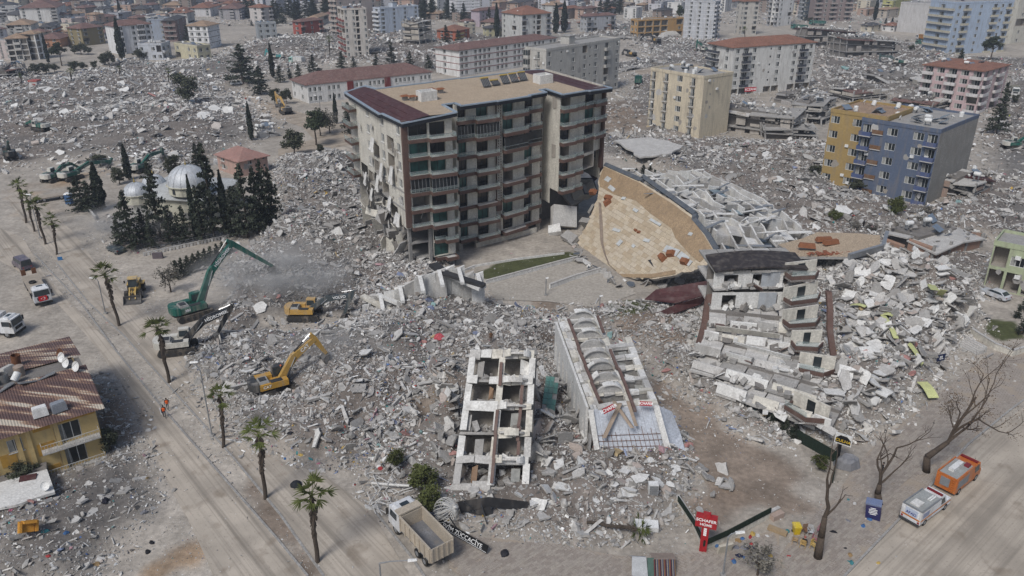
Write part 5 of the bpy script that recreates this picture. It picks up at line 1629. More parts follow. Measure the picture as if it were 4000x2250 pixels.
slabs('torn wall slab in the debris between the two fallen frames','slabs between the frames',[(1340,930),(1420,940),(1480,1120),(1440,1200),(1345,1180)],34,.9,2.6,45,mats=[PLAST,CONCL,CONC,SLABM[5]],lift=.7,tilt=.7)
slabs('broken slab in front of the two fallen frames','slabs before the frames',[(1340,1180),(1500,1170),(1690,1190),(1680,1280),(1560,1370),(1400,1340),(1280,1280)],46,.6,2.0,46,mats=[PLAST,CONCL,SLABM[5],SLABM[3]],lift=.35,tilt=.4)
slabs('slab fragment left of the first fallen frame','slabs left of the frame',[(1090,960),(1150,960),(1145,1210),(1100,1180),(1085,1060)],36,.8,2.4,47,mats=[CONC,CONCL,SLABM[5]],lift=.9,tilt=.7)
slabs('concrete slab on the rubble slope left of the tower','slabs left of the tower',[(700,430),(880,400),(960,560),(1010,640),(1130,680),(900,720),(720,700),(690,560)],46,.9,3.0,48,name='broken_slab',mats=[CONC,CONCL,CONC,PLAST],lift=.4)
slabs('pale wall slab lying on the left rubble plain','slabs on the rubble plain',[(20,220),(330,190),(540,180),(640,320),(420,420),(60,400)],60,2.2,6.0,49,name='fallen_wall',mats=[CONCL,PLAST,CONC,SLABM[3]],lift=.6,tilt=.3,thick=(.2,.4))
slabs('slab in the rubble field before the mustard and blue blocks','slabs on the right field',[(1520,350),(2090,380),(2100,480),(2300,540),(2240,590),(1960,570),(1760,460)],50,1.5,4.0,50,name='broken_slab',mats=[CONCL,PLAST,CONC],lift=.5,tilt=.3)
slabs('broken wall slab on the brown earth bank by the dirt track','slabs on the earth bank',[(1580,800),(1780,780),(1800,900),(1900,1000),(1960,1090),(1780,1040),(1640,900)],30,.6,2.0,51,mats=[CONCL,CONC,SLABM[5]],lift=.3)
slabs('stone slab on the lower left lot','slabs on the lower left lot',[(20,1290),(200,1230),(380,1200),(300,1290),(150,1360),(20,1440)],20,.5,1.6,52,mats=[CONCL,CONC],lift=.2,tilt=.3)
slabs('grey lump on the heap before the red totem','lumps by the pit',[(1700,1170),(1800,1170),(1860,1230),(1780,1260),(1720,1230)],16,.6,2.0,53,mats=[CONCL,CONC],lift=.5,tilt=.5)
# yellow-green insulation panels
INS=pm('yellow_insulation',(.56,.58,.27),.8,.1,1,dirt=.2)
for i,(x0,y0,x1,y1,w,z,lab) in enumerate(((2309,705,2350,740,1.2,3.6,'highest yellow insulation strip on the right heap'),(2355,765,2372,740,1.0,2.6,'upright yellow insulation strip at the right end of the heap'),(2358,780,2400,790,1.0,2.0,'short flat yellow insulation strip near the garden hedge'),(2217,805,2252,862,.7,3.4,'bent narrow yellow insulation strip across the heap'),(2138,780,2176,782,.8,4.6,'small yellow insulation strip by the brown pier'),(2283,878,2318,928,1.1,2.0,'bright yellow insulation strip beside the dark blue sign'),(2316,975,2346,1012,1.4,1.0,'lowest curled yellow insulation sheet on the right heap'),(2216,806,2244,804,.9,3.8,'pale yellow scrap under a wall slab on the heap'))):
 a,b=PG(x0,y0,.9),PG(x1,y1,.7)
 d=(b-a);s=d.cross(Z3).normalized()*w/2
 mb=MB()
 for k in range(4):
  p,q=a.lerp(b,k/4),a.lerp(b,(k+1)/4)
  zz=lambda f: Z3*(.25*math.sin(f*pi))
  mb.plate([p-s+zz(k/4),p+s+zz(k/4),q+s+zz((k+1)/4),q-s+zz((k+1)/4)][::-1],Z3,.06)
 tag(mb.build('insulation_panel',INS,off=a),lab,'panel')
# ---------------------------------------------------------------- two fallen frames: blocks lying on their backs, floors now upright ribs
def leaning(name,label,B0,B1,T0,H,nfl,cols,arc,seed,rails,beamh,taper=1.0,lastcol=1.0):
 """an open storey frame lying back on a plane: U across, V up the old height, N out of the facade"""
 rng=random.Random(seed)
 root=thing(name,label,'ruin',V((B0.x,B0.y,0)))
 U=(B1-B0).normalized();Wd=(B1-B0).length
 Vv=T0-B0;Vv=(Vv-U*Vv.dot(U)).normalized();Ht=(T0-B0).dot(Vv)
 N=U.cross(Vv)
 sk=(T0-B0).dot(U)/Ht
 def q(c,v,n=0.0):
  f=v/Ht
  return B0+U*(Wd*c*(1+(taper-1)*f)+sk*v)+Vv*v+N*n
 def bx(name_,mat,c0,c1,v0,v1,n0,n1,jit=0.0):
  m=MB()
  j=lambda: rng.uniform(-jit,jit)
  m.hexa([q(c0,v0+j(),n0+j()),q(c1,v0+j(),n0+j()),q(c1,v1+j(),n0+j()),q(c0,v1+j(),n0+j()),q(c0,v0+j(),n1+j()),q(c1,v0+j(),n1+j()),q(c1,v1+j(),n1+j()),q(c0,v1+j(),n1+j())])
  return m.build(name_,mat,root)
 fh=Ht/nfl
 wm=(PLAST,PLAST,CREAM,CONCL)
 for k in range(nfl+1):
  v=k*fh
  for c0,c1 in zip(cols[:-1],cols[1:]):
   if c1>lastcol and k>nfl*.68: continue
   if 0<k and rng.random()<.04: continue
   bx('floor_slab',CONC,c0,c1,v-.14,v+.14,-H,-.02,.03)
   n=rng.choice((1,2,3))
   for i in range(n):
    if rng.random()<.1: continue
    a,b=c0+(c1-c0)*i/n+.004,c0+(c1-c0)*(i+1)/n-.004
    hh=beamh*rng.uniform(.75,1.2)
    bx('beam',rng.choice(wm),a,b,v-hh*.4,v+hh*.6,-.02,.28+rng.uniform(-.05,.12),.12)
   db=MB()
   for _ in range(24):
    chunk(db,q(rng.uniform(c0+.03,c1-.03),v+rng.uniform(.25,.7),-rng.uniform(.3,H*.8)),rng.uniform(.2,.7),rng,rng.choice((0,1,2,0)),tilt=1)
   o=db.build('debris',[CONC,PLAST,CONCD],root);o['kind']='stuff'
   if k<nfl and rng.random()<.85:
    a=rng.uniform(c0+.04,c1-.12);w_=rng.uniform(.06,.14)
    bx(rng.choice(('curtain','torn_panel')),rng.choice((CURT,PLAST,CONCL,WOOD,CONC)),a,a+w_,v+rng.uniform(.3,.9),v+fh-.6,-rng.uniform(.4,1.6),-rng.uniform(.2,.4),.3)
  if arc and k>0:
   c0,c1=arc
   ctr=q((c0+c1)/2,v);r=Wd*(c1-c0)*.47*(1+(taper-1)*v/Ht)
   m=MB();pl=[ctr+U*(math.cos(t)*r)+N*(math.sin(t)*r*.8+.2) for t in [pi*i/12 for i in range(13)]]
   m.plate(pl,-Vv,.22);m.build('balcony_slab',CONCL,root)
   for i0 in (0,4,8):
    if rng.random()<.3: continue
    m=MB()
    for i in range(i0,i0+4):
     a,b=pl[i],pl[i+1]
     e,g=(a-ctr).normalized()*.15,(b-ctr).normalized()*.15
     hh=rng.uniform(.25,.7)
     m.hexa([a-Vv*.25,b-Vv*.25,b+g-Vv*.25,a+e-Vv*.25,a+Vv*hh,b+Vv*hh,b+g+Vv*hh,a+e+Vv*hh][::1])
    m.build('balcony_rim',rng.choice(wm),root)
 for c in cols:
  for k in range(nfl):
   if c >= lastcol and c>.5 and k>nfl*.68: continue
   v0,v1=k*fh,(k+1)*fh
   w_=.38/Wd
   cc=min(max(c,w_),1-w_)
   bx('column',rng.choice(wm),cc-w_,cc+w_,v0+.35,v1-.3,-.35,.24+rng.uniform(-.06,.1),.13)
   if c in (cols[0],cols[-1]):
    if rng.random()<.7 and not (nfl==8 and c==0): bx('side_wall',rng.choice((PLAST,CONCL,INT)),cc-w_*.5,cc+w_*.5,v0+.15,v1-.15,-H*rng.uniform(.5,1),-.36,.05)
   elif rng.random()<.6 and nfl != 8: bx('inner_wall',INT,cc-w_*.4,cc+w_*.4,v0+.15,v1-.15,-H,-.36,.05)
 bx('back_wall',INT,-.02,1.02 if lastcol >= 1 else lastcol,-.2,Ht+.2,-H-.25,-H)
 for c,v0,v1,n0 in rails:
  for i in range(5):
   if i==3 and rng.random()<.5: continue
   a,b=q(c+rng.uniform(-.012,.012),v0+(v1-v0)*i/5,n0+rng.uniform(-.1,.15)),q(c+rng.uniform(-.012,.012),v0+(v1-v0)*(i+1)/5,n0+rng.uniform(-.1,.15))
   m=MB();e=U*.17;g=N*.12;m.hexa([a-e-g,a+e-g,b+e-g,b-e-g,a-e+g,a+e+g,b+e+g,b-e+g]);m.build('brown_gutter',pm('brown_gutter',(.15,.095,.08),.7,.15,1,dirt=.3),root)
 return root,q
fr1,q1=leaning('fallen_building_frame','first fallen white apartment frame leaning back with curved balconies, near the black shop sign',P(1138,1226,.8),P(1330,1230,.8),P(1182,893,12.0),3.4,5,[0,.5,.98],(.53,.92),61,[(.5,.5,13.5,.55),(.82,3.5,11,.5)],.95,.9)
fr2,q2=leaning('fallen_building_frame','second fallen white apartment frame lying flat with arches, red shop banners at its end',P(1484,1030,5.6),P(1654,1016,5.6),P(1404,812,6.8),5.2,8,[0,.1,.6,1.0],(.15,.56),62,[(.14,.5,19.5,.7),(.6,-2,19.5,.7)],.8,1.12,.9)
def archwall():
 rng=random.Random(5)
 for i in range(8):
  a,b=q2(-.02,i*2.45),q2(-.02,i*2.45+2.42)
  m=MB();s=V((-.3,0,0))
  for g0,g1,hh in ((0,.28,1),(.28,.72,.3),(.72,1,1)):
   x,y=a.lerp(b,g0),a.lerp(b,g1)
   h0,h1=x.z*hh+.2,y.z*hh+.2
   m.hexa([x+s-Z3*h0,x-Z3*h0,y-Z3*h1,y+s-Z3*h1,x+s+Z3*.35,x+Z3*.35,y+Z3*.35,y+s+Z3*.35][::1])
  m.build('arched_wall',PLAST,fr2)
archwall()
def endwall():
 rng=random.Random(3)
 a,b=P(1482,1030,5.8),P(1654,1018,5.8)
 a0,b0=P(1500,1148,.6),P(1690,1146,.6)
 bw=pm('bluish_white_wall',(.5,.53,.58),.85,.08,.5,dirt=.25)
 m=MB()
 k=8
 for i in range(k):
  p,q,r,s=a0.lerp(b0,i/k),a0.lerp(b0,(i+1)/k),a.lerp(b,(i+1)/k),a.lerp(b,i/k)
  m=MB();m.plate([p.lerp(q,.01),p.lerp(q,.99),s.lerp(r,.99),s.lerp(r,.01)],(q-p).cross(s-p),.14)
  m.build('end_wall_panel',bw,fr2)
 n=(b0-a0).cross(a-a0).normalized()
 rb=MB()
 for i in range(1,16):
  f=i/16
  rb.tube(a0.lerp(b0,f)+n*.08,a0.lerp(b0,f).lerp(a.lerp(b,f),rng.uniform(.35,.6))+n*.08,.03,4)
 for f in (.08,.2,.32,.44):
  rb.tube(a0.lerp(a,f)+n*.09,b0.lerp(b,f)+n*.09,.03,4)
 rb.build('rebar_grid',RUST,fr2)
 for f0,f1,w in ((.02,.03,.3),(.97,.98,.35)):
  m=MB()
  p,q=a0.lerp(b0,f0),a.lerp(b,f0)
  e=(b0-a0).normalized()*w
  m.hexa([p-e+n*.05,p+e+n*.05,p+e+n*.3,p-e+n*.3,q-e+n*.05,q+e+n*.05,q+e+n*.3,q-e+n*.3]);m.build('corner_post',PLAST,fr2)
 for x0,y0,x1,y1,z0,z1 in ((1545,1010,1590,1075,6.4,4.4),(1560,1015,1520,1100,6.4,3.2),(1580,1010,1600,1070,6.6,4.4)):
  p,q=P(x0,y0,z0),P(x1,y1,z1)
  m=MB();m.hexa([q+V((-.2,-.15,0)),q+V((.2,-.15,0)),q+V((.2,.15,0)),q+V((-.2,.15,0)),p+V((-.2,-.15,0)),p+V((.2,-.15,0)),p+V((.2,.15,0)),p+V((-.2,.15,0))]);m.build('fallen_post',pm('tan_timber',(.33,.26,.2),.85,.2,1),fr2)
 # big white triangular wall fin on the right
 f=[P(1655,1020,5.6),P(1668,1158,.3),P(1726,1142,.2),P(1712,1090,1.8),P(1690,1035,4.2)]
 m=MB();m.plate(f,(f[1]-f[0]).cross(f[2]-f[0]),.2);m.build('wall_fin',bw,fr2)
 return n,a,b,a0,b0
EN=endwall()
# ---------------------------------------------------------------- broken white wall strip at the courtyard
def wallstrip():
 rng=random.Random(71)
 root=thing('broken_facade','row of broken white facade ribs standing between the dig and the courtyard','ruin',P(1080,780))
 for i,(x,y,h,w) in enumerate(((925,800,1.5,1.6),(960,790,2.0,2.0),(985,795,2.6,2.2),(1010,790,3.0,2.2),(1035,795,3.4,2.0),(1060,795,3.8,2.0),(1085,790,4.4,2.2),(1110,790,5.0,2.4),(1130,780,5.6,2.6),(1155,780,5.8,2.4),(1180,782,5.6,2.2),(1205,785,5.4,2.4))):
  c=P(x,y)
  z=hz(c.x,c.y)-.4
  a=V((math.cos(.25),math.sin(.25),0));b=V((-a.y,a.x,0))
  m=MB()
  ln=b*rng.uniform(-.6,.9)
  o=c+V((0,0,z))
  m.hexa([o-a*.9*w/2,o+a*.9*w/2,o+a*.9*w/2+b*.3,o-a*.9*w/2+b*.3,o-a*w/2*.8+ln+Z3*h*rng.uniform(.75,1),o+a*w/2*.8+ln+Z3*h,o+a*w/2*.8+ln+b*.3+Z3*h,o-a*w/2*.8+ln+b*.3+Z3*h*.9])
  m.build('wall_panel',(PLAST,CONCL,PLAST)[i % 3],root)
  if i % 2:
   m=MB()
   p=o+Z3*(h*.9)+ln
   e=b*-3.2-Z3*1.2
   m.hexa([p-a*.3,p+a*.3,p+a*.3+e,p-a*.3+e,p-a*.3+Z3*.4,p+a*.3+Z3*.4,p+a*.3+e+Z3*.4,p-a*.3+e+Z3*.4][::1]);m.build('beam',PLAST,root)
 for x0,y0,x1,y1,z0,z1,w,mt in ((912,748,1010,800,2.6,1.0,.5,CREAM),(950,745,1060,790,3.2,1.6,.4,PLAST),(1090,668,1118,690,7.0,6.6,.8,STEEL),(1118,690,1218,722,6.6,5.6,.6,STEEL),(1095,676,1214,728,6.4,5.2,.9,PLAST)):
  p,q=P(x0,y0,z0),P(x1,y1,z1)
  d=(q-p).normalized();s=d.cross(Z3).normalized()*w
  m=MB();m.hexa([p-s,q-s,q+s,p+s,p-s+Z3*.45,q-s+Z3*.45,q+s+Z3*.45,p+s+Z3*.45]);m.build('roof_beam',mt,root)
wallstrip()
# ---------------------------------------------------------------- courtyard
PAVE=pm('courtyard_concrete',(.4,.365,.315),.92,.12,.3,dirt=.3,bump=.2)
sheet('courtyard',[(1210,700),(1240,712),(1440,660),(1470,660),(1560,700),(1600,740),(1500,775),(1380,760),(1250,755)],.10,PAVE,'pale concrete courtyard between the toppled roof and the fallen frames')
def lowwall(label,px,h,t,mat=None,cap=True,name='low_wall'):
 root=thing(name,label,'wall',P(*px[0]))
 for (x0,y0),(x1,y1) in zip(px[:-1],px[1:]):
  a,b=P(x0,y0),P(x1,y1)
  d=(b-a).normalized();n=d.cross(Z3)
  m=MB();m.hexa([a,b,b-n*t,a-n*t]+[p+Z3*h for p in (a,b,b-n*t,a-n*t)]);m.build('wall_length',mat or PLAST,root)
  if cap:
   m=MB();m.hexa([p+Z3*(h+.003) for p in (a+n*.06,b+n*.06,b-n*(t+.06),a-n*(t+.06))]+[p+Z3*(h+.09) for p in (a+n*.06,b+n*.06,b-n*(t+.06),a-n*(t+.06))]);m.build('coping',CONCL,root)
 return root
lowwall('low white wall along the courtyard lawn',[(1222,716),(1300,695),(1400,668),(1455,654)],.7,.25)
lowwall('short white parapet with dark top inside the courtyard',[(1384,728),(1450,704),(1512,686)],.9,.3)
lowwall('white kerb wall in front of the tower steps',[(1150,690),(1195,672),(1300,655),(1420,640)],.4,.2,cap=False)
slabs('broken slab heaped along the foot of the toppled tan roof','slabs at the toppled roof',[(1455,600),(1475,665),(1560,706),(1660,712),(1780,690),(1790,712),(1640,732),(1540,722),(1450,672),(1440,610)],44,.6,2.4,54,mats=[CONC,CONCL,PLAST,SLATE,SLABM[5]],lift=.6,tilt=.6)
slabs('slab in the wreckage beside the dark roof of the pancaked block','slabs beside the dark roof',[(1960,560),(2010,590),(2000,640),(2060,668),(2230,660),(2240,690),(2100,700),(2030,680),(1950,620)],44,.8,2.8,55,mats=[PLAST,CONCL,CONC],lift=1.6,tilt=.6)
slabs('broken slab heaped against the outer side of the first fallen frame','slabs against the first frame',[(1096,950),(1160,930),(1146,1100),(1136,1236),(1100,1220),(1090,1080)],30,.7,2.2,56,mats=[CONC,CONCL,PLAST],lift=1.1,tilt=.8,name='broken_slab')
slabs('broken slab heaped against the arched side of the second fallen frame','slabs against the second frame',[(1400,900),(1440,930),(1500,1130),(1480,1170),(1430,1080),(1395,960)],30,.7,2.4,57,mats=[CONC,CONCL,PLAST],lift=1.1,tilt=.8,name='broken_slab')
# ---------------------------------------------------------------- lettering
def words3(txt,root,pos,U,Zv,size,mat,depth=.01,name='lettering',align='CENTER',bold=False):
 cu=bpy.data.curves.new('lettering','FONT')
 cu.body=txt;cu.size=size;cu.align_x=align;cu.align_y='CENTER';cu.extrude=depth
 if bold: cu.offset=size*.02
 tmp=bpy.data.objects.new(name,cu)
 me=bpy.data.meshes.new_from_object(tmp)
 bpy.data.objects.remove(tmp)
 me.materials.clear();me.materials.append(mat)
 o=bpy.data.objects.new(name,me)
 C.objects.link(o)
 U=V(U).normalized();Zv=V(Zv);Zv=(Zv-U*Zv.dot(U)).normalized()
 M=basis(pos,U,Zv,U.cross(Zv))
 if root is not None:
  o.parent=root
  M=Matrix.Translation(-OFF.get(root.name,V((0,0,0)))) @ M
 o.matrix_local=M
 return o
WHT=pm('white_paint',(.75,.75,.74),.5,.03,1,fine=0)
CABG=pm('cab_glass',(.03,.04,.045),.1,.3,1,spec=.6,fine=0)
class FR:
 """local frame: x forward, y left, z up"""
 def __init__(s,o,f):
  s.o=V(o);s.f=V((f.x,f.y,0)).normalized();s.l=V((-s.f.y,s.f.x,0))
 def __call__(s,x,y,z): return s.o+s.f*x+s.l*y+Z3*z
 def box(s,mb,a,b,m=0,tx=0,ty=0):
  (x0,y0,z0),(x1,y1,z1)=a,b
  mb.hexa([s(x0,y0,z0),s(x1,y0,z0),s(x1,y1,z0),s(x0,y1,z0),s(x0+tx,y0+ty,z1),s(x1-tx,y0+ty,z1),s(x1-tx,y1-ty,z1),s(x0+tx,y1-ty,z1)],m)
def wheel(root,fr,x,y,r,w,name='wheel'):
 mb=MB()
 p0,p1=fr(x,y-w/2,r),fr(x,y+w/2,r)
 mb.tube(p0,p1,r,18)
 o=mb.build(name,BLACK,root)
 rm=MB();rm.tube(fr(x,y-w/2-.02,r),fr(x,y+w/2+.02,r),r*.55,12);rm.build('rim',GREYM,o)
 return o
def beamseg(mb,a,b,w,h0,h1,m=0,up=None):
 d=(b-a).normalized();s=d.cross(Z3).normalized()*w/2;u=s.cross(d).normalized()
 mb.hexa([a-s-u*h0/2,a+s-u*h0/2,b+s-u*h1/2,b-s-u*h1/2,a-s+u*h0/2,a+s+u*h0/2,b+s+u*h1/2,b-s+u*h1/2],m)
def excavator(label,base,elbow,tip,body,boomc,cabc,sc=1.0,trk=None,tipz=1.2,txt=None,txtm=None,num=None,raisez=0.0):
 b0=PG(*base);b0.z += raisez
 t0=PG(*tip);t0.z += tipz
 f=V((t0.x-b0.x,t0.y-b0.y,0))
 if f.length<3*sc: f=f.normalized()*3*sc
 root=thing('excavator',label,'excavator',b0)
 F=FR(b0,f)
 tf=F.f if trk is None else V((math.cos(trk),math.sin(trk),0))
 T=FR(b0,tf)
 k=sc
 bp,bm2,cp=paint(body),paint(boomc),paint(cabc)
 for s in (-1,1):
  mb=MB()
  y0,y1=(s*1.3-.32)*k,(s*1.3+.32)*k
  prof=[(-2.1,.02),(2.1,.02),(2.45,.3),(2.5,.6),(2.25,.95),(-2.25,.95),(-2.5,.6),(-2.45,.3)]
  n=len(prof)
  L_=[T(x*k,y0,z*k) for x,z in prof];R_=[T(x*k,y1,z*k) for x,z in prof]
  mb.face(L_[::1]);mb.face(R_[::-1])
  for i in range(n):
   j=(i+1) % n
   mb.face([L_[j],L_[i],R_[i],R_[j]])
  q=20
  for i in range(q):
   x=(-2.2+4.4*i/(q-1))*k
   T.box(mb,(x-.05*k,y0-.03,.96*k),(x+.05*k,y1+.03,1.01*k))
  o=mb.build('track',pm('track_steel',(.05,.047,.043),.8,.4,2,dirt=.6,dcol=(.25,.21,.17)),root)
  for x in (-2.0,-1.2,-.4,.4,1.2,2.0):
   r=.36 if abs(x)>1.9 else .24
   yy=y1 if s>0 else y0
   sp=MB();sp.tube(T(x*k,yy-.02,.48*k),T(x*k,yy+.06*s,.48*k),r*k,10);sp.build('roller',STEEL,o)
 mb=MB();T.box(mb,(-1.2*k,-1*k,.4*k),(1.2*k,1*k,1.0*k));mb.tube(b0+Z3*k,b0+Z3*1.25*k,.85*k,16);mb.build('undercarriage',STEEL,root)
 mb=MB();F.box(mb,(-1.9*k,-1.4*k,1.25*k),(1.6*k,-.38*k,2.0*k));F.box(mb,(-1.9*k,.5*k,1.25*k),(.1*k,1.4*k,2.15*k));F.box(mb,(-1.9*k,-.37*k,1.25*k),(1.2*k,.49*k,1.7*k));mb.build('body',bp,root)
 mb=MB();F.box(mb,(-1.88*k,-1.1*k,2.02*k),(-.6*k,.45*k,2.3*k),0,.1*k,.1*k);F.box(mb,(-1.7*k,-.8*k,2.31*k),(-.9*k,.1*k,2.38*k),1);F.box(mb,(-.5*k,-1.3*k,2.02*k),(.9*k,-.6*k,2.1*k),1);mb.build('engine_hood',[pm('hood_grey',(.3,.3,.29),.6,.2,1,dirt=.4),STEEL],root)
 mb=MB()
 pr=[(-1.95,-1.42),(-2.6,-1.25),(-2.95,-.6),(-3.0,0),(-2.95,.6),(-2.6,1.25),(-1.95,1.42)]
 pts=[F(x*k,y*k,0) for x,y in pr]
 mb.prism([(p.x,p.y) for p in pts],b0.z+1.2*k,b0.z+2.2*k);mb.build('counterweight',paint(cabc if cabc != body else body),root)
 mb=MB();F.box(mb,(.15*k,.5*k,1.25*k),(1.75*k,1.45*k,3.0*k),0,.12*k,.05*k);co=mb.build('cab',cp,root)
 mb=MB();F.box(mb,(.3*k,1.4*k,2.0*k),(1.5*k,1.47*k,2.8*k),0,.08*k);F.box(mb,(1.66*k,.6*k,1.7*k),(1.77*k,1.35*k,2.8*k),0,-.02);F.box(mb,(.3*k,.45*k,2.0*k),(1.5*k,.53*k,2.8*k),0,.08*k);mb.build('cab_window',CABG,co)
 # boom, stick, bucket in the vertical plane of the machine
 pv=F(1.0*k,0,1.6*k)
 el=PP(*elbow,pv,F.l)
 d=el-pv
 kn=pv+d*.45+(Z3*1.0-F.f*.15)*d.length*.11
 bmb=MB();beamseg(bmb,pv,kn,.55*k,.7*k,.95*k);beamseg(bmb,kn-(kn-pv).normalized()*.15,el,.53*k,.93*k,.55*k)
 bo=bmb.build('boom',bm2,root)
 rx=PP(*tip,pv,F.l)
 tp=V((t0.x,t0.y,max(t0.z,b0.z-1)))
 tp=pv+F.f*(tp-pv).dot(F.f)+Z3*(tp.z-pv.z)
 sb=MB();bk=el-(tp-el).normalized()*.9*k
 beamseg(sb,bk,el,.42*k,.4*k,.75*k);beamseg(sb,el,tp,.42*k,.75*k,.4*k);sb.build('stick',bm2,root)
 cy=MB()
 for s in (-1,1):
  a,b=F(1.5*k,.36*s*k,1.4*k),kn+F.l*.36*s*k
  cy.tube(a,a.lerp(b,.55),.11*k,8);cy.tube(a.lerp(b,.55),b,.06*k,6,m=1)
 a,b=kn+Z3*.6*k,bk
 cy.tube(a,a.lerp(b,.55),.11*k,8);cy.tube(a.lerp(b,.55),b,.06*k,6,m=1)
 o=cy.build('hydraulic_cylinder',[STEEL,pm('chrome',(.5,.5,.5),.25,.1,1,metal=.8)],root)
 bu=MB()
 dn=(tp-el).normalized()
 w=.65*k
 dirs=-F.f
 prof=[(0,0),(.5,.15),(.85,.6),(.75,1.15),(.3,1.4)]
 def bq(a,c,y): return tp+dirs*(a-.25)*k+V((0,0,-1))*c*k*.9+F.l*y
 prev=None
 for a,c in prof:
  cur=(bq(a,c,-w),bq(a,c,w))
  if prev: bu.plate([prev[0],prev[1],cur[1],cur[0]],(prev[1]-prev[0]).cross(cur[0]-prev[0]),.06*k)
  prev=cur
 for s in (-1,1):
  bu.plate([bq(a,c,s*w) for a,c in prof],F.l*s,.06*k)
 for i in range(5):
  p=bq(.3,1.4,-w+2*w*i/4)
  bu.hexa([p+F.l*e*.08+F.f*g for e,g in ((-1,-.06),(1,-.06),(1,.06),(-1,.06))]+[p+F.l*e*.04+dirs*-.35*k-Z3*.12+F.f*g for e,g in ((-1,-.03),(1,-.03),(1,.03),(-1,.03))])
 bu.build('bucket',pm('bucket_steel',(.13,.125,.12),.6,.3,1,metal=.3,dirt=.4),root)
 if txt:
  side=-F.l if F.l.y>0 else F.l
  mid=kn.lerp(el,.5)+side*.29*k
  dd=(el-kn).normalized()
  if dd.x<0: dd=-dd
  words3(txt,bo,mid,dd,dd.cross(side)*(1 if dd.cross(side).z>0 else -1),.62*k,txtm or WHT,.004,bold=True)
 if num:
  side=-F.l if F.l.y>0 else F.l
  dd=F.f if F.f.x>0 else -F.f
  p=F(-1.0*k,0,1.65*k)+side*1.425*k
  words3(num,root,p,dd,Z3,.5*k,WHT if sum(body)<1 else STEEL,.004,bold=True)
 return root,F
GREEN=(.012,.1,.075);YEL=(.48,.27,.05);YEL2=(.5,.3,.08);OFFW=(.6,.58,.52);KBL=(.012,.014,.018);GRY=(.07,.085,.09)
excavator('large dark green excavator with long boom arching over the dust, beside the road',(487,795),(583,612),(688,690),GREEN,GREEN,GREEN,1.15,txt='HİDROMEK',num='380',tipz=1.5)
excavator('white excavator with black boom behind the leaning palm',(450,884),(578,778),(552,856),OFFW,KBL,OFFW,1.05,txt='HİDROMEK',tipz=1.3)
excavator('yellow excavator with slate grey boom marked VOLVO working in the dust',(768,800),(884,742),(868,800),YEL2,GRY,(.5,.33,.14),1.0,txt='VOLVO',tipz=.9)
excavator('mustard excavator marked CAT digging the heap in the middle',(690,985),(790,852),(822,908),YEL,(.42,.26,.07),(.05,.05,.05),1.05,txt='CAT',num='CAT',trk=-.5,txtm=WHT)
excavator('yellow excavator with folded boom parked on the pale street behind the tower',(720,286),(693,237),(698,270),YEL2,YEL2,(.05,.05,.05),1.1,num='SANY')
excavator('green excavator nearest the road junction at the left',(135,455),(178,412),(200,432),GREEN,GREEN,OFFW,1.0)
excavator('green excavator with low boom pointing right, second by the road junction',(180,452),(278,405),(276,425),GREEN,GREEN,OFFW,1.0)
excavator('green excavator behind the mosque cypresses, boom raised to the right',(352,432),(408,380),(412,400),GREEN,GREEN,OFFW,1.0)
excavator('small-looking green excavator alone on the left rubble plain',(105,328),(78,305),(66,322),GREEN,GREEN,OFFW,1.0)
excavator('dark green excavator at the left edge seen from behind',(28,398),(20,358),(25,392),(.02,.06,.055),(.02,.06,.055),KBL,1.0)
excavator('turquoise excavator far off in the upper left rubble',(697,150),(669,128),(667,146),(.06,.33,.33),(.06,.33,.33),OFFW,1.1)
excavator('yellow excavator with black boom by the tilted far slab',(1650,108),(1622,88),(1612,102),YEL2,KBL,KBL,1.1)
excavator('green excavator facing left on the far mound',(1775,132),(1754,104),(1752,127),GREEN,GREEN,OFFW,1.1)
excavator('yellow excavator half hidden behind the long grey block',(1588,142),(1570,126),(1566,138),YEL2,KBL,KBL,1.0)
excavator('green excavator among the far right ruins',(2262,164),(2214,140),(2212,157),GREEN,(.06,.1,.1),OFFW,1.1)
excavator('green excavator at the right edge above the maroon roof',(2545,374),(2602,345),(2620,372),GREEN,GREEN,OFFW,1.0)
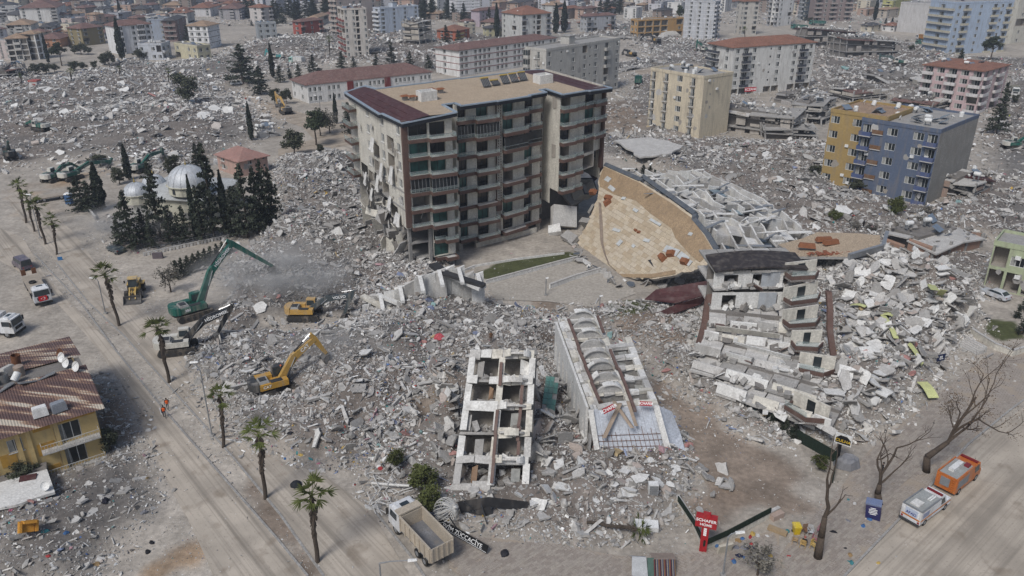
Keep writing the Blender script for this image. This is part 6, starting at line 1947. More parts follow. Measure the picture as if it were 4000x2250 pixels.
# ---------------------------------------------------------------- trucks
def truck(label,rear,front,kind,cabc,bedc,L=8.4,z=0.0,W=2.5,cat='truck',name='truck',flag=False,load=None,cabless=False):
 a,b=P(*rear),P(*front)
 f=b-a
 mid=(a+b)/2
 mid.z=hz(mid.x,mid.y) if z is None else z
 root=thing(name,label,cat,V((mid.x,mid.y,mid.z)))
 F=FR(V((mid.x,mid.y,mid.z+.06)),f)
 cp,bp=paint(cabc),paint(bedc,.7,.6)
 h=L/2
 mb=MB()
 for s in (-.45,.45): F.box(mb,(-h+.2,s-.08,.7),(h-.3,s+.08,.95))
 F.box(mb,(-h+.3,-.5,.72),(-h+.5,.5,.93));mb.build('chassis',STEEL,root)
 axles=[h-1.3,-h+1.2,-h+2.55]+([h-3.0] if L>8 else [])
 for x in axles:
  for s in (-1,1): wheel(root,F,x,s*(W/2-.2),.5,.34)
 if not cabless:
  c0=h-2.2
  mb=MB();F.box(mb,(c0,-W/2,.75),(h,W/2,1.75));F.box(mb,(c0,-W/2,1.751),(h-.05,W/2,2.9),0,.14,.08);F.box(mb,(c0+.2,-W/2+.2,2.901),(h-.5,W/2-.2,3.15),0,.25,.15);co=mb.build('cab',cp,root)
  mb=MB()
  mb.plate([F(h+.0,-W/2+.15,1.85),F(h+.0,W/2-.15,1.85),F(h-.12,W/2-.2,2.75),F(h-.12,-W/2+.2,2.75)],F.f,.05);mb.build('windscreen',CABG,co)
  for s in (-1,1):
   mb=MB();y=s*(W/2+.012)
   q=[F(c0+.5,y,1.85),F(h-.35,y,1.85),F(h-.45,y-s*.06,2.6),F(c0+.5,y-s*.06,2.6)]
   mb.plate(q if s<0 else q[::-1],F.l*s,.03);mb.build('side_window',CABG,co)
   mb=MB();F.box(mb,(h-.25,s*(W/2+.2)-.1,1.9),(h-.1,s*(W/2+.2)+.1,2.6));mb.build('mirror',BLACK,co)
   mb=MB();F.box(mb,(h,s*.85-.22,.85),(h+.05,s*.85+.22,1.1));mb.build('headlight',pm('lamp',(.5,.5,.5),.2,.1,1),co)
  mb=MB();F.box(mb,(h,-.8,1.15),(h+.03,.8,1.65));F.box(mb,(h,-W/2,.45),(h+.1,W/2,.8));mb.build('grille',BLACK,co)
  mb=MB();F.box(mb,(c0+.7,-.45,3.152),(c0+1.25,.45,3.18));mb.build('roof_hatch',CABG,co)
  if flag:
   mb=MB();mb.plate([F(h+.06,.62,1.0),F(h+.06,-.62,1.0),F(h+.05,-.62,1.82),F(h+.05,.62,1.82)][::-1],F.f,.01);fl=mb.build('flag',pm('flag_red',(.5,.015,.02),.7,.05,1,fine=0),root)
   r=-F.l
   c=F(h+.09,0,1.42)
   m=MB()
   o_=[c+r*(-.1+.24*math.cos(t))+Z3*.24*math.sin(t) for t in [.55+(2*pi-1.1)*i/14 for i in range(15)]]
   i_=[c+r*(-.04+.19*math.cos(t))+Z3*.19*math.sin(t) for t in [.55+(2*pi-1.1)*i/14 for i in range(15)]]
   for i in range(14): m.face([o_[i],o_[i+1],i_[i+1],i_[i]])
   st=[c+r*(.22+(.13 if i % 2==0 else .055)*math.cos(pi/5*i+pi))+Z3*(.13 if i % 2==0 else .055)*math.sin(pi/5*i+pi) for i in range(10)]
   m.face(st);m.build('crescent_and_star',WHT,fl)
  be=c0-.25
 else: be=h
 if kind=='dump':
  x0,x1,zb,zt=-h-.1,be,1.25,2.9
  y=W/2+.03
  mb=MB();F.box(mb,(x0,-y,zb),(x1,y,zb+.12));mb.build('bed_floor',pm('bed_steel',(.22,.225,.24),.5,.25,.8,metal=.3,dirt=.5,dcol=(.25,.22,.19)),root)
  for s in (-1,1):
   mb=MB();yy=sorted((s*y,s*(y-.09)))
   F.box(mb,(x0,yy[0],zb+.121),(x1,yy[1],zt));F.box(mb,(x0,min(s*(y+.06),s*(y-.1)),zt+.001),(x1,max(s*(y+.06),s*(y-.1)),zt+.12))
   n=7
   for i in range(n):
    x=x0+.15+(x1-x0-.3)*i/(n-1)
    yy=sorted((s*(y+.001),s*(y+.1)));F.box(mb,(x-.08,yy[0],zb),(x+.08,yy[1],zt))
   mb.build('bed_side',bp,root)
  mb=MB();F.box(mb,(x0-.1,-y,zb+.05),(x0-.01,y,zt))
  for i in range(5):
   yy=-y+.15+(2*y-.3)*i/4
   F.box(mb,(x0-.18,yy-.07,zb+.1),(x0-.101,yy+.07,zt))
  mb.build('tailgate',bp,root)
  mb=MB();F.box(mb,(x1-.1,-y+.1,zb+.13),(x1,y-.1,zt));F.box(mb,(x1-.05,-y,zt+.121),(x1+.9,y,zt+.3));mb.build('headboard',bp,root)
 elif kind=='flat':
  mb=MB();F.box(mb,(-h-5.2,-W/2,1.1),(be-.8,W/2,1.3));mb.build('deck',pm('worn_deck',(.36,.31,.25),.85,.2,1,dirt=.3),root)
  for s in (-1,1):
   mb=MB();F.box(mb,(-h-5.8,s*.8-.35,1.31),(-h-5.6,s*.8+.35,2.3));mb.build('ramp',RUST,root)
  for x in (-h-4,-h-2.8,-h-1.6):
   for s in (-1,1): wheel(root,F,x,s*(W/2-.2),.45,.34)
 elif kind=='box':
  mb=MB();F.box(mb,(-h,-W/2,1.1),(be,W/2,3.3));mb.build('cargo_box',bp,root)
 elif kind=='low':
  mb=MB();F.box(mb,(-h,-W/2,.75),(be,W/2,1.0));mb.build('deck',pm('worn_deck',(.36,.31,.25)),root)
 return root,F,h
truck('white dump truck with empty dirty steel bed parked in the foreground',(1108,1424),(1010,1318),'dump',(.62,.63,.64),(.44,.38,.3),8.0)
tr,F_,h_=truck('white truck with red crescent flag on its grille, flatbed trailer behind',(86,722),(122,786),'flat',(.68,.69,.7),(.4,.34,.27),7.0,flag=True)
def tyre(label,p):
 mb=MB();mb.lathe([(.25,0),(.5,0),(.55,.08),(.55,.24),(.5,.32),(.25,.32),(.25,0)],18)
 o=mb.build('tyre',BLACK);o.location=p;tag(o,label,'tyre')
tyre('black tyre lying on the flatbed trailer',F_(-h_-1.2,-.2,1.31))
truck('white truck cab cut by the left edge above the yellow house',(-60,838),(48,842),'box',(.68,.69,.7),(.6,.6,.6),7.5)
truck('dump truck with orange body beside the light blue tower',(2345,108),(2296,98),'dump',(.6,.6,.6),(.4,.19,.05),9)
truck('dump truck with green body beside the light blue tower',(2352,121),(2296,114),'dump',(.05,.16,.13),(.03,.16,.13),9)
truck('dump truck with yellow body beside the light blue tower',(2404,128),(2348,118),'dump',(.62,.62,.6),(.45,.3,.05),9)
truck('dump truck with grey body behind the yellow one',(2408,112),(2352,104),'dump',(.62,.62,.6),(.3,.25,.21),9)
truck('dark green dump truck behind the long grey block',(1604,222),(1606,204),'dump',(.02,.1,.08),(.02,.1,.08),8)
truck('row-end green dump truck under the slender white tower',(2045,78),(1975,72),'dump',(.03,.14,.12),(.03,.12,.1),10)
truck('green dump truck parked before the dark teal tower',(2085,66),(2025,62),'dump',(.03,.14,.12),(.03,.12,.1),10)
truck('white box truck with green nose on the upper left rubble track',(760,162),(735,160),'box',(.3,.5,.45),(.62,.62,.6),7.5)
truck('white lorry driving towards us at the right edge street',(2550,232),(2553,246),'dump',(.6,.6,.58),(.25,.24,.2),8)
truck('empty lowboy trailer at the road junction by the mosque trees',(98,508),(172,496),'low',(.3,.3,.3),(.3,.28,.25),9,cabless=True,name='trailer',cat='trailer')
# ---------------------------------------------------------------- cars
def car(label,rear,front,col,L=4.4,van=False,z=None,crushed=0.0,pickup=False):
 a,b=P(*rear),P(*front)
 mid=(a+b)/2
 mid.z=hz(mid.x,mid.y) if z is None else z
 root=thing('car' if not van else 'van',label,'van' if van else 'car',mid)
 F=FR(mid+Z3*.05,b-a)
 h,w=L/2,.88 if not van else 1.0
 side=[(-h,.35),(-h,.85),(-h+.15,1.0),(-h+.9,1.02),(h-1.2,.95),(h-.1,.75),(h,.55),(h,.3)] if not van else [(-h,.4),(-h,1.1),(h-.9,1.1),(h-.1,.95),(h,.6),(h,.35)]
 def loft(mb,prof,ws,m=0):
  for i in range(len(prof)):
   j=(i+1) % len(prof)
   (x0,z0),(x1,z1)=prof[i],prof[j]
   mb.face([F(x0,-ws[i],z0),F(x1,-ws[j],z1),F(x1,ws[j],z1),F(x0,ws[i],z0)],m)
  mb.face([F(x,-q,z) for (x,z),q in zip(prof,ws)][::-1],m);mb.face([F(x,q,z) for (x,z),q in zip(prof,ws)],m)
 mb=MB();loft(mb,side,[w]*len(side));bo=mb.build('body',paint(col,.3),root)
 t=1.45*(1-crushed)+.95*crushed
 cab=[(-h+.35,1.0),(-h+1.0,t),(h-1.9,t),(h-1.15,.96)] if not van else [(-h,1.1),(-h+.05,2.1),(h-1.2,2.1),(h-.5,1.1)]
 if pickup: cab=[(-.2,1.0),(0,t),(h-1.9,t),(h-1.15,.96)]
 mb=MB();loft(mb,cab,[w-.04,w-.18,w-.18,w-.04]);mb.build('roof',paint(col,.3),root)
 g=MB();gl=[(x*.96+(cab[0][0]+cab[-1][0])/2*.04,z0*.985+.0) for x,z0 in cab]
 for s in (-1,1):
  q=[F(cab[0][0]+.25,s*(w-.04),1.04),F(cab[3][0]-.2,s*(w-.04),1.04),F(cab[2][0],s*(w-.15),cab[2][1]-.08),F(cab[1][0]+.1,s*(w-.15),cab[1][1]-.08)]
  g.plate(q if s<0 else q[::-1],F.l*s,.02)
 q=[F(cab[3][0]+.03,-w+.15,1.0),F(cab[3][0]+.03,w-.15,1.0),F(cab[2][0]+.05,w-.25,cab[2][1]-.04),F(cab[2][0]+.05,-w+.25,cab[2][1]-.04)]
 g.plate(q,F.f+Z3*.5,.02)
 q=[F(cab[0][0]-.02,w-.15,1.03),F(cab[0][0]-.02,-w+.15,1.03),F(cab[1][0]-.06,-w+.25,cab[1][1]-.04),F(cab[1][0]-.06,w-.25,cab[1][1]-.04)]
 g.plate(q,-F.f+Z3*.5,.02);g.build('window',CABG,root)
 for x in (-h+.85,h-.85):
  for s in (-1,1): wheel(root,F,x,s*(w-.1),.32,.2)
 for s in (-1,1):
  mb=MB();F.box(mb,(h-.03,s*.6-.15,.6),(h+.03,s*.6+.15,.74));mb.build('headlight',pm('lamp',(.5,.5,.5)),root)
  mb=MB();F.box(mb,(-h-.03,s*.65-.12,.7),(-h+.03,s*.65+.12,.85));mb.build('tail_light',pm('tail_red',(.3,.02,.02),.3),root)
 return root
car('white saloon car on the pale street by the round bush',(612,212),(578,215),(.66,.67,.68),4.5)
car('white pickup with loaded bed driving down the dirt street',(540,222),(544,240),(.62,.62,.62),5.2,pickup=True)
car('dusty white car among debris by the garden hedge',(2528,758),(2476,738),(.55,.57,.6),4.5)
car('dark mauve van parked beside the trailer at the left',(68,680),(50,668),(.12,.1,.13),4.6,van=True)
car('white van before the grey tower in the far rubble',(1835,112),(1818,110),(.6,.6,.6),5,van=True)
car('crushed dark car at the kerb heap below the mosque trees',(305,640),(280,628),(.05,.07,.08),4.2,crushed=.7)
# ---------------------------------------------------------------- rescue pickup and orange fire truck
def rescue():
 a,b=P(2277,1325),P(2370,1256)
 mid=(a+b)/2
 root=thing('rescue_truck','white rescue truck with orange stripe and red light bar parked at the kerb','truck',mid)
 F=FR(mid+Z3*.05,b-a);h=3.0;W=1.05
 wp=paint((.68,.69,.7),.35,.2)
 mb=MB();F.box(mb,(-h,-W,.45),(.75,W,2.0));bo=mb.build('cargo_body',wp,root)
 mb=MB()
 for s in (-1,1): F.box(mb,(-h,s*(W-.06)-.06,2.001),(.75,s*(W-.06)+.06,2.14))
 F.box(mb,(-h,-W+.12,2.001),(-h+.1,W-.12,2.14));mb.build('roof_rail',GREYM,bo)
 mb=MB();F.box(mb,(-h+.1,-W+.12,2.001),(.7,W-.12,2.03));mb.build('roof_deck',pm('grey_deck',(.33,.34,.33),.8,.1,1,dirt=.3),bo)
 mb=MB();F.box(mb,(-h+.5,-.35,2.031),(-h+1.6,.55,2.15));mb.build('roof_box',PLAST,bo)
 mb=MB()
 for s in (0,.22): mb.tube(F(-.6,-.5+s,2.12),F(.4,-.5+s,2.12),.09,8)
 mb.build('lamp_mast',WHITE,bo)
 mb=MB();F.box(mb,(.76,-W,.45),(h,W,1.15),0,0,.04);F.box(mb,(.76,-W+.02,1.151),(h-.95,W-.02,1.95),0,.18,.12);mb.build('cab',wp,root)
 mb=MB()
 for s in (-1,1):
  q=[F(.95,s*(W-.01),1.2),F(h-1.2,s*(W-.01),1.2),F(h-1.4,s*(W-.09),1.8),F(1.05,s*(W-.09),1.8)]
  mb.plate(q if s<0 else q[::-1],F.l*s,.03)
 mb.plate([F(h-.93,-W+.12,1.17),F(h-.93,W-.12,1.17),F(h-1.1,W-.2,1.88),F(h-1.1,-W+.2,1.88)],F.f+Z3*.4,.03);mb.build('window',CABG,root)
 mb=MB();F.box(mb,(1.2,-.8,1.96),(1.45,.8,2.12));mb.build('light_bar',pm('light_bar_red',(.18,.02,.02),.3,.1,1),root)
 for x in (-h+1.0,h-.95):
  for s in (-1,1): wheel(root,F,x,s*(W-.12),.38,.26)
 for s in (-1,1):
  mb=MB();yy=sorted((s*(W+.001),s*(W+.02)));F.box(mb,(-h+.02,yy[0],.85),(h-.1,yy[1],1.0));mb.build('side_stripe',pm('orange_stripe',(.5,.17,.03),.5,.05,1),root)
  mb=MB();F.box(mb,(-h+.3,yy[0],1.15),(-h+1.5,yy[1]-.001,1.75));mb.build('side_shutter',pm('blue_grey_panel',(.25,.28,.4),.5,.1,1),root)
  mb=MB();F.box(mb,(-h-.03,s*.85-.1,.55),(-h-.001,s*.85+.1,.75));mb.build('tail_light',pm('tail_red',(.3,.02,.02)),root)
 mb=MB();F.box(mb,(-h-.03,-W+.1,.85),(-h-.002,W-.1,1.0));mb.build('rear_stripe',pm('orange_stripe',(.5,.17,.03)),root)
 mb=MB();F.box(mb,(-h-.04,-.62,1.05),(-h-.002,.62,1.85));dr=mb.build('rear_door',pm('rear_door',(.45,.5,.6),.5,.06,1),root)
 words3('AFAD',dr,F(-h-.05,0,1.35),-F.l,Z3,.42,pm('navy_paint',(.02,.03,.2),.5,.05,1),.004,bold=True)
 mb=MB();F.box(mb,(-h-.25,-W,.4),(-h-.041,W,.5));mb.build('bumper',STEEL,root)
rescue()
def firetruck():
 a,b=P(2372,1242),P(2436,1190)
 mid=(a+b)/2
 root=thing('fire_truck','orange fire truck with rear ladder and shutters parked ahead of the rescue truck','truck',mid)
 F=FR(mid+Z3*.05,b-a);h=2.9;W=1.1
 op=paint((.48,.14,.03),.4,.35)
 mb=MB();F.box(mb,(-h,-W,.5),(1.0,W,2.3));bo=mb.build('body',op,root)
 mb=MB();F.box(mb,(-h+.15,-W+.15,2.301),(.9,W-.15,2.33));mb.build('roof_deck',pm('grey_deck',(.33,.34,.33)),bo)
 mb=MB()
 for s in (-1,1): F.box(mb,(-h,s*(W-.07)-.07,2.301),(1.0,s*(W-.07)+.07,2.45))
 mb.build('roof_rail',op,bo)
 mb=MB();F.box(mb,(-1.9,-.1,2.335),(.4,.45,2.65));mb.build('roof_locker',WHITE,bo)
 mb=MB();F.box(mb,(.1,-.75,2.335),(.7,-.25,2.6));mb.build('hose_reel',pm('reel_red',(.2,.03,.04),.5),bo)
 mb=MB();F.box(mb,(1.01,-W,.5),(h,W,1.3));F.box(mb,(1.01,-W,1.301),(h-.25,W,2.2),0,.12,.1);cb=mb.build('cab',op,root)
 mb=MB()
 for s in (-1,1):
  q=[F(1.3,s*(W+.012),1.35),F(h-.5,s*(W+.012),1.35),F(h-.6,s*(W-.07),2.05),F(1.3,s*(W-.07),2.05)]
  mb.plate(q if s<0 else q[::-1],F.l*s,.03)
 mb.plate([F(h-.2,-W+.1,1.35),F(h-.2,W-.1,1.35),F(h-.32,W-.18,2.1),F(h-.32,-W+.18,2.1)],F.f,.03);mb.build('window',CABG,cb)
 mb=MB();F.box(mb,(1.9,-.9,2.21),(2.2,.9,2.38));mb.build('light_bar',pm('light_bar_red',(.18,.02,.02)),root)
 for x in (-h+1.0,h-.9):
  for s in (-1,1): wheel(root,F,x,s*(W-.13),.42,.28)
 mb=MB();F.box(mb,(-h-.04,-.35,.95),(-h-.002,.62,2.0));mb.build('rear_shutter',pm('shutter_grey',(.22,.23,.24),.5,.15,2),root)
 for s in (-1,1):
  mb=MB();yy=sorted((s*(W+.001),s*(W+.03)));F.box(mb,(-h+.3,yy[0],1.0),(-.2,yy[1],2.0));mb.build('side_shutter',pm('shutter_grey',(.22,.23,.24)),root)
 mb=MB()
 for y in (-.92,-.52): mb.tube(F(-h-.1,y,.6),F(-h-.1,y,2.35),.03,5)
 for i in range(6): mb.tube(F(-h-.1,-.92,.75+.28*i),F(-h-.1,-.52,.75+.28*i),.025,5)
 mb.build('ladder',paint((.5,.17,.04)),root)
firetruck()
# ---------------------------------------------------------------- wheel loader
def loader():
 c=P(342,742)
 root=thing('wheel_loader','yellow wheel loader facing us with its bucket down on the road','loader',c)
 F=FR(c+Z3*.05,V((.28,-1,0)))
 yp=paint((.5,.34,.1));
 mb=MB();F.box(mb,(-2.6,-.85,.9),(-.4,.85,2.1),0,.1,.1);mb.build('engine_hood',yp,root)
 mb=MB();F.box(mb,(-.4,-.75,1.0),(.9,.75,1.7));F.box(mb,(-.35,-.72,1.701),(.85,.72,3.1),1,.12,.06);cb=mb.build('cab',[yp,CABG],root)
 mb=MB();F.box(mb,(-.35,-.75,3.101),(.9,.75,3.25));mb.build('cab_roof',paint((.55,.4,.18)),cb)
 for x in (-1.7,1.5):
  for s in (-1,1): wheel(root,F,x,s*1.05,.72,.55)
 mb=MB();F.box(mb,(.9,-.5,.7),(2.2,.5,1.4));mb.build('front_frame',yp,root)
 for s in (-1,1):
  mb=MB();beamseg(mb,F(1.0,s*.45,1.7),F(2.3,s*.45,1.3),.16,.3,.3);beamseg(mb,F(2.25,s*.45,1.32),F(3.1,s*.45,.5),.16,.3,.25);mb.build('lift_arm',yp,root)
  mb=MB();F.box(mb,(-2.5,s*1.05-.3,1.45),(-.9,s*1.05+.3,1.55));mb.build('mudguard',yp,root)
 mb=MB();mb.tube(F(1.2,0,1.6),F(2.6,0,1.1),.1,8);mb.build('hydraulic_cylinder',STEEL,root)
 mb=MB()
 prof=[(3.1,1.15),(2.95,.7),(3.05,.25),(3.5,.06),(4.1,.06)]
 for (x0,z0),(x1,z1) in zip(prof[:-1],prof[1:]):
  q=[F(x0,-1.35,z0),F(x0,1.35,z0),F(x1,1.35,z1),F(x1,-1.35,z1)]
  mb.plate(q[::-1],(q[1]-q[0]).cross(q[3]-q[0])*-1,.06)
 for s in (-1,1): mb.plate([F(x,s*1.35,z) for x,z in prof],F.l*s,.06)
 mb.build('bucket',pm('bucket_steel',(.13,.125,.12)),root)
 for s in (-1,1):
  mb=MB();mb.tube(F(.5,s*.8,2.6),F(.7,s*1.2,2.7),.03,5);F.box(mb,(.62,s*1.2-.12,2.5),(.68,s*1.2+.12,2.9));mb.build('mirror',BLACK,root)
loader()
# ---------------------------------------------------------------- trees: unit-height meshes, trunk and crown
def leafm(name,c,var=.35):
 m=bpy.data.materials.new(name);m.use_nodes=True
 t=m.node_tree;N,L=t.nodes.new,t.links.new
 b=t.nodes['Principled BSDF'];b.inputs['Roughness'].default_value=.8;b.inputs['Specular IOR Level'].default_value=.15
 oi=N('ShaderNodeObjectInfo');g=N('ShaderNodeNewGeometry')
 n=N('ShaderNodeTexNoise');n.inputs['Scale'].default_value=.9;n.inputs['Detail'].default_value=3
 L(g.outputs['Position'],n.inputs['Vector'])
 r=N('ShaderNodeMapRange');r.inputs[1].default_value=.3;r.inputs[2].default_value=.7;r.inputs[3].default_value=1-var;r.inputs[4].default_value=1+var
 L(n.outputs['Fac'],r.inputs[0])
 r2=N('ShaderNodeMapRange');r2.inputs[3].default_value=.75;r2.inputs[4].default_value=1.25
 L(oi.outputs['Random'],r2.inputs[0])
 mu=N('ShaderNodeMath');mu.operation='MULTIPLY';L(r.outputs[0],mu.inputs[0]);L(r2.outputs[0],mu.inputs[1])
 s=N('ShaderNodeVectorMath');s.operation='SCALE';s.inputs[0].default_value=c
 L(mu.outputs[0],s.inputs[3]);L(s.outputs[0],b.inputs['Base Color'])
 return m
LF={'cedar': leafm('cedar_needles',(.04,.047,.033),.6),'cypress': leafm('cypress_needles',(.034,.042,.031),.5),'bush': leafm('dusty_leaves',(.06,.065,.042)),'green': leafm('fresh_leaves',(.075,.085,.03)),'pine': leafm('pine_needles',(.045,.055,.03)),'palm': leafm('palm_fronds',(.085,.1,.03)),'dry': leafm('dry_leaves',(.11,.075,.045)),'grey': leafm('grey_twigs',(.14,.13,.11))}
BARK=pm('bark',(.085,.065,.05),.95,.3,4,bump=.5,bsc=9)
BARKP=pm('palm_bark',(.075,.06,.048),.95,.3,5,bump=.5,bsc=9)
def tri_mesh(name,c,s,up,rng,mat):
 """small leaf sprays at centres c, of sizes s"""
 n=len(c)
 a=rng.normal(size=(n,3));a /= np.linalg.norm(a,axis=1)[:,None]
 b=np.cross(a,rng.normal(size=(n,3)));b /= np.linalg.norm(b,axis=1)[:,None]
 s=s[:,None]
 v=np.stack([c-a*s,c+a*s*.4+b*s*.75,c+a*s*.9-b*s*.5,c-b*s*.8],1).reshape(-1,3)
 me=bpy.data.meshes.new(name)
 f=np.arange(n*4).reshape(n,4)
 me.from_pydata(v.tolist(),[],f.tolist())
 me.materials.append(mat)
 return me
def crown_pts(kind,rng,n):
 if kind=='cedar':
  pts=[]
  lv=15
  for i in range(lv):
   z=.12+.87*i/(lv-1)
   r=.3*(1-z)**.7+.012
   nb=int(5+5*(1-z))
   for j in range(nb):
    an=rng.uniform(0,6.28);rr=r*rng.uniform(.5,1.2);zz=z+rng.uniform(-.035,.035)
    m=int(n/lv/nb*(0.4+1.6*(1-z)))+3
    t=rng.random(m)**.6
    p=np.stack([np.cos(an)*rr*t,np.sin(an)*rr*t,zz-.06*t+.05*t*t+rng.normal(0,.01,m)],1)
    p[:,:2] += rng.normal(0,.02,(m,2))*(1.1-t[:,None]*.5)
    pts.append(p)
  return np.concatenate(pts),.019
 if kind=='cypress':
  z=rng.random(n)**.9
  r=.1*np.clip(np.sin(np.clip(z*.9+.12,0,1)*pi)**.7,.05,1)*(1-.45*z)
  an=rng.uniform(0,6.28,n)
  q=r*(.45+.6*np.sqrt(rng.random(n)))*(1+.25*np.sin(an*3+z*20))
  return np.stack([np.cos(an)*q,np.sin(an)*q,.05+z*.95],1),.022
 if kind in ('bush','green','grey'):
  pts=[]
  for j in range(26):
   c=rng.normal(size=3);c /= np.linalg.norm(c);c *= rng.uniform(.15,.36)
   c=c*np.array([1.05,1.05,.95])+np.array([0,0,.56])
   m=n // 26
   d=rng.normal(size=(m,3));d /= np.linalg.norm(d,axis=1)[:,None]
   pts.append(c+d*(rng.random(m)**.4)[:,None]*rng.uniform(.09,.17))
  return np.concatenate(pts),.03
 if kind=='pine':
  pts=[]
  for j in range(18):
   an=rng.uniform(0,6.28);r=rng.uniform(0,.3);z=.98-r*.9-rng.uniform(0,.3)
   m=n // 18
   d=rng.normal(size=(m,3));d /= np.linalg.norm(d,axis=1)[:,None]
   pts.append(np.array([np.cos(an)*r,np.sin(an)*r,z])+d*(rng.random(m)**.4)[:,None]*np.array([.13,.13,.07]))
  return np.concatenate(pts),.026
TREEM={}
for kd,cnts in (('cedar',3),('cypress',2),('bush',2),('green',2),('grey',1),('pine',2)):
 for v_ in range(cnts):
  rg=np.random.default_rng(100+v_+len(kd)*7)
  c_,s_=crown_pts(kd,rg,2100 if kd != 'grey' else 700)
  cm=tri_mesh('crown',c_,s_*rg.uniform(.6,1.3,len(c_)),None,rg,LF[kd])
  tb=MB()
  rr=random.Random(v_)
  ht={'cedar': .95,'cypress': .8,'bush': .5,'green': .5,'grey': .6,'pine': .75}[kd]
  p=[V((rr.uniform(-.01,.01)*i,rr.uniform(-.01,.01)*i,ht*i/5)) for i in range(6)]
  tb.path(p,.02 if kd in ('cedar','cypress') else .028,7,0,.006)
  if kd in ('bush','green','grey','pine'):
   for k in range(7):
    a_=k*.9
    tb.tube(p[3],(math.cos(a_)*.28,math.sin(a_)*.28,rr.uniform(.5,.8)),.012,5,.003)
  TREEM.setdefault(kd,[]).append((tb.mesh('trunk',[BARK]),cm))
NM={'cedar': ('conifer_tree','tree'),'cypress': ('cypress_tree','tree'),'bush': ('leafy_tree','tree'),'green': ('leafy_tree','tree'),'grey': ('bare_shrub','shrub'),'pine': ('pine_tree','tree')}
tcount=[0]
def tree(kind,label,x,yb,yt,wf=1.0,group=None,lean=None,ground=True):
 b=P(x,yb)
 t=PV(x,yt,b.y)
 h=max(1.0,t.z)
 z=hz(b.x,b.y) if ground else 0
 nm,cat=NM[kind]
 if h<3 and kind in ('bush','green'): nm,cat='shrub','shrub'
 o=thing(nm,label,cat,V((b.x,b.y,min(z,.6)-.05)),group)
 tr_,cr_=TREEM[kind][tcount[0] % len(TREEM[kind])]
 tcount[0] += 1
 for n_,me in (('trunk',tr_),('crown',cr_)):
  c=bpy.data.objects.new(n_,me);C.objects.link(c);c.parent=o
 o.scale=(h*wf,h*wf,h)
 o.rotation_euler=(0,lean or 0,(x*1.7) % 6.28 if not lean else 0)
 return o
MG,ML='dark trees around the mosque','dark conifer in the dense stand in front of the mosque'
ORD='first second third fourth fifth sixth seventh eighth ninth tenth eleventh twelfth thirteenth fourteenth fifteenth'.split()
MOSQ=((334,628,484,1.15),(366,612,530,.95),(404,596,412,.9),(432,618,532,1.1),(468,612,520,1.05),(540,600,368,.78),(625,598,414,.9),(652,586,420,.85),(672,578,408,.9),(690,575,430,.8),(596,596,470,1.0),(510,606,470,.9),(304,622,548,1.0),(385,628,556,1.0),(452,600,540,.9))
for x,yb,yt,w in MOSQ:
 tree('cedar','dark conifer %s from the left in the stand before the mosque' % ORD[sorted(q[0] for q in MOSQ).index(x)],x,yb,yt,w*.9,MG)
tree('cypress','thin leaning cypress before the mosque dome',497,606,440,.55)
tree('cypress','thin cypress on the right side of the mosque roof',574,592,430,.7)
tree('cypress','broad dark cypress left of the small mosque domes',256,528,408,1.3)
tree('cedar','dark spreading conifer beside the blue toilet cabin',208,528,442,1.5)
tree('cedar','second dark conifer beside the blue toilet cabin',228,534,456,1.4)
tree('cypress','spindle cypress standing above the green excavators',325,452,362,1.1)
tree('cypress','lone pencil cypress on the rubble left of the dirt street',634,356,258,.75)
tree('bush','dusty round bush beside the green excavator booms',302,464,420,1.2)
tree('bush','low wide bush above the green excavator booms',252,418,386,1.9)
tree('bush','grey-green tree behind the mosque dome',437,448,386,1.0)
tree('cedar','dusty fir right behind the main mosque dome',497,424,360,1.1)
tree('bush','big round dark tree alone at the edge of the left rubble plain',476,268,186,1.2)
tree('cedar','huge broad conifer by the white car',612,212,112,1.7)
tree('cedar','broad conifer just right of the huge one',656,238,166,1.5)
tree('cypress','tall slim cypress above the left conifers',687,196,107,.8)
for i,(x,yb,yt) in enumerate(((706,208,165),(752,203,162),(788,182,138),(860,174,130),(890,170,142),(946,166,136),(1032,170,132),(1078,176,140),(730,200,170))):
 tree('cedar','dark tree in the row behind the long school roof',x,yb,yt,1.35,'trees behind the school')
tree('cedar','tallest pointed conifer behind the long school roof',985,162,103,.9)
tree('bush','green tree at the street corner left of the school',692,260,220,1.1)
tree('bush','olive tree by the yellow excavator before the school',722,262,220,1.0)
tree('green','light green tree before the school wall',1004,226,190,1.0)
tree('cedar','dark conifer against the tower left corner',880,338,258,1.0)
tree('cypress','thin cypress at the school yard corner',846,312,234,.8)
tree('bush','broad park tree left of the tower, nearest the road end',742,392,322,1.1)
tree('pine','tall park pine left of the tower',796,366,272,1.0)
tree('bush','dark park tree behind the tall park pine',806,342,268,.9)
tree('bush','small shrub at the park kerb',808,388,362,1.2)
tree('grey','bare grey tree by the tower left corner',830,335,270,1.0)
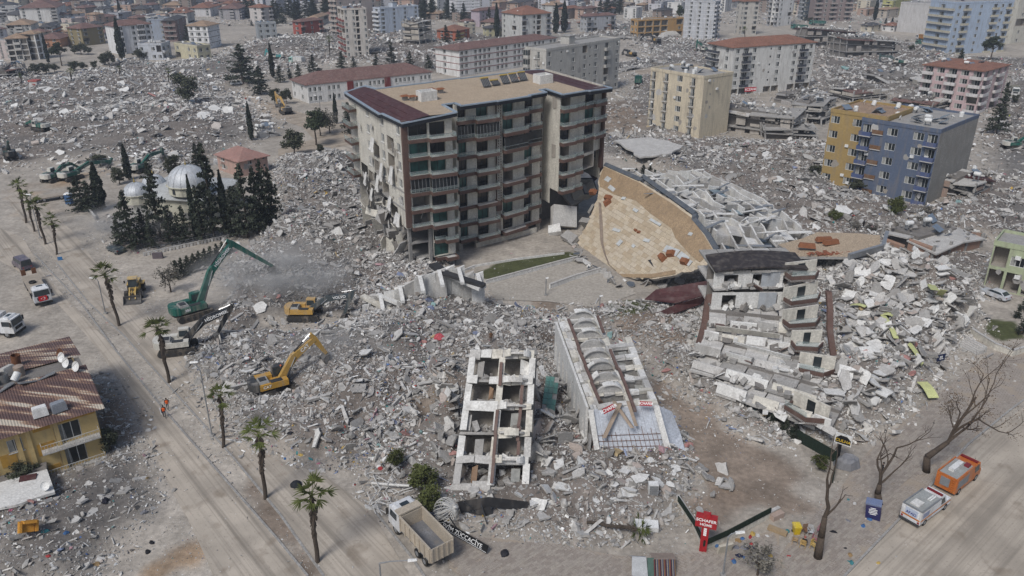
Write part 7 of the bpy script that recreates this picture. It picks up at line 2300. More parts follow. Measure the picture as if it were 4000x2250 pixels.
# left treeline and far cypresses
tree('cypress','tall cypress in front of the bright white block',308,150,46,1.0)
tree('cypress','dark cypress beside the wrecked white walk-up',123,160,82,.7)
tree('pine','umbrella pine in the left treeline',156,166,102,1.0)
for x,yb,yt,w in ((92,190,160,1.5),(118,186,156,1.5),(138,182,158,1.4),(186,178,152,1.5),(208,177,154,1.5),(238,174,152,1.3),(275,168,126,1.2),(262,164,140,1.5),(352,152,122,1.3),(374,150,126,1.2),(205,138,106,1.4),(188,136,112,1.3),(222,138,114,1.2)):
 tree('bush','dark bushy tree in the treeline below the upper left houses',x,yb,yt,w,'left treeline')
tree('cypress','dark cypress against the low grey hall',303,40,-4,1.0)
tree('cedar','conifer before the brown-ended block',472,104,62,1.1)
tree('cypress','lone dark cypress at the top right between towers',2200,50,-8,1.0)
FG='far dark groves'
rt=random.Random(5)
for x0,x1,n,y0,y1 in ((725,828,13,34,52),(690,712,4,40,62),(1058,1146,12,34,52),(596,640,4,30,46),(850,1050,6,10,20),(1500,1560,4,30,44)):
 for k in range(n):
  x=rt.uniform(x0,x1);yb=rt.uniform(y0,y1)
  tree('cedar','blackish tree in a far dark grove at the top edge',x,yb,yb-rt.uniform(38,56),1.3,FG)
tree('cedar','cedar in front of the slim white tower',1166,57,8,1.2)
tree('cypress','tall black cypress left of the grey and white block',1250,98,10,.9)
tree('cedar','conifer left of the tall black cypress',1231,68,18,1.0)
tree('cypress','left one of the twin dark cypresses right of the grey and white block',1398,84,8,1.2)
tree('cypress','right one of the twin dark cypresses right of the grey and white block',1419,82,2,1.2)
tree('cedar','dark conifer before the red and yellow house',1152,110,76,1.2)
tree('cedar','conifer at the left corner of the red and yellow house',1122,112,66,1.2)
tree('pine','black pine above the burnt orange shell',1706,62,16,1.1)
tree('pine','wide dark pine at the foot of the light blue tower',2490,156,90,1.15)
tree('cedar','dark conifer in front of the pink and lilac block',2400,222,124,.85)
tree('cedar','tall dark conifer by the right edge street',2505,338,212,.8)
tree('bush','dark shrub mass at the grey-white block',2270,72,42,1.4)
tree('bush','bush by the right edge lorry',2550,262,240,1.3)
tree('bush','small dark bush by the far orange truck',2292,132,114,1.2)
tree('bush','dark bush in rubble left of the mustard block',2050,452,418,1.4)
tree('bush','low dark bush at the mustard block door',2152,484,452,1.7)
tree('green','fresh green tree in front of the blue block',2246,562,496,.95)
tree('green','small green tree in rubble behind the tan roof slab',2096,566,530,1.1)
for x,yb,yt in ((2150,590,558),(2190,596,566),(2310,580,545),(2330,560,520),(2260,590,560)):
 tree('grey','leafless grey shrub between the tan roof slab and the blue block',x,yb,yt,1.4,'leafless shrubs')
for x,yb,yt in ((1600,446,422),(1618,446,414),(1634,450,416),(1582,440,424),(1668,468,444),(1680,476,456)):
 tree('cedar','clipped conifer in the hedge behind the toppled block',x,yb,yt,1.7,'hedge conifers behind the toppled block')
tree('grey','bare bush at the road edge left of the clipped conifers',430,735,655,.9)
for i in range(10):
 x=446+i*14.5
 tree('cedar','clipped small conifer in the hedge by the green boom',x,700-i*7.2,655-i*6.0,1.5,'hedge conifers at the road edge')
tree('bush','dark shrub leaning on the rubble beside the yellow house',280,1135,1082,1.2)
tree('bush','grey-green shrub fallen against the yellow house wall',62,1222,1162,1.3)
tree('bush','dark fir shrub by the low annex roof',8,1200,1165,1.3)
tree('cedar','small green fir at the collapsed block foot, left one',1942,1072,1032,1.6)
tree('cedar','small green fir at the collapsed block foot, middle one',1972,1090,1055,1.5)
tree('cedar','small green fir at the collapsed block foot, right one',1998,1106,1066,1.5)
tree('green','weedy shrub behind the green garden fence',2060,1180,1140,1.3)
tree('grey','leafless shrub at the bottom edge left of the big bare trunk',1905,1449,1370,1.2)
for x,yb,yt in ((2558,800,770),(2572,840,795),(2576,780,745)):
 tree('cedar','dark garden conifer cut by the right edge',x,yb,yt,1.5,'garden conifers at the right edge')
for x,yb,yt,lab in ((1000,1185,1140,'bushy green fir by the white pipes, upper one'),(1060,1240,1170,'bushy green fir by the white pipes, middle one'),(1085,1290,1225,'bushy green fir by the white pipes, lower one')):
 tree('green',lab,x,yb,yt,1.25)
rt=random.Random(15)
for k in range(70):
 x,yb=rt.uniform(-20,2600),rt.uniform(14,66)
 if 700<x<1400 and yb>44 or 1560<x<1740: continue
 tree(rt.choice(('bush','bush','cedar','cypress')),'small dark tree between the far town houses',x,yb,yb-rt.uniform(12,24),1.4,'far town trees')
# ---------------------------------------------------------------- palms
def palm_meshes(seed):
 rng=random.Random(seed)
 tb=MB()
 n=10
 bend=rng.uniform(-.05,.05)
 pts=[V((bend*math.sin(i/n*2),.02*math.sin(i),i/n)) for i in range(n+1)]
 tb.path(pts,.03,8,0,.024)
 for i in range(70):
  f=rng.uniform(.42,.98);a=rng.uniform(0,6.28)
  p=V((bend*math.sin(f*2),.02*math.sin(f*n),f))
  d=V((math.cos(a),math.sin(a),0))
  r=.028+.03*min(1,(f-.4)*2.5)
  tb.hexa([p+d*.02+V((-d.y,d.x,0))*e*.012+Z3*zz for zz in (-.02,) for e in (-1,1)]+[p+d*r+V((-d.y,d.x,0))*e*.006+Z3*zz for zz in (-.05,) for e in (1,-1)]+[p+d*.02+V((-d.y,d.x,0))*e*.012+Z3*.02 for e in (-1,1)]+[p+d*r+V((-d.y,d.x,0))*e*.006-Z3*.03 for e in (1,-1)])
 tm=tb.mesh('trunk',[BARKP])
 cb=MB()
 top=pts[-1]
 nf=rng.choice((9,12,15))
 for k in range(nf):
  a=k*2.4+rng.uniform(-.3,.3)
  el=1.3-1.75*(k/nf)+rng.uniform(-.2,.2)
  d=V((math.cos(a)*math.cos(el),math.sin(a)*math.cos(el),math.sin(el)))
  L1=rng.uniform(.09,.2)
  base=top+d*L1
  cb.tube(top,base,.005,4,.003)
  s=d.cross(Z3).normalized();u=s.cross(d)
  m=13
  for j in range(m):
   t=(j/(m-1)-.5)*2.3
   dd=(d*math.cos(t)+s*math.sin(t)).normalized()
   tip=base+dd*rng.uniform(.1,.17)-Z3*rng.uniform(.01,.06)
   w=(s*math.cos(t)-d*math.sin(t))*.009
   mid=base.lerp(tip,.55)+u*.006
   cb.face([base-w*.4,mid-w,tip,mid+w])
   cb.face([base-w*.4,mid+w,base+w*.4])
 return tm,cb.mesh('crown',[LF['palm']])
PALMS=[palm_meshes(k*7+2) for k in range(6)]
def palm(label,base,crown,k,group=None):
 b=P(*base)
 t=PV(*crown,b.y)
 h=t.z
 o=thing('palm_tree',label,'palm',V((b.x,b.y,0)),group)
 for n_,me in zip(('trunk','crown'),PALMS[k % 6]):
  c=bpy.data.objects.new(n_,me);C.objects.link(c);c.parent=o
 s=h if h<9 else h
 o.scale=(min(h,8)*.95,)*2+(h,)
 o.rotation_euler=(0,math.atan2(t.x-b.x,h) ,0)
 o.rotation_euler.z=0
 return o
for k,(bs,cr,lab) in enumerate((((66,561),(42,468),'first palm of the far median, nearest the road junction'),((87,583),(68,500),'second palm of the far median'),((115,615),(90,518),'third palm of the far median'),((143,641),(127,557),'last palm of the far median, by the small blue sign'),((300,820),(264,692),'median palm just below the wheel loader'),((426,963),(394,826),'median palm in front of the white excavator'),((562,1126),(546,995),'median palm beside the fallen lamp shade and the dig'),((668,1255),(652,1097),'median palm left of the black umbrella'),((799,1415),(786,1246),'nearest median palm, left of the dump truck'),((56,224),(50,192),'leftmost ragged palm on the far rubble plain'),((182,226),(177,182),'second ragged palm on the far rubble plain'),((303,202),(299,170),'third ragged palm on the far rubble plain'),((424,217),(421,178),'fourth ragged palm on the far rubble plain'),((830,146),(828,100),'tall palm left of the cream tower'),((1874,105),(1874,74),'palm at the foot of the cream and brown tower'))):
 palm(lab,bs,cr,k)
# ---------------------------------------------------------------- bare plane trees at the lower right
def bare(label,trunk,seed,depth=4,leaf=False,splits=None):
 rng=random.Random(seed)
 b=P(*trunk[0][:2])
 root=thing('bare_tree',label,'tree',b)
 pts=[b]+[PV(x,y,b.y+dy) for x,y,dy in trunk[1:]]
 mb=MB()
 r0,r1=.42,.24
 mb.path(pts,r0,9,0,r1)
 mb.build('trunk',BARK,root,True)
 bm_=MB()
 ends=[]
 def grow(p,d,L,r,k):
  n=4
  q=[p]
  for i in range(n):
   d=(d+V((rng.gauss(0,.16),rng.gauss(0,.16),rng.gauss(.04,.12)))).normalized()
   q.append(q[-1]+d*L/n)
  bm_.path(q,r,6 if k>1 else 4,0,r*.55)
  ends.append(q[-1]);ends.append(q[2])
  if k <= 0: return
  for _ in range(rng.choice((2,2,3))):
   e=(d+V((rng.gauss(0,.6),rng.gauss(0,.6),rng.gauss(.1,.4)))).normalized()
   grow(q[rng.choice((2,3,4,4))],e,L*rng.uniform(.5,.8),r*.5,k-1)
 for (ax,ay,ad),L,r in splits:
  tgt=PV(ax,ay,pts[-1].y+ad)
  d=tgt-pts[-1]
  grow(pts[-1],d.normalized(),d.length,r,depth)
 bm_.build('branches',BARK,root)
 if leaf:
  rg=np.random.default_rng(seed)
  e=np.array([list(x) for x in ends])
  c=e[rg.integers(0,len(e),1500)]+rg.normal(0,.35,(1500,3))
  me=tri_mesh('dry_leaves',c-np.array(list(b)),rg.uniform(.04,.09,1500),None,rg,LF['dry'])
  link('dry_leaves',me,root)
 return root
bare('bare forked tree leaning over the plastic chairs',[(2057,1404),(2066,1350,0),(2075,1300,.2)],5,2,splits=(((2128,1195,.5),0,.2),((2118,1262,-.2),0,.12)))
bare('pollarded bare tree beside the blue kiosk',[(2211,1268),(2208,1240,0),(2213,1218,0)],6,3,splits=(((2203,1150,.3),0,.16),((2240,1120,.6),0,.17),((2262,1170,0),0,.12)))
bare('big twisted bare tree with dry brown leaves behind the orange truck',[(2330,1188),(2332,1150,0),(2360,1130,.3),(2385,1112,.6)],7,3,True,splits=(((2460,1000,1),0,.2),((2400,1010,1.5),0,.18),((2500,1050,0),0,.16),((2360,1040,.5),0,.14)))
def fallen_palm():
 p=PG(1585,1355)
 root=thing('fallen_palm','uprooted palm lying among slabs in front of the second frame','palm',p)
 for n_,me in zip(('trunk','crown'),PALMS[1]):
  c=bpy.data.objects.new(n_,me);C.objects.link(c);c.parent=root
 root.location=p+V((-4.2,1.6,.7));root.scale=(5.6,5.6,5.2);root.rotation_euler=(0,1.45,-.35)
fallen_palm()
# ---------------------------------------------------------------- mosque
def mosque():
 n,u,w,h=corners((506,506),(330,494),(614,456),h=5.2)
 root=thing('mosque','mosque with three grey lead domes among dark conifers','mosque',n)
 U,W=u.normalized(),w.normalized();L,D=u.length,w.length
 wm=wallm((.52,.5,.4))
 mw=MB();rng=random.Random(2)
 facade(root,mw,n,U,L,0,5.2,['W.W.W'],rng);facade(root,mw,n+w,-W,D,0,5.2,['.W.W.W.'],rng)
 c4=[n,n+u,n+u+w,n+w]
 mw.face([V((q.x,q.y,5.2)) for q in c4]);mw.build('wall',[wm,INT],root)
 rf=MB();hip(rf,c4,5.4,1.8,1.0);rf.build('roof',pm('pale_sheet_roof',(.46,.47,.46),.6,.1,.3,dirt=.35),root)
 lead=pm('lead_dome',(.54,.56,.58),.55,.12,.6,metal=.25,dirt=.3)
 for x,y,r,zb,gold in ((474,460,4.1,8.0,True),(343,486,2.5,5.8,True),(388,464,2.4,5.8,True)):
  c=P(x,y,zb)
  k=24
  dm=MB();dm.lathe([(r*math.cos(t),r*.92*math.sin(t)) for t in [pi/2*i/9 for i in range(9)]]+[(.02,r*.92)],k,c);d=dm.build('dome',lead,root,True)
  rb=MB()
  for i in range(16):
   a=i*2*pi/16
   q=[c+V((r*1.01*math.cos(t)*math.cos(a),r*1.01*math.cos(t)*math.sin(a),r*.93*math.sin(t))) for t in [pi/2*j/6 for j in range(7)]]
   rb.path(q,.045,4)
  rb.build('dome_rib',lead,d)
  dr=MB();dr.lathe([(r*.97,-1.9),(r*.97,-.15),(r*1.08,-.1),(r*1.08,.02),(r,.02)],12,c);dr.build('drum',wm,root)
  if r>3:
   for i in range(8):
    a=i*pi/4+.3
    wn_=MB();q=c+V((math.cos(a),math.sin(a),0))*r*.955;s=V((-math.sin(a),math.cos(a),0));o=V((math.cos(a),math.sin(a),0))*.06
    wn_.plate([q+s*e*.35+Z3*z+o for e,z in ((-1,-1.5),(1,-1.5),(1,-.6),(0,-.3),(-1,-.6))],o,.1);wn_.build('drum_window',GLASS,root)
  fn=MB();fn.lathe([(.03,0),(.2,.15),(.22,.3),(.06,.45),(.15,.6),(.05,.75),(.02,1.3)],8,c+Z3*r*.92);fn.build('finial',pm('brass',(.5,.36,.1),.35,.1,1,metal=.8),root)
mosque()
def fence(label,a,b,n,h=1.5,name='fence'):
 A,B=P(*a),P(*b)
 root=thing(name,label,'fence',A)
 d=(B-A).normalized();no=d.cross(Z3)
 for i in range(n):
  p,q=A.lerp(B,i/n),A.lerp(B,(i+.6)/n)
  m=MB();m.hexa([p,q,q-no*.3,p-no*.3]+[x+Z3*.55 for x in (p,q,q-no*.3,p-no*.3)]);m.build('stone_block',(CONCL,PLAST)[i % 2],root)
 m=MB();m.hexa([x+Z3*.56 for x in (A,B,B-no*.34,A-no*.34)]+[x+Z3*.7 for x in (A,B,B-no*.34,A-no*.34)]);m.build('coping',CONCL,root)
 for i in range(0,n+1,2):
  m=MB();p=A.lerp(B,i/n)-no*.15;m.tube(p+Z3*.7,p+Z3*h,.035,5);m.build('post',GREYM,root)
 for z in (1.0,h-.05):
  m=MB();m.tube(A-no*.15+Z3*z,B-no*.15+Z3*z,.025,4);m.build('rail',GREYM,root)
fence('stone-block wall with thin railing in front of the mosque trees',(362,645),(655,582),34)
lowwall('grey low wall with concrete panels along the mosque yard',[(200,505),(240,555)],.9,.25,CONC)
# ---------------------------------------------------------------- yellow house with rusty sheet roof
def yellow_house():
 rng=random.Random(6)
 h=6.4
 n,u,w,h=corners((238,1026),(36,1060),(160,866),h=h)
 U,W=u.normalized(),w.normalized();D=u.length;L=17.0
 root=thing('yellow_house','mustard yellow house with rusty ribbed sheet roof at the left edge','house',n)
 ym,om=wallm((.5,.37,.17),.3),wallm((.42,.24,.05),.3)
 A=n+W*L
 mw=MB()
 facade(root,mw,A,-W,L,0,3.2,['ww.w.w.b','ww.w.w.b'],rng,widths=[1,1,.6,1.3,.6,1.3,.5,3.6],bmat=wallm((.5,.49,.46)),bstyle='rail',bdep=1.0,brk=0)
 facade(root,mw,n,U,D,0,3.2,['.w..','.w..'],rng)
 mw.face([A+U*D+Z3*0,A,A+Z3*h,A+U*D+Z3*h]);mw.face([x+Z3*h for x in (n,n+U*D,A+U*D,A)])
 mw.build('wall',[ym,INT],root)
 for a0,a1,z0,z1,m in ((4.6,6.3,.4,1.0,om),(4.6,6.3,2.5,4.0,om),(4.6,6.3,5.6,6.3,om),(.1,3.6,2.75,3.2,om),(.1,3.6,5.8,6.35,om),(8.3,9.8,2.5,4.0,om),(11.5,13,2.5,4.0,om)):
  b=MB();b.obox(n,-W*-1,-U,(a0,a1),(.003,.05),z0,z1);b.build('ochre_panel',m,root)
 for a in (3.9,6.6,7.6,10.6):
  b=MB();b.obox(n,W,-U,(a,a+.45),(.0,.22),0,6.35);b.build('pilaster',ym,root)
 rust=bpy.data.materials.new('rusty_sheet');rust.use_nodes=True
 t=rust.node_tree;N,Lk=t.nodes.new,t.links.new
 b=t.nodes['Principled BSDF'];b.inputs['Roughness'].default_value=.7
 g=N('ShaderNodeNewGeometry');mp=N('ShaderNodeMapping');mp.inputs['Rotation'].default_value=(0,0,-math.atan2(U.y,U.x));mp.inputs['Scale'].default_value=(.25,2.2,.25)
 Lk(g.outputs['Position'],mp.inputs['Vector'])
 nz=N('ShaderNodeTexNoise');nz.inputs['Scale'].default_value=.6;nz.inputs['Detail'].default_value=5;Lk(mp.outputs[0],nz.inputs['Vector'])
 cr=N('ShaderNodeValToRGB')
 e=cr.color_ramp.elements;e[0].position=.4;e[0].color=(.085,.05,.045,1);e[1].position=.62;e[1].color=(.42,.37,.3,1)
 k=e.new(.53);k.color=(.13,.075,.06,1);k=e.new(.57);k.color=(.27,.17,.11,1)
 Lk(nz.outputs['Fac'],cr.inputs[0]);Lk(cr.outputs[0],b.inputs['Base Color'])
 def slope(o,a,z0,z1,d0,d1):
  m=MB()
  nn=int(a/.22)
  ns=17
  for s in range(ns):
   m=MB()
   x0,x1=a*s/ns,a*(s+1)/ns-.01
   q=8
   pr=[]
   for i in range(q+1):
    f=x0+(x1-x0)*i/q
    pr.append((f,.05 if i % 2 else 0))
   for (f0,r0),(f1,r1) in zip(pr[:-1],pr[1:]):
    m.face([o+W*f0+U*d0+Z3*(z0+r0),o+W*f0+U*d1+Z3*(z1+r0),o+W*f1+U*d1+Z3*(z1+r1),o+W*f1+U*d0+Z3*(z0+r1)])
   m.build('roof_sheet',rust,root)
 o=n-W*.9
 mid=D*.5
 slope(o,L+1.0,h+.05,h+1.7,-.9,mid-1.6)
 slope(o,L+1.0,h+1.75,h+.6,mid+1.2,D+.6)
 b=MB();b.obox(o,W,U,(.3,L+1),(mid-1.7,mid+1.3),h+1.3,h+1.55);b.build('roof_platform',CONCD,root)
 gb=MB()
 p=[o+W*.9+U*.05+Z3*h,o+W*.9+U*(D-.1)+Z3*h,o+W*.9+U*(mid+1.2)+Z3*(h+1.65),o+W*.9+U*(mid-1.6)+Z3*(h+1.62)]
 gb.plate(p,-W,.15);gb.build('gable',ym,root)
 R=lambda a,d: o+W*a+U*(mid+d)+Z3*(h+1.56)
 zinc=pm('zinc',(.24,.25,.255),.5,.2,1,metal=.4,dirt=.4,dcol=(.2,.14,.1))
 def barrel(label,a,d,tilt,mat,r=.5,hh=1.2,closed=False,az=0.0):
  m=MB();m.lathe([(.001,0),(r,0),(r,hh)]+([(.001,hh+.1)] if closed else [(r-.05,hh),(r-.05,.05),(.001,.05)]),18)
  q=m.build('water_barrel',mat);q.location=R(a,d)+Z3*(.0 if tilt<.5 else r);q.rotation_euler=(0,tilt,az)
  tag(q,label,'barrel')
 barrel('open zinc barrel standing nearest the rusty roof slope',13.2,.8,0,zinc)
 barrel('rust-red barrel standing on the back slope of the yellow house',6.6,3.6,.1,RUST,.5,1.3)
 barrel('closed zinc barrel lying on the back of the yellow house roof',9.6,2.2,1.55,zinc,closed=True)
 barrel('zinc barrel beside the rusty-lidded cylinder',8.3,-.2,0,zinc,.55,1.1)
 barrel('cylinder with rusty lid on the yellow house roof',6.6,.5,0,pm('rusty_zinc',(.34,.27,.22),.6,.2,1,dirt=.4,dcol=(.3,.13,.07)),.55,1.2,True)
 barrel('tipped dark barrel with its mouth to the front',11.2,-1.0,.9,zinc,.6,1.2,az=2.5)
 barrel('tipped barrel between the tipped dark one and the roof edge panels',9.4,-1.0,1.1,zinc,.5,1.1,az=2.2)
 barrel('white dented barrel tipped over the collector panels',7.4,-1.3,.8,WHITE,.4,1.0,True,az=1.2)
 def tankbox(label,p,mat,rz=0.0,tilt=0.0):
  m=MB()
  m.hexa([V(x) for x in ((-.75,-.5,0),(.75,-.5,0),(.75,.5,0),(-.75,.5,0),(-.7,-.42,.95),(.7,-.42,.95),(.7,.42,.95),(-.7,.42,.95))]);m.box((0,0,1.0),(1.3,.75,.1))
  q=m.build('cistern',mat);q.location=p;q.rotation_euler=(tilt,0,rz);tag(q,label,'cistern')
 az=math.atan2(W.y,W.x)
 fr_=lambda a,d: o+W*a+U*d+Z3*(h+.15+1.65*(d+.9)/(mid-.7))
 tankbox('white cistern box on the front roof slope',fr_(6.0,1.0),WHITE,az,.0)
 tankbox('grey cistern box on the front roof slope beside the white one',fr_(4.2,.9),pm('grey_plastic',(.25,.27,.3),.5,.1,1,dirt=.2),az+.15,0)
 tankbox('pale cistern box left among the collector panels',R(12.8,-1.9),WHITE,az,.1)
 tankbox('pale cistern box at the picture edge of the yellow house roof',R(15.4,-1.9),WHITE,az,-.1)
 tankbox('dented cistern behind the rusty-lidded cylinder',R(7.6,1.4),pm('worn_plastic',(.5,.49,.46),.6,.15,1,dirt=.4),az+.6,.2)
 for i,(a,d) in enumerate(((4.2,-1.8),(6.2,-2.0),(8.4,-1.9),(10.4,-2.0),(14.6,-2.2))):
  m=MB();m.box((0,0,0),(1.8,1.1,.09),0);m.box((0,0,.05),(1.65,.95,.02),1)
  q=m.build('collector_panel',[GREYM,pm('dusty_collector',(.2,.21,.22),.3,.3,2,dirt=.5,dcol=(.35,.33,.3))]);q.location=R(a,d)+Z3*.15;q.rotation_euler=(.25,(-1)**i*.2,az+.2*i)
  tag(q,'dusty solar collector panel strewn along the yellow house roof','solar panel','collector panels on the yellow house')
 for i,(a,d,z,col,lab) in enumerate(((1.9,2.2,.6,RUST,'rusty satellite dish at the back corner of the yellow house'),(2.0,.4,.9,WHITE,'highest white satellite dish at the yellow house gable'),(1.8,-.9,.7,WHITE,'middle white satellite dish at the yellow house gable'),(1.0,-2.4,.6,WHITE,'lowest white satellite dish at the yellow house gable'),(11.0,3.2,.4,WHITE,'flat-lying white dish on the back slope of the yellow house'))):
  t_=thing('satellite_dish',lab,'dish',R(a,d))
  m=MB();M=Matrix.Rotation(-.5,3,'Z') @ Matrix.Rotation(1.15 if i<4 else .2,3,'X')
  m.lathe([(.001,0),(.3,.04),(.5,.12),(.62,.22)],18,R(a,d)+Z3*z,0,M);m.build('reflector',col,t_)
  m=MB();m.tube(R(a,d)-Z3*.3,R(a,d)+Z3*z,.04,5);m.build('mast',STEEL,t_)
  m=MB();q=R(a,d)+Z3*z+M @ V((0,0,.6));m.tube(R(a,d)+Z3*z+M @ V((0,.5,.15)),q,.02,4);m.build('feed_arm',STEEL,t_)
 for a,d in ((13.5,2.4),(11.3,-2.6)):
  m=MB();m.box(R(a,d)+Z3*.6,(.6,.6,1.4));
  q=MB();q.hexa([R(a,d)+V(x) for x in ((-.6,-.5,1.5),(.6,-.5,1.5),(.6,.5,1.5),(-.6,.5,1.5),(-.02,-.5,1.9),(.02,-.5,1.9),(.02,.5,1.9),(-.02,.5,1.9))])
  m.build('chimney',CONCD,root);q.build('chimney_cap',TILEB,root)
yellow_house()
def annex():
 root=thing('annex_roof','pale flat concrete roof slab with broken edge below the yellow house','roof',P(60,1240))
 px=[(-40,1225),(60,1196),(118,1180),(138,1237),(90,1252),(40,1270),(-40,1284)]
 m=MB();m.plate([P(x,y,2.0) for x,y in px][::-1],Z3,.3);m.build('slab',PLAST,root)
 m=MB();m.plate([P(x,y,0)-V((0,-.5,-.0))+Z3*1.7 for x,y in [(-40,1262),(60,1240),(120,1222),(120,1200),(-40,1240)]][::-1],Z3,1.7);m.build('wall',CONCD,root)
annex()
def flatobj(name,label,px,z,size,mat,cat,rz=0,rx=0,ry=0,group=None):
 m=MB();m.box((0,0,0),size);o=m.build(name,mat);p=PG(*px);o.location=V((p.x,p.y,(p.z if z is None else z)+size[2]/2));o.rotation_euler=(rx,ry,rz)
 return tag(o,label,cat,group)
o=flatobj('roof_hatch','maroon ribbed hatch lying on the pale annex slab',(80,1234),2.02,(1.6,.9,.12),REDM,'hatch',.35,.15)
d_=link('satellite_dish',DISH);d_.location=P(116,1222,2.5);tag(d_,'white dish on the pale annex slab','dish')
# ---------------------------------------------------------------- paving, kerbs
def paver_mat():
 m=bpy.data.materials.new('brick_paving');m.use_nodes=True
 t=m.node_tree;N,L=t.nodes.new,t.links.new
 b=t.nodes['Principled BSDF'];b.inputs['Roughness'].default_value=.9;b.inputs['Specular IOR Level'].default_value=.15
 g=N('ShaderNodeNewGeometry');mp=N('ShaderNodeMapping');mp.inputs['Rotation'].default_value=(0,0,A_AVE)
 L(g.outputs['Position'],mp.inputs['Vector'])
 br=N('ShaderNodeTexBrick');br.inputs['Scale'].default_value=1;br.inputs['Brick Width'].default_value=.62;br.inputs['Row Height'].default_value=.31;br.inputs['Mortar Size'].default_value=.022
 br.inputs['Color1'].default_value=(.33,.295,.26,1);br.inputs['Color2'].default_value=(.285,.25,.215,1);br.inputs['Mortar'].default_value=(.19,.15,.12,1)
 L(mp.outputs[0],br.inputs['Vector'])
 n=N('ShaderNodeTexNoise');n.inputs['Scale'].default_value=.4;n.inputs['Detail'].default_value=6;L(g.outputs['Position'],n.inputs['Vector'])
 r=N('ShaderNodeMapRange');r.inputs[1].default_value=.46;r.inputs[2].default_value=.62;r.inputs[4].default_value=.85;L(n.outputs['Fac'],r.inputs[0])
 x=N('ShaderNodeMix');x.data_type='RGBA';x.inputs[7].default_value=(.33,.275,.215,1)
 L(r.outputs[0],x.inputs[0]);L(br.outputs['Color'],x.inputs[6]);L(x.outputs[2],b.inputs['Base Color'])
 return m
PAVM=paver_mat()
sheet('pavement',[(2640,900),(2640,960),(2428,1118),(2280,1284),(2120,1449),(2060,1520),(1960,1520),(1960,1400),(2010,1330),(2090,1260),(2180,1140),(2300,1040),(2440,930),(2520,880)],.07,PAVM,'brick-paved pavement under the bare trees')
sheet('pavement',[(1120,1330),(1200,1350),(1400,1372),(1560,1400),(1760,1392),(1960,1330),(1960,1520),(1240,1520),(1130,1430)],.07,PAVM,'brick-paved pavement along the bottom edge')
def pavers(o,px,lab):
 rng=random.Random(len(px));pw=poly_px(px);ca,sa=math.cos(A_AVE),math.sin(A_AVE)
 ms=[];mt=[pm('paver_%d' % i,c,.92,.12,1.5,dirt=.3,dcol=(.3,.26,.21)) for i,c in enumerate(((.33,.29,.25),(.29,.25,.215),(.35,.31,.265)))]
 def bx():
  m=MB();j=rng.uniform(-.004,.012);m.hexa([V((a*.295,b*.14,z+(rng.uniform(-.004,.004)+j)*(z>0))) for z in (0,.035) for a,b in ((-1,-1),(1,-1),(1,1),(-1,1))]);return m
 ms=[bx().mesh('paver',[mt[i % 3]]) for i in range(9)]
 R_=np.stack([pw[:,0]*ca+pw[:,1]*sa,-pw[:,0]*sa+pw[:,1]*ca],1)
 u,v=np.meshgrid(np.arange(R_[:,0].min(),R_[:,0].max(),.6),np.arange(R_[:,1].min(),R_[:,1].max(),.29))
 u=u+(np.arange(u.shape[0]) % 2)[:,None]*.3
 X,Y=u*ca-v*sa,u*sa+v*ca
 ok=(sdist(pw,X,Y)>.35) & (vnoise(X,Y,5,40)<.72) & (NP.random(X.shape)>.03) & (np.abs(X)<Y*.66+6) & (Y>55)
 pts=sorted(zip(X[ok],Y[ok]),key=lambda q: q[1])
 for x,y in pts[:150]:
  link('paver',rng.choice(ms),o,M=Matrix.Translation((x,y,.072)) @ Matrix.Rotation(A_AVE+rng.gauss(0,.015),4,'Z'))
 far=MB();E_=[V((ca*a*.295-sa*b*.14,sa*a*.295+ca*b*.14,0)) for a,b in ((-1,-1),(1,-1),(1,1),(-1,1))]
 for x,y in pts[150:]:
  z=.1+rng.uniform(0,.014);p=V((x,y,0));q=[p+e for e in E_];mi=rng.randint(0,2)
  far.hexa([k+Z3*.072 for k in q]+[k+Z3*z for k in q],mi,(0,))
 f=far.build('paver',mt,o);f['kind']='stuff'
PAVE_PX=([(2640,900),(2640,960),(2428,1118),(2280,1284),(2120,1449),(2060,1520),(1960,1520),(1960,1400),(2010,1330),(2090,1260),(2180,1140),(2300,1040),(2440,930),(2520,880)],[(1120,1330),(1200,1350),(1400,1372),(1560,1400),(1760,1392),(1960,1330),(1960,1520),(1240,1520),(1130,1430)])
for px_,o_ in zip(PAVE_PX,[q for q in C.objects if q.name.startswith('pavement')]): pavers(o_,px_,'')
def kerb(label,px,w=.22,h=.13):
 pts=[P(x,y) for x,y in px]
 root=thing('kerb',label,'kerb',pts[0])
 root['kind']='structure'
 me=None
 for a,b in zip(pts[:-1],pts[1:]):
  n=max(1,int((b-a).length/1.1))
  d=(b-a).normalized();no=d.cross(Z3)
  for i in range(n):
   p,q=a.lerp(b,i/n)+d*.015,a.lerp(b,(i+1)/n)-d*.015
   m=MB();m.hexa([p+Z3*.0,q,q-no*w,p-no*w]+[x+Z3*h for x in (p,q,q-no*w,p-no*w)]);m.build('kerb_stone',CONC,root)
kerb('kerb along the muddy road at the lower right',[(2640,956),(2540,1030),(2434,1116),(2282,1282),(2150,1418),(2110,1460)])
kerb('kerb of the palm median facing the left carriageway',[(85,640),(205,768),(290,884),(420,1044),(560,1204),(690,1352),(772,1452)])
kerb('kerb of the palm median facing the right carriageway',[(140,662),(220,762),(312,848),(442,994),(582,1150),(702,1296),(812,1452)])
kerb('kerb between the right carriageway and the dump truck pavement',[(940,1288),(1030,1400),(1070,1460)])
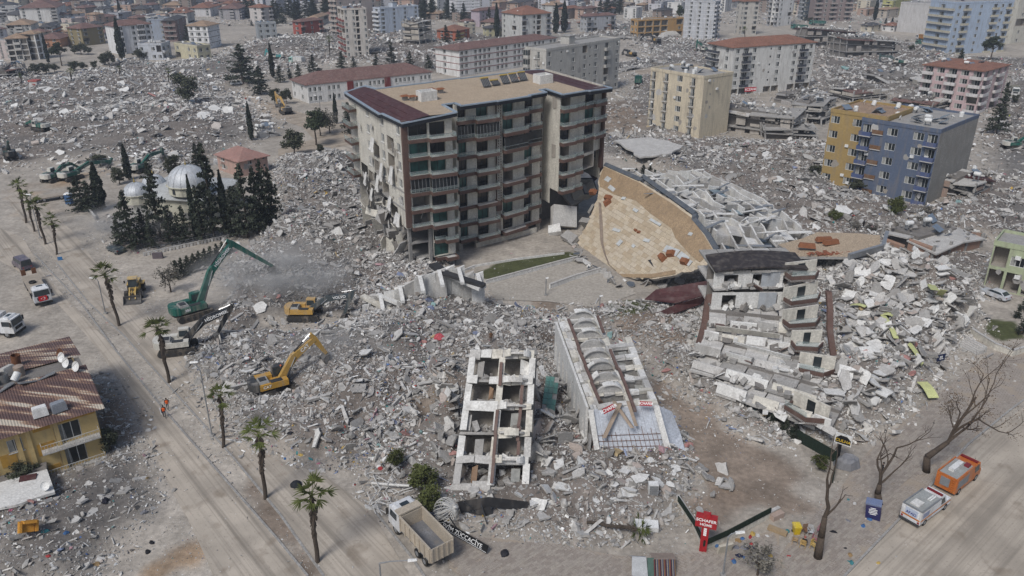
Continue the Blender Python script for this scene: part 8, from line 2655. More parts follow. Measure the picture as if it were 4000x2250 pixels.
# ---------------------------------------------------------------- signs
def sign_box(name,label,pts,t,mat,cat='sign'):
 root=thing(name,label,cat,V((pts[0].x,pts[0].y,0)))
 n=(pts[1]-pts[0]).cross(pts[3]-pts[0]).normalized()
 m=MB();m.plate(pts,n,t);m.build('panel',mat,root)
 return root,n
RED=pm('sign_red',(.36,.02,.025),.5,.08,1,dirt=.15);KSG=pm('sign_black',(.012,.012,.013),.45,.1,1)
def totem():
 b=P(1768,1385)
 root=thing('shop_totem','red shop totem reading SCHAFER HOME beside the green-fenced pit','sign',b)
 f=V((-.35,-1,0)).normalized();l=V((f.y,-f.x,0))*-1
 r=V((-f.y,f.x,0))
 def q(x,y,z): return b+r*x+f*y+Z3*z
 m=MB();m.hexa([q(x,y,0) for x,y in ((-.35,.2),(.35,.2),(.35,-.2),(-.35,-.2))][::-1]+[q(x,y,4.6) for x,y in ((-.35,.2),(.35,.2),(.35,-.2),(-.35,-.2))][::-1]);m.build('pillar',RED,root)
 m=MB();m.hexa([q(x,y,3.0) for x,y in ((-1.0,.28),(1.0,.28),(1.0,-.28),(-1.0,-.28))][::-1]+[q(x,y,4.3) for x,y in ((-1.0,.28),(1.0,.28),(1.0,-.28),(-1.0,-.28))][::-1]);m.build('head_box',RED,root)
 words3('SCHAFER',root,q(0,.29,3.85),r,Z3,.46,WHT,.005,bold=True)
 words3('HOME',root,q(0,.29,3.35),r,Z3,.4,WHT,.005,bold=True)
 for i in range(4):
  m=MB();m.plate([q(-.14,.215,2.0+.24*i),q(.14,.215,2.0+.24*i),q(.14,.215,2.2+.24*i),q(-.14,.215,2.2+.24*i)],f,.01);m.build('white_square',WHT,root)
totem()
def banner(label,px0,px1,z0,z1,hh,txt):
 a,b=P(*px0,z0),P(*px1,z1)
 u=(b-a).normalized()
 up=(Z3*.9+V((0,.45,0)));up=(up-u*up.dot(u)).normalized()
 pts=[a,b,b+up*hh,a+up*hh]
 root,n=sign_box('shop_banner',label,pts,.06,RED)
 words3(txt,root,(pts[0]+pts[2])/2+n*.012,u,up,hh*.8,WHT,.004,bold=True)
banner('red SCHAFER banner hanging slanted on the fallen frame end',(1520,1042),(1548,1028),6.3,6.7,.62,'SCHAFER')
banner('red SCHAFER banner at the right corner of the fallen frame end',(1609,1020),(1640,1022),6.5,6.5,.5,'SCHAFER')
def evim():
 a,b=P(1100,1322,.5),P(1222,1392,.45)
 u=(b-a).normalized();up=(Z3+u.cross(Z3)*-.5);up=(up-u*up.dot(u)).normalized()
 pts=[a,b,b+up*.75,a+up*.75]
 root,n=sign_box('shop_sign','long fallen black sign reading EVİM ZÜCCACİYE along the kerb',pts,.15,KSG)
 words3('EVİM ZÜCCACİYE',root,(pts[0]+pts[2])/2+n*.012,u,up,.62,WHT,.004)
 m=MB();m.tube(a+up*.08+n*.02,b+up*.08+n*.02,.02,4);m.build('underline',WHT,root)
evim()
def culha():
 b=P(2104,1160)
 root=thing('shop_sign','white and black sign with yellow letters CULHA on a black post','sign',b)
 m=MB();m.box(b+Z3*1.2,(.35,.35,2.4));m.build('post',KSG,root)
 a,c=P(2098,1112,2.6),P(2140,1126,2.5)
 u=(c-a).normalized();up=Z3
 n=u.cross(up)
 m=MB();m.plate([a,c,c+up*1.25,a+up*1.25],n,.3);m.build('panel',PLAST,root)
 m=MB();m.plate([p+n*.02 for p in (a+u*.1+up*.15,c-u*.1+up*.15,c-u*.1+up*.75,(a+c)/2+u*.35+up*1.15,(a+c)/2-u*.35+up*1.15,a+u*.1+up*.75)],n,.02);m.build('black_field',KSG,root)
 words3('CULHA',root,(a+c)/2+up*.48+n*.03,u,up,.5,pm('sign_yellow',(.6,.4,.04),.5,.05,1),.004,bold=True)
culha()
def elsign():
 a,c=P(2357,910,1.6),P(2376,906,1.6)
 u=(c-a).normalized();n=u.cross(Z3)
 root,n=sign_box('shop_sign','small dark blue sign piece reading EL at the foot of the right heap',[a,c,c+Z3*1.0,a+Z3*1.0],.1,pm('sign_navy',(.015,.025,.07),.5,.1,1))
 words3('EL',root,(a+c)/2+Z3*.5+n*.012,u,Z3,.7,WHT,.004,bold=True)
 m=MB();m.tube((a+c)/2-n*.1,V(((a+c).x/2,(a+c).y/2,hz((a+c).x/2,(a+c).y/2)-.2)),.05,5);m.build('post',STEEL,root)
elsign()
def eczane():
 p0,p1=P(1873,238,3.2),P(1902,235,3.2)
 Y=p0.y-.8
 a,c=PV(1873,231,Y),PV(1902,229,Y)
 u=(c-a).normalized()
 root,n=sign_box('pharmacy_sign','red and white pharmacy sign reading ECZANE on the white six storey block',[a,c,c+Z3*1.4,a+Z3*1.4],.3,pm('sign_red2',(.42,.03,.04),.5,.05,1))
 words3('ECZANE',root,(a+c)/2+Z3*.7+n*.012,u,Z3,1.0,WHT,.004,bold=True)
eczane()
# ---------------------------------------------------------------- kiosk, bins, seats and small things
def kiosk():
 c=P(2196,1302)
 root=thing('kiosk','leaning dark blue advertising kiosk at the pavement edge','kiosk',c)
 M=Matrix.Rotation(-.5,3,'Z') @ Matrix.Rotation(.12,3,'X') @ Matrix.Rotation(-.1,3,'Y')
 def q(x,y,z): return c+M @ V((x,y,z))
 m=MB();m.hexa([q(x,y,z) for z in (0,2.0) for x,y in ((-.7,-.45),(.7,-.45),(.7,.45),(-.7,.45))]);m.build('cabinet',pm('navy_cabinet',(.03,.03,.11),.5,.15,1,dirt=.2),root)
 m=MB();m.hexa([q(x,y,z) for z in (2.0,2.15) for x,y in ((-.75,-.5),(.75,-.5),(.75,.5),(-.75,.5))]);m.build('top',pm('blue_top',(.16,.2,.32),.6,.1,1,dirt=.3),root)
 for i,w in enumerate((.5,.8,.75,.85,.6)):
  m=MB();z=1.6-.2*i;m.hexa([q(x,y,zz) for zz in (z,z+.09) for x,y in ((-w/2,-.47),(w/2,-.47),(w/2,-.452),(-w/2,-.452))]);m.build('white_stripe',WHT,root)
kiosk()
def toilet():
 c=P(176,512)
 root=thing('portable_toilet','blue portable toilet with white roof beside the trailer','toilet',c)
 m=MB();m.box(c+Z3*1.1,(1.3,1.3,2.2));m.build('cabin',paint((.04,.1,.22)),root)
 m=MB();m.hexa([c+V(x) for x in ((-.7,-.7,2.2),(.7,-.7,2.2),(.7,.7,2.2),(-.7,.7,2.2),(-.5,-.5,2.5),(.5,-.5,2.5),(.5,.5,2.5),(-.5,.5,2.5))]);m.build('roof',WHITE,root)
 m=MB();m.box(c+V((0,-.67,1.05)),(.8,.04,1.9));m.build('door',paint((.06,.13,.26)),root)
toilet()
def bin_():
 c=P(2002,1342)
 root=thing('wheeled_bin','yellow wheeled bin near the plastic chairs','bin',c)
 m=MB();m.hexa([c+V(x) for x in ((-.28,-.3,.1),(.28,-.3,.1),(.28,.3,.1),(-.28,.3,.1),(-.36,-.38,1.0),(.36,-.38,1.0),(.36,.38,1.0),(-.36,.38,1.0))]);m.build('body',paint((.6,.42,.02)),root)
 m=MB();m.hexa([c+V(x) for x in ((-.4,-.42,1.0),(.4,-.42,1.0),(.4,.44,1.0),(-.4,.44,1.0),(-.36,-.38,1.08),(.36,-.38,1.08),(.36,.4,1.14),(-.36,.4,1.14))]);m.build('lid',paint((.62,.46,.04)),root)
 for s in (-.3,.3):
  m=MB();m.tube(c+V((s-.04,.28,.12)),c+V((s+.04,.28,.12)),.12,10);m.build('wheel',BLACK,root)
bin_()
def chair(label,px,rz,mat):
 c=P(*px)
 root=thing('chair',label,'chair',V((0,0,0)))
 m=MB();m.box((0,0,.44),(.46,.44,.04));m.build('seat',mat,root)
 m=MB()
 for x in (-.2,-.1,0,.1,.2): m.box((x,.22,.68),(.06,.03,.42))
 m.box((0,.22,.9),(.46,.035,.07));m.build('backrest',mat,root)
 for x,y in ((-.2,-.19),(.2,-.19),(.2,.2),(-.2,.2)):
  m=MB();m.tube((x,y,.42),(x*1.15,y*1.15,0),.022,5);m.build('leg',mat,root)
 for x in (-.25,.25):
  m=MB();m.box((x,0,.64),(.05,.44,.03));m.tube((x,-.19,.45),(x,-.19,.63),.018,5);m.build('armrest',mat,root)
 place(root,c+Z3*.07,rz,1.15)
 OFF[root.name]=V((0,0,0))
CHY,CHB,CHW,CHP=paint((.55,.38,.12)),paint((.2,.11,.06)),paint((.5,.52,.53)),paint((.35,.1,.14))
chair('tan plastic chair the black-clad man sits on',(2019,1378),2.6,paint((.5,.33,.12)))
chair('yellow plastic chair beside the seated man',(2046,1382),.6,CHY)
chair('brown plastic chair behind the seated man',(2026,1345),.2,CHB)
chair('white plastic chair behind the seated man',(2037,1347),-.3,CHW)
chair('tan folding chair left of the seated man',(1999,1368),1.2,paint((.4,.27,.14)))
chair('pink plastic chair under the forked tree',(2062,1345),-.8,CHP)
chair('pink stool-like chair right of the seated man',(2048,1368),.9,paint((.42,.16,.17)))
flatobj('sofa_cushion','long tan foam mattress roll beside the yellow bin',(1955,1340),.1,(1.9,.55,.35),pm('tan_foam',(.35,.26,.16),.95,.15,2),'mattress',-.6)
flatobj('mattress','pale mattress leaning on the low garden wall by the totem',(1822,1392),.1,(1.5,.25,1.1),pm('mattress_cream',(.5,.46,.38),.95,.1,2,dirt=.3),'mattress',.3,.25)
def drawers():
 c=PG(1642,1240);root=thing('cabinet','white chest of drawers standing in rubble by the concrete pad','cabinet',c)
 m=MB();m.box(c+Z3*.62,(1.0,.8,1.25));m.build('carcass',WHITE,root)
 for i in range(4):
  m=MB();m.box(c+V((0,-.42,.2+.29*i)),(.9,.05,.24));m.build('drawer',GREYM,root)
drawers()
def armchair():
 p=PG(72,1340);root=thing('armchair','orange armchair toppled in the lower left rubble','armchair',(0,0,0));om=pm('orange_cloth',(.5,.24,.04),.95,.15,2)
 for nm,c,s in (('seat',(0,0,.3),(.95,.8,.3)),('backrest',(0,.42,.65),(.95,.22,.95)),('armrest',(-.56,.05,.4),(.2,.9,.6)),('armrest',(.56,.05,.4),(.2,.9,.6))):
  m=MB();x,y,z=[k/2 for k in s];m.hexa([V(c)+V(q) for q in ((-x,-y,-z),(x,-y,-z),(x,y,-z),(-x,y,-z),(-x*.9,-y*.88,z),(x*.9,-y*.88,z),(x*.9,y*.88,z),(-x*.9,y*.88,z))]);m.build(nm,om,root)
 place(root,p+Z3*.7,.7,1.25,1.1,.35)
armchair()
def crumple(name,label,px,s,mat,cat,seed):
 rg=random.Random(seed);m=MB();n=12;rows=[]
 for j in range(5):
  t=j/4*pi/2
  rows.append([V((s[0]/2*math.cos(t)*math.cos(a)*rg.uniform(.7,1.15),s[1]/2*math.cos(t)*math.sin(a)*rg.uniform(.7,1.15),s[2]*math.sin(t)*rg.uniform(.75,1.1))) for a in [2*pi*i/n for i in range(n)]])
 for X,Y in zip(rows[:-1],rows[1:]):
  for i in range(n): m.face([X[i],X[(i+1) % n],Y[(i+1) % n],Y[i]])
 o=m.build(name,mat);o.location=PG(*px);o.rotation_euler=(0,0,seed*.7);tag(o,label,cat)
flatobj('cardboard_box','pinkish cardboard crate of rubbish left of the yellow bin',(1950,1300),None,(1.5,1.0,.6),pm('cardboard',(.4,.31,.26),.9,.1,2),'box',.5)
flatobj('fridge','white fridge lying on the rubble in front of the second frame',(1625,1328),None,(2.4,1.1,.6),WHITE,'fridge',-.1,.1)
flatobj('blue_sign','small blue road sign on the end of the far median',(152,655),None,(.8,.1,.7),paint((.03,.15,.35)),'sign',.3)
flatobj('yellow_board','small yellow-orange board on the mosque railing',(624,590),1.0,(1.6,.1,1.1),paint((.45,.25,.05)),'board',.4)
flatobj('scoreboard','dark ribbed signboard lying by the hedge',(398,650),None,(1.8,.5,1.1),pm('dark_board',(.12,.1,.11),.7,.2,2),'board',.1)
for i,(x,y,s,c) in enumerate(((1105,852,(1.6,.9,.9),(.5,.1,.12)),(1000,1300,(.9,.6,.4),(.02,.02,.025)),(1270,1395,(1.1,.9,.5),(.03,.03,.035)),(265,1262,(1.0,.7,.5),(.02,.02,.03)),(1860,1400,(.9,.7,.3),(.02,.025,.06)),(1890,1380,(1.2,.8,.3),(.015,.02,.05)))):
 crumple('cloth_heap',('red and white cloth bundle in the middle rubble','black bag by the white pipes','black rubbish bag near the fallen black sign','black bag on the lower left rubble','navy clothes on the pavement by the lamp post, nearer one','navy clothes on the pavement by the lamp post, farther one')[i],(x,y),s,pm('cloth_%d' % i,c,.95,.5,3),'cloth',i)
def umbrella():
 c=P(745,1222)
 root=thing('umbrella','open black umbrella lying on the right carriageway','umbrella',c)
 m=MB();m.lathe([(.02,.62),(.3,.55),(.55,.36),(.66,.12)],8,c);m.build('canopy',pm('black_cloth',(.02,.022,.026),.8,.2,2),root)
 m=MB();m.tube(c+Z3*.05,c+Z3*.75,.02,5);m.build('shaft',STEEL,root)
umbrella()
def lamp(label,base,head,side,group=None):
 b=P(*base);hd=PV(*head,b.y);h=hd.z
 root=thing('street_lamp',label,'street lamp',b)
 m=MB();m.path([b,V((b.x,b.y,h*.9)),V((b.x+(hd.x-b.x)*.4,b.y,h*.97)),hd],.09,8,0,.045);m.build('pole',GREYM,root)
 m=MB();u=V((side,0,.12));m.hexa([hd+V((0,-.16,-.06)),hd+u*.95+V((0,-.14,-.05)),hd+u*.95+V((0,.14,-.05)),hd+V((0,.16,-.06)),hd+V((0,-.1,.1)),hd+u*.9+V((0,-.06,.08)),hd+u*.9+V((0,.06,.08)),hd+V((0,.1,.1))]);m.build('lamp_head',WHITE,root)
 m=MB();m.box(b+Z3*.15,(.5,.5,.3));m.build('base',CONC,root)
lamp('street lamp with white head rising before the dump truck',(960,1480),(1026,1410),.9)
lamp('double street lamp on the median by the white excavator',(534,1098),(478,912),1.0)
lamp('street lamp on the median beside the palm below the loader',(266,790),(240,700),-1.0)
lamp('street lamp behind the far median palms',(102,600),(78,490),-1.0)
lamp('thin lamp post by the pile of clothes at the bottom edge',(1818,1450),(1850,1340),.9)
lamp('dark lamp post in the courtyard',(1508,780),(1508,745),.6)
lamp('thin lamp post at the courtyard wall',(1373,745),(1373,700),.5)
lamp('street lamp beside the yellow far excavator',(810,320),(795,240),-.8)
def mast():
 b=P(518,205)
 root=thing('lattice_mast','pale lattice phone mast behind the round dark tree','mast',b)
 h=PV(512,160,b.y).z
 for x,y in ((-.8,-.8),(.8,-.8),(.8,.8),(-.8,.8)):
  m=MB();m.tube(b+V((x,y,0)),b+V((x*.3,y*.3,h)),.1,4);m.build('leg',GREYM,root)
 for i in range(6):
  m=MB();z=h*i/6;s=.8-.5*i/6;s2=.8-.5*(i+1)/6
  m.tube(b+V((-s,-s,z)),b+V((s2,-s2,z+h/6)),.06,4);m.tube(b+V((s,-s,z)),b+V((-s2,-s2,z+h/6)),.06,4);m.build('brace',GREYM,root)
 m=MB();m.box(b+V((-.4,0,h-.8)),(.5,.4,2));m.build('antenna',WHITE,root)
mast()
def kiosk2():
 b=P(92,225)
 root=thing('booth','small red and white booth on the left rubble plain','booth',b)
 m=MB();m.box(b+Z3*1.6,(3,3,3.2));m.build('wall',paint((.6,.58,.56)),root)
 m=MB();m.box(b+Z3*3.4,(3.4,3.4,.5));m.build('roof',paint((.4,.08,.06)),root)
 m=MB();m.box(b+V((.3,-1.52,1.4)),(1.2,.06,2));m.build('door',paint((.35,.08,.07)),root)
kiosk2()
# tangle of white pipes and the wire globe
PIPE=pm('white_pipe',(.6,.59,.56),.5,.08,1,dirt=.3)
def pipes():
 rng=random.Random(12)
 segs=[((935,1215),(1030,1222),.9,.9,.16),((1075,1250),(1150,1282),1.4,1.6,.16)]
 for i in range(34):
  x,y=rng.uniform(920,1010),rng.uniform(1160,1285)
  L_,a=rng.uniform(20,60),rng.uniform(-1.2,1.2)
  segs.append(((x,y),(x+L_*math.cos(a),y+L_*math.sin(a)),rng.uniform(.2,1.4),rng.uniform(.2,1.6),.05))
 for (a,b,z0,z1,r) in segs:
  m=MB();p,q=P(*a,z0),P(*b,z1);k=p.lerp(q,.5)+Z3*rng.uniform(-.1,.15);m.path([V((0,0,0)),k-p,q-p],r,6)
  o=m.build('steel_pipe',PIPE);o.location=p
  if r>.1: tag(o,'thick white lamp column fallen across the kerb, '+('left half' if a[0]<1000 else 'end inside the wire globe'),'pole')
  else: tag(o,'bent thin white pipe in the tangle left of the green firs','pipe','tangle of white pipes')
 c=P(1122,1285,1.6)
 root=thing('wire_globe','white wire globe lamp ornament crushed beside the green firs','ornament',V((c.x,c.y,0)))
 M=Matrix.Rotation(.9,3,'Y') @ Matrix.Rotation(.3,3,'X')
 for i in range(22):
  a=i*2*pi/22
  m=MB();m.path([c+M @ V((1.35*math.sin(t)*math.cos(a),1.35*math.sin(t)*math.sin(a),1.15*math.cos(t))) for t in [pi*j/10 for j in range(11)]],.035,4);m.build('wire',PIPE,root)
 m=MB();m.tube(c-M @ V((0,0,1.3)),c+M @ V((0,0,1.5)),.16,8);m.build('core',PIPE,root)
pipes()
# tarpaulin, black awning, green glass panels, pit wall
def tarp():
 root=thing('tarpaulin','grey tarpaulin draped over boxes by the yellow-lettered sign','tarpaulin',P(2130,1172))
 c=P(2130,1172)
 m=MB();rng=random.Random(4)
 ring=lambda r,z: [c+V((r*math.cos(t)*rng.uniform(.85,1.15),r*.8*math.sin(t)*rng.uniform(.85,1.15),z*rng.uniform(.85,1.1))) for t in [2*pi*i/12 for i in range(12)]]
 A,B,D=ring(1.4,.05),ring(1.05,1.0),ring(.7,1.25)
 for X,Y in ((A,B),(B,D)):
  for i in range(12): m.face([X[i],X[(i+1) % 12],Y[(i+1) % 12],Y[i]])
 m.face(D);m.build('sheet',pm('grey_tarp',(.2,.2,.21),.6,.2,2),root)
tarp()
def awning():
 root=thing('awning','torn black awning frame at the foot of the first fallen frame','awning',P(1200,1270))
 for q in ([P(1150,1262,1.6),P(1230,1250,2.2),P(1330,1262,1.6),P(1325,1285,.6),P(1230,1275,1.1),P(1160,1290,.5)],[P(1180,1290,.6),P(1235,1272,1.3),P(1240,1300,.2)]):
  m=MB();m.plate(q,Z3,.05);m.build('cloth',pm('black_awning',(.025,.025,.027),.8,.4,2,dirt=.3),root)
 for a,b in (((1165,1262),(1210,1290)),((1205,1250),(1225,1318)),((1130,1300),(1150,1330))):
  m=MB();m.tube(P(*a,1.8),P(*b,.3),.07,6);m.build('pole',STEEL,root)
awning()
def greenglass():
 root=thing('green_panel_wall','wall of green glass panels leaning between the two fallen frames','glass wall',P(1385,1040))
 gm=pm('green_panel',(.1,.22,.19),.3,.2,1,dirt=.3)
 a,b,c=P(1362,1030,2.2),P(1396,1034,2.2),P(1374,945,4.4)
 for i in range(3):
  for j in range(6):
   if (i,j) in ((2,5),(0,0),(2,2)): continue
   p=a+(b-a)*(i/3)+(c-a)*(j/6);u,v=(b-a)/3*.95,(c-a)/6*.95
   m=MB();m.plate([p,p+u,p+u+v,p+v],u.cross(v),.06);m.build('glass_panel',gm,root)
 m=MB();m.plate([x-(b-a).cross(c-a).normalized()*.12 for x in (a,b,b+c-a,c)],(b-a).cross(c-a),.1);m.build('backing',CONC,root)
greenglass()
lowwall('cream garden wall around the pit by the red totem',[(1700,1262),(1745,1330),(1766,1385),(1830,1360),(1960,1292)],.75,.25,CREAM)
def hedgefence():
 root=thing('green_fence','dark green artificial hedge fence on the garden wall by the totem','fence',P(1745,1330))
 gm=pm('fake_hedge',(.018,.03,.02),.95,.4,4,bump=.8,bsc=20)
 pts=[(1704,1260),(1745,1322),(1770,1375),(1830,1348),(1940,1290)]
 for a,b in zip(pts[:-1],pts[1:]):
  p,q=P(*a,.8),P(*b,.8)
  n=5
  for i in range(n):
   x,y=p.lerp(q,i/n),p.lerp(q,(i+.97)/n)
   m=MB();no=(y-x).cross(Z3).normalized()*.1;m.hexa([x,y,y-no,x-no]+[k+Z3*.65 for k in (x,y,y-no,x-no)]);m.build('fence_panel',gm,root)
 root2=thing('green_fence','broken dark green garden fence along the dirt track by the yellow-lettered sign','fence',P(2050,1130))
 pts=[(1985,1100),(2040,1130),(2100,1165),(2092,1215)]
 for a,b in zip(pts[:-1],pts[1:]):
  p,q=P(*a),P(*b)
  m=MB();no=(q-p).cross(Z3).normalized()*.12;m.hexa([p,q,q-no,p-no]+[k+Z3*1.5 for k in (p,q,q-no,p-no)]);m.build('fence_panel',gm,root2)
 root3=thing('green_fence','dark green fence behind the toppled block','fence',P(1690,470))
 for a,b in (((1644,450),(1680,468)),((1680,468),(1706,478)),((1706,478),(1712,492))):
  p,q=P(*a),P(*b);m=MB();no=(q-p).cross(Z3).normalized()*.12;m.hexa([p,q,q-no,p-no]+[k+Z3*2.4 for k in (p,q,q-no,p-no)]);m.build('fence_panel',gm,root3)
hedgefence()
lowwall('garden wall with steps at the right edge',[(2440,842),(2500,880),(2545,898),(2640,870)],1.0,.25,CREAM)
def steps():
 root=thing('stairs','concrete garden steps at the right end of the heap','stairs',P(2455,885))
 a,b=P(2430,862),P(2480,888)
 d=(b-a);no=d.cross(Z3).normalized()
 for i in range(6):
  m=MB();o=no*(.32*i);z=1.0-.16*i
  m.hexa([a+o,a+o+no*.32,b+o+no*.32,b+o] [::1]+[x+Z3*z for x in (a+o,a+o+no*.32,b+o+no*.32,b+o)]);m.build('step',CONCL,root)
steps()
def padslab():
 p=[P(1500,1305,.35),P(1640,1305,.3),P(1690,1290,.3),P(1690,1180,.4),P(1600,1180,.5),P(1530,1240,.45)]
 loose('concrete_pad','pale concrete pad in front of the second fallen frame',p,Z3,.4,CONCL,'pad')
padslab()
def tent():
 c=P(1640,1440)
 root=thing('tent','patchwork shelter of grey and striped blankets at the bottom edge','tent',c)
 def q(x,y,z): return c+V((x,y,z))
 m=MB();m.plate([q(-2.0,-.6,.2),q(-.5,-.9,.1),q(-.6,.3,1.6),q(-1.9,.5,1.5)],V((0,-1,.6)),.03);m.plate([q(-1.9,.5,1.5),q(-.6,.3,1.6),q(-.5,1.5,.6),q(-2,1.6,.6)],Z3,.03);m.build('grey_blanket',pm('grey_blanket',(.38,.39,.4),.95,.2,2),root)
 st=[(.13,.04,.04),(.02,.02,.03),(.22,.2,.18),(.05,.06,.11),(.16,.1,.05)]
 for i in range(20):
  x0,x1=.1+i*.1,.1+(i+.98)*.1
  m=MB();m.plate([q(x0,-.8,.1),q(x1,-.8,.1),q(x1,.2,1.4),q(x0,.2,1.4)],V((0,-1,.7)),.03);m.build('blanket_stripe',pm('stripe_%d' % (i % 5),st[i % 5],.95,.1,2),root)
 m=MB();m.plate([q(0,.2,1.41),q(2.2,.2,1.41),q(2.2,1.6,.9),q(0,1.6,.9)],Z3,.03);m.build('roof_sheet',pm('dusty_carpet',(.3,.24,.2),.95,.2,2),root)
 m=MB();m.plate([q(-.5,-.7,.05),q(.1,-.7,.05),q(.1,.3,1.5),q(-.5,.3,1.5)],V((0,-1,.6)),.03);m.build('green_flap',pm('green_cloth',(.08,.13,.11),.95,.2,2),root)
tent()
# ---------------------------------------------------------------- people
def person(label,p,face,top,legs,helmet=None,vest=None,pose='walk',hair=(.02,.017,.015),skin=(.38,.24,.17)):
 J={'pel': (0,0,.92),'bel': (0,.01,1.1),'che': (0,0,1.32),'nec': (0,.01,1.5),'hea': (0,-.02,1.66),'top': (0,-.02,1.76)}
 st=.22 if pose=='walk' else .04
 sit=pose=='sit'
 for s,n in ((-1,'l'),(1,'r')):
  w=s*(1 if pose=='walk' else 0)
  J['hip'+n]=(s*.1,0,.88)
  if sit:
   J['kne'+n]=(s*.13,-.44,.86);J['ank'+n]=(s*.13,-.46,.46);J['toe'+n]=(s*.14,-.62,.43)
  else:
   J['kne'+n]=(s*.11,-.04-w*st*.6,.5);J['ank'+n]=(s*.11,.02-w*st,.09);J['toe'+n]=(s*.12,-.14-w*st,.04)
  J['sho'+n]=(s*.19,.01,1.43);J['elb'+n]=(s*.25,.03+w*.12,1.16)
  J['wri'+n]=(s*.25,-.08+w*.18,.94) if not sit else (s*.16,-.3,1.0)
  J['han'+n]=(s*.24,-.12+w*.2,.84) if not sit else (s*.12,-.4,.98)
  if pose=='bend':
   pass
 if sit:
  for k in J: J[k]=(J[k][0],J[k][1],J[k][2]-.42)
 if pose=='bend':
  for k in ('bel','che','nec','hea','top','shol','shor','elbl','elbr','wril','wrir','hanl','hanr'):
   x,y,z=J[k];dz=z-.92;J[k]=(x,y-dz*.75,.92+dz*.55)
 E=[('pel','bel'),('bel','che'),('che','nec'),('nec','hea'),('hea','top')]
 for n in 'lr': E += [('pel','hip'+n),('hip'+n,'kne'+n),('kne'+n,'ank'+n),('ank'+n,'toe'+n),('che','sho'+n),('sho'+n,'elb'+n),('elb'+n,'wri'+n),('wri'+n,'han'+n)]
 Rd={'pel': .15,'bel': .145,'che': .165,'nec': .06,'hea': .1,'top': .075,'hip': .1,'kne': .065,'ank': .045,'toe': .04,'sho': .075,'elb': .05,'wri': .035,'han': .04}
 keys=list(J)
 me=bpy.data.meshes.new('body')
 me.from_pydata([J[k] for k in keys],[(keys.index(a),keys.index(b)) for a,b in E],[])
 o=bpy.data.objects.new('body',me);C.objects.link(o)
 sk=o.modifiers.new('skin','SKIN');sk.use_smooth_shade=True
 for i,k in enumerate(keys):
  r=Rd[k[:3]]
  me.skin_vertices[0].data[i].radius=(r*(1.15 if k in ('che','pel','bel') else 1),r*(.8 if k in ('che','bel') else 1))
  me.skin_vertices[0].data[i].use_root=(k=='pel')
 o.modifiers.new('sub','SUBSURF').levels=1
 bpy.context.view_layer.update()
 ev=o.evaluated_get(bpy.context.evaluated_depsgraph_get())
 nm=bpy.data.meshes.new_from_object(ev)
 bpy.data.objects.remove(o);bpy.data.meshes.remove(me)
 for c in (paint(legs,.9,.2),paint(top,.9,.15),pm('skin',skin,.6,.08,3),pm('shoe',(.03,.028,.025),.7)): nm.materials.append(c)
 hy,hh=J['hea'][1],J['hea'][2];nz=J['nec'][2];pz=J['pel'][2];az=J['ankl'][2]
 hands=[V(J['hanl']),V(J['hanr'])];hd=V(J['hea'])
 for f in nm.polygons:
  c=f.center
  k=1
  if (c-hd).length<.16: k=2
  elif min((c-x).length for x in hands)<.075: k=2
  elif c.z<az+.04 and not (sit and c.z>.2): k=3
  elif c.z<pz+.02 and abs(c.x)<.21 and min((c-V(J['wri'+n])).length for n in 'lr')>.12: k=0
  f.material_index=k
  f.use_smooth=True
 root=thing('person',label,'person',(0,0,0))
 b=link('body',nm,root)
 m=MB();t=V(J['top'])
 m.lathe([(.115,-.04),(.12,.0),(.1,.06),(.05,.1),(.001,.11)] if helmet else [(.1,-.06),(.105,0),(.085,.04),(.001,.07)],12,hd+(t-hd)*.55);m.build('helmet' if helmet else 'hair',paint(helmet) if helmet else pm('dark_hair',hair),root,True)
 if vest:
  c=V(J['che']);d=V(J['bel']);m=MB()
  rows=[(V(J['pel'])+V((0,0,.06)),.185,.15),(d,.19,.15),(c,.215,.165),(V(J['nec'])-V((0,0,.06)),.15,.12)]
  n=14
  k0=len(m.v)
  R_=[[q+V((a*math.cos(2*pi*i/n),b2*math.sin(2*pi*i/n),0)) for i in range(n)] for q,a,b2 in rows]
  for X,Y in zip(R_[:-1],R_[1:]):
   for i in range(n): m.face([X[i],X[(i+1) % n],Y[(i+1) % n],Y[i]])
  vo=m.build('vest',paint(vest,.7,.05),root,True)
  m=MB()
  q,a,b2=rows[1]
  for i in range(n):
   x,y=[q+V((a*1.02*math.cos(2*pi*(i+e)/n),b2*1.02*math.sin(2*pi*(i+e)/n),.04)) for e in (0,1)]
   m.face([x,y,y+Z3*.05,x+Z3*.05])
  m.build('reflective_band',WHT,vo)
 root.location=p;root.rotation_euler=(0,0,face)
 return root
OV=(.75,.12,.015)
person('person in orange vest and dark trousers walking nearer along the left carriageway',P(415,1050,.06),.4,(.03,.03,.035),(.025,.03,.05),vest=OV)
person('person in orange vest and grey trousers walking just ahead on the left carriageway',P(423,1031,.06),.3,(.03,.03,.035),(.16,.15,.14),vest=OV)
person('person in dark clothes with orange helmet standing by the mustard excavator',PG(712,968)+V((0,0,1.2)),2.6,(.02,.02,.025),(.03,.03,.035),helmet=(.7,.14,.03),pose='stand')
person('person in navy with orange helmet standing by the VOLVO excavator cab',PG(786,805)+V((0,0,.05)),.5,(.02,.025,.06),(.03,.03,.04),helmet=(.7,.14,.03),pose='stand')
person('seated person in black with a red cap among plastic chairs',P(2021,1377,.12),2.6,(.012,.012,.014),(.015,.015,.018),helmet=(.3,.03,.03),pose='sit')
person('person in black standing behind the pollarded tree',P(2216,1196,.08),1.0,(.012,.012,.014),(.02,.02,.022),pose='stand')
person('person in brown coat standing on the middle rubble',PG(1235,862),.2,(.12,.06,.03),(.05,.035,.025),pose='stand')
person('bending person in dark clothes on the right rubble field',PG(1978,524),1.2,(.015,.015,.02),(.02,.02,.025),pose='bend')
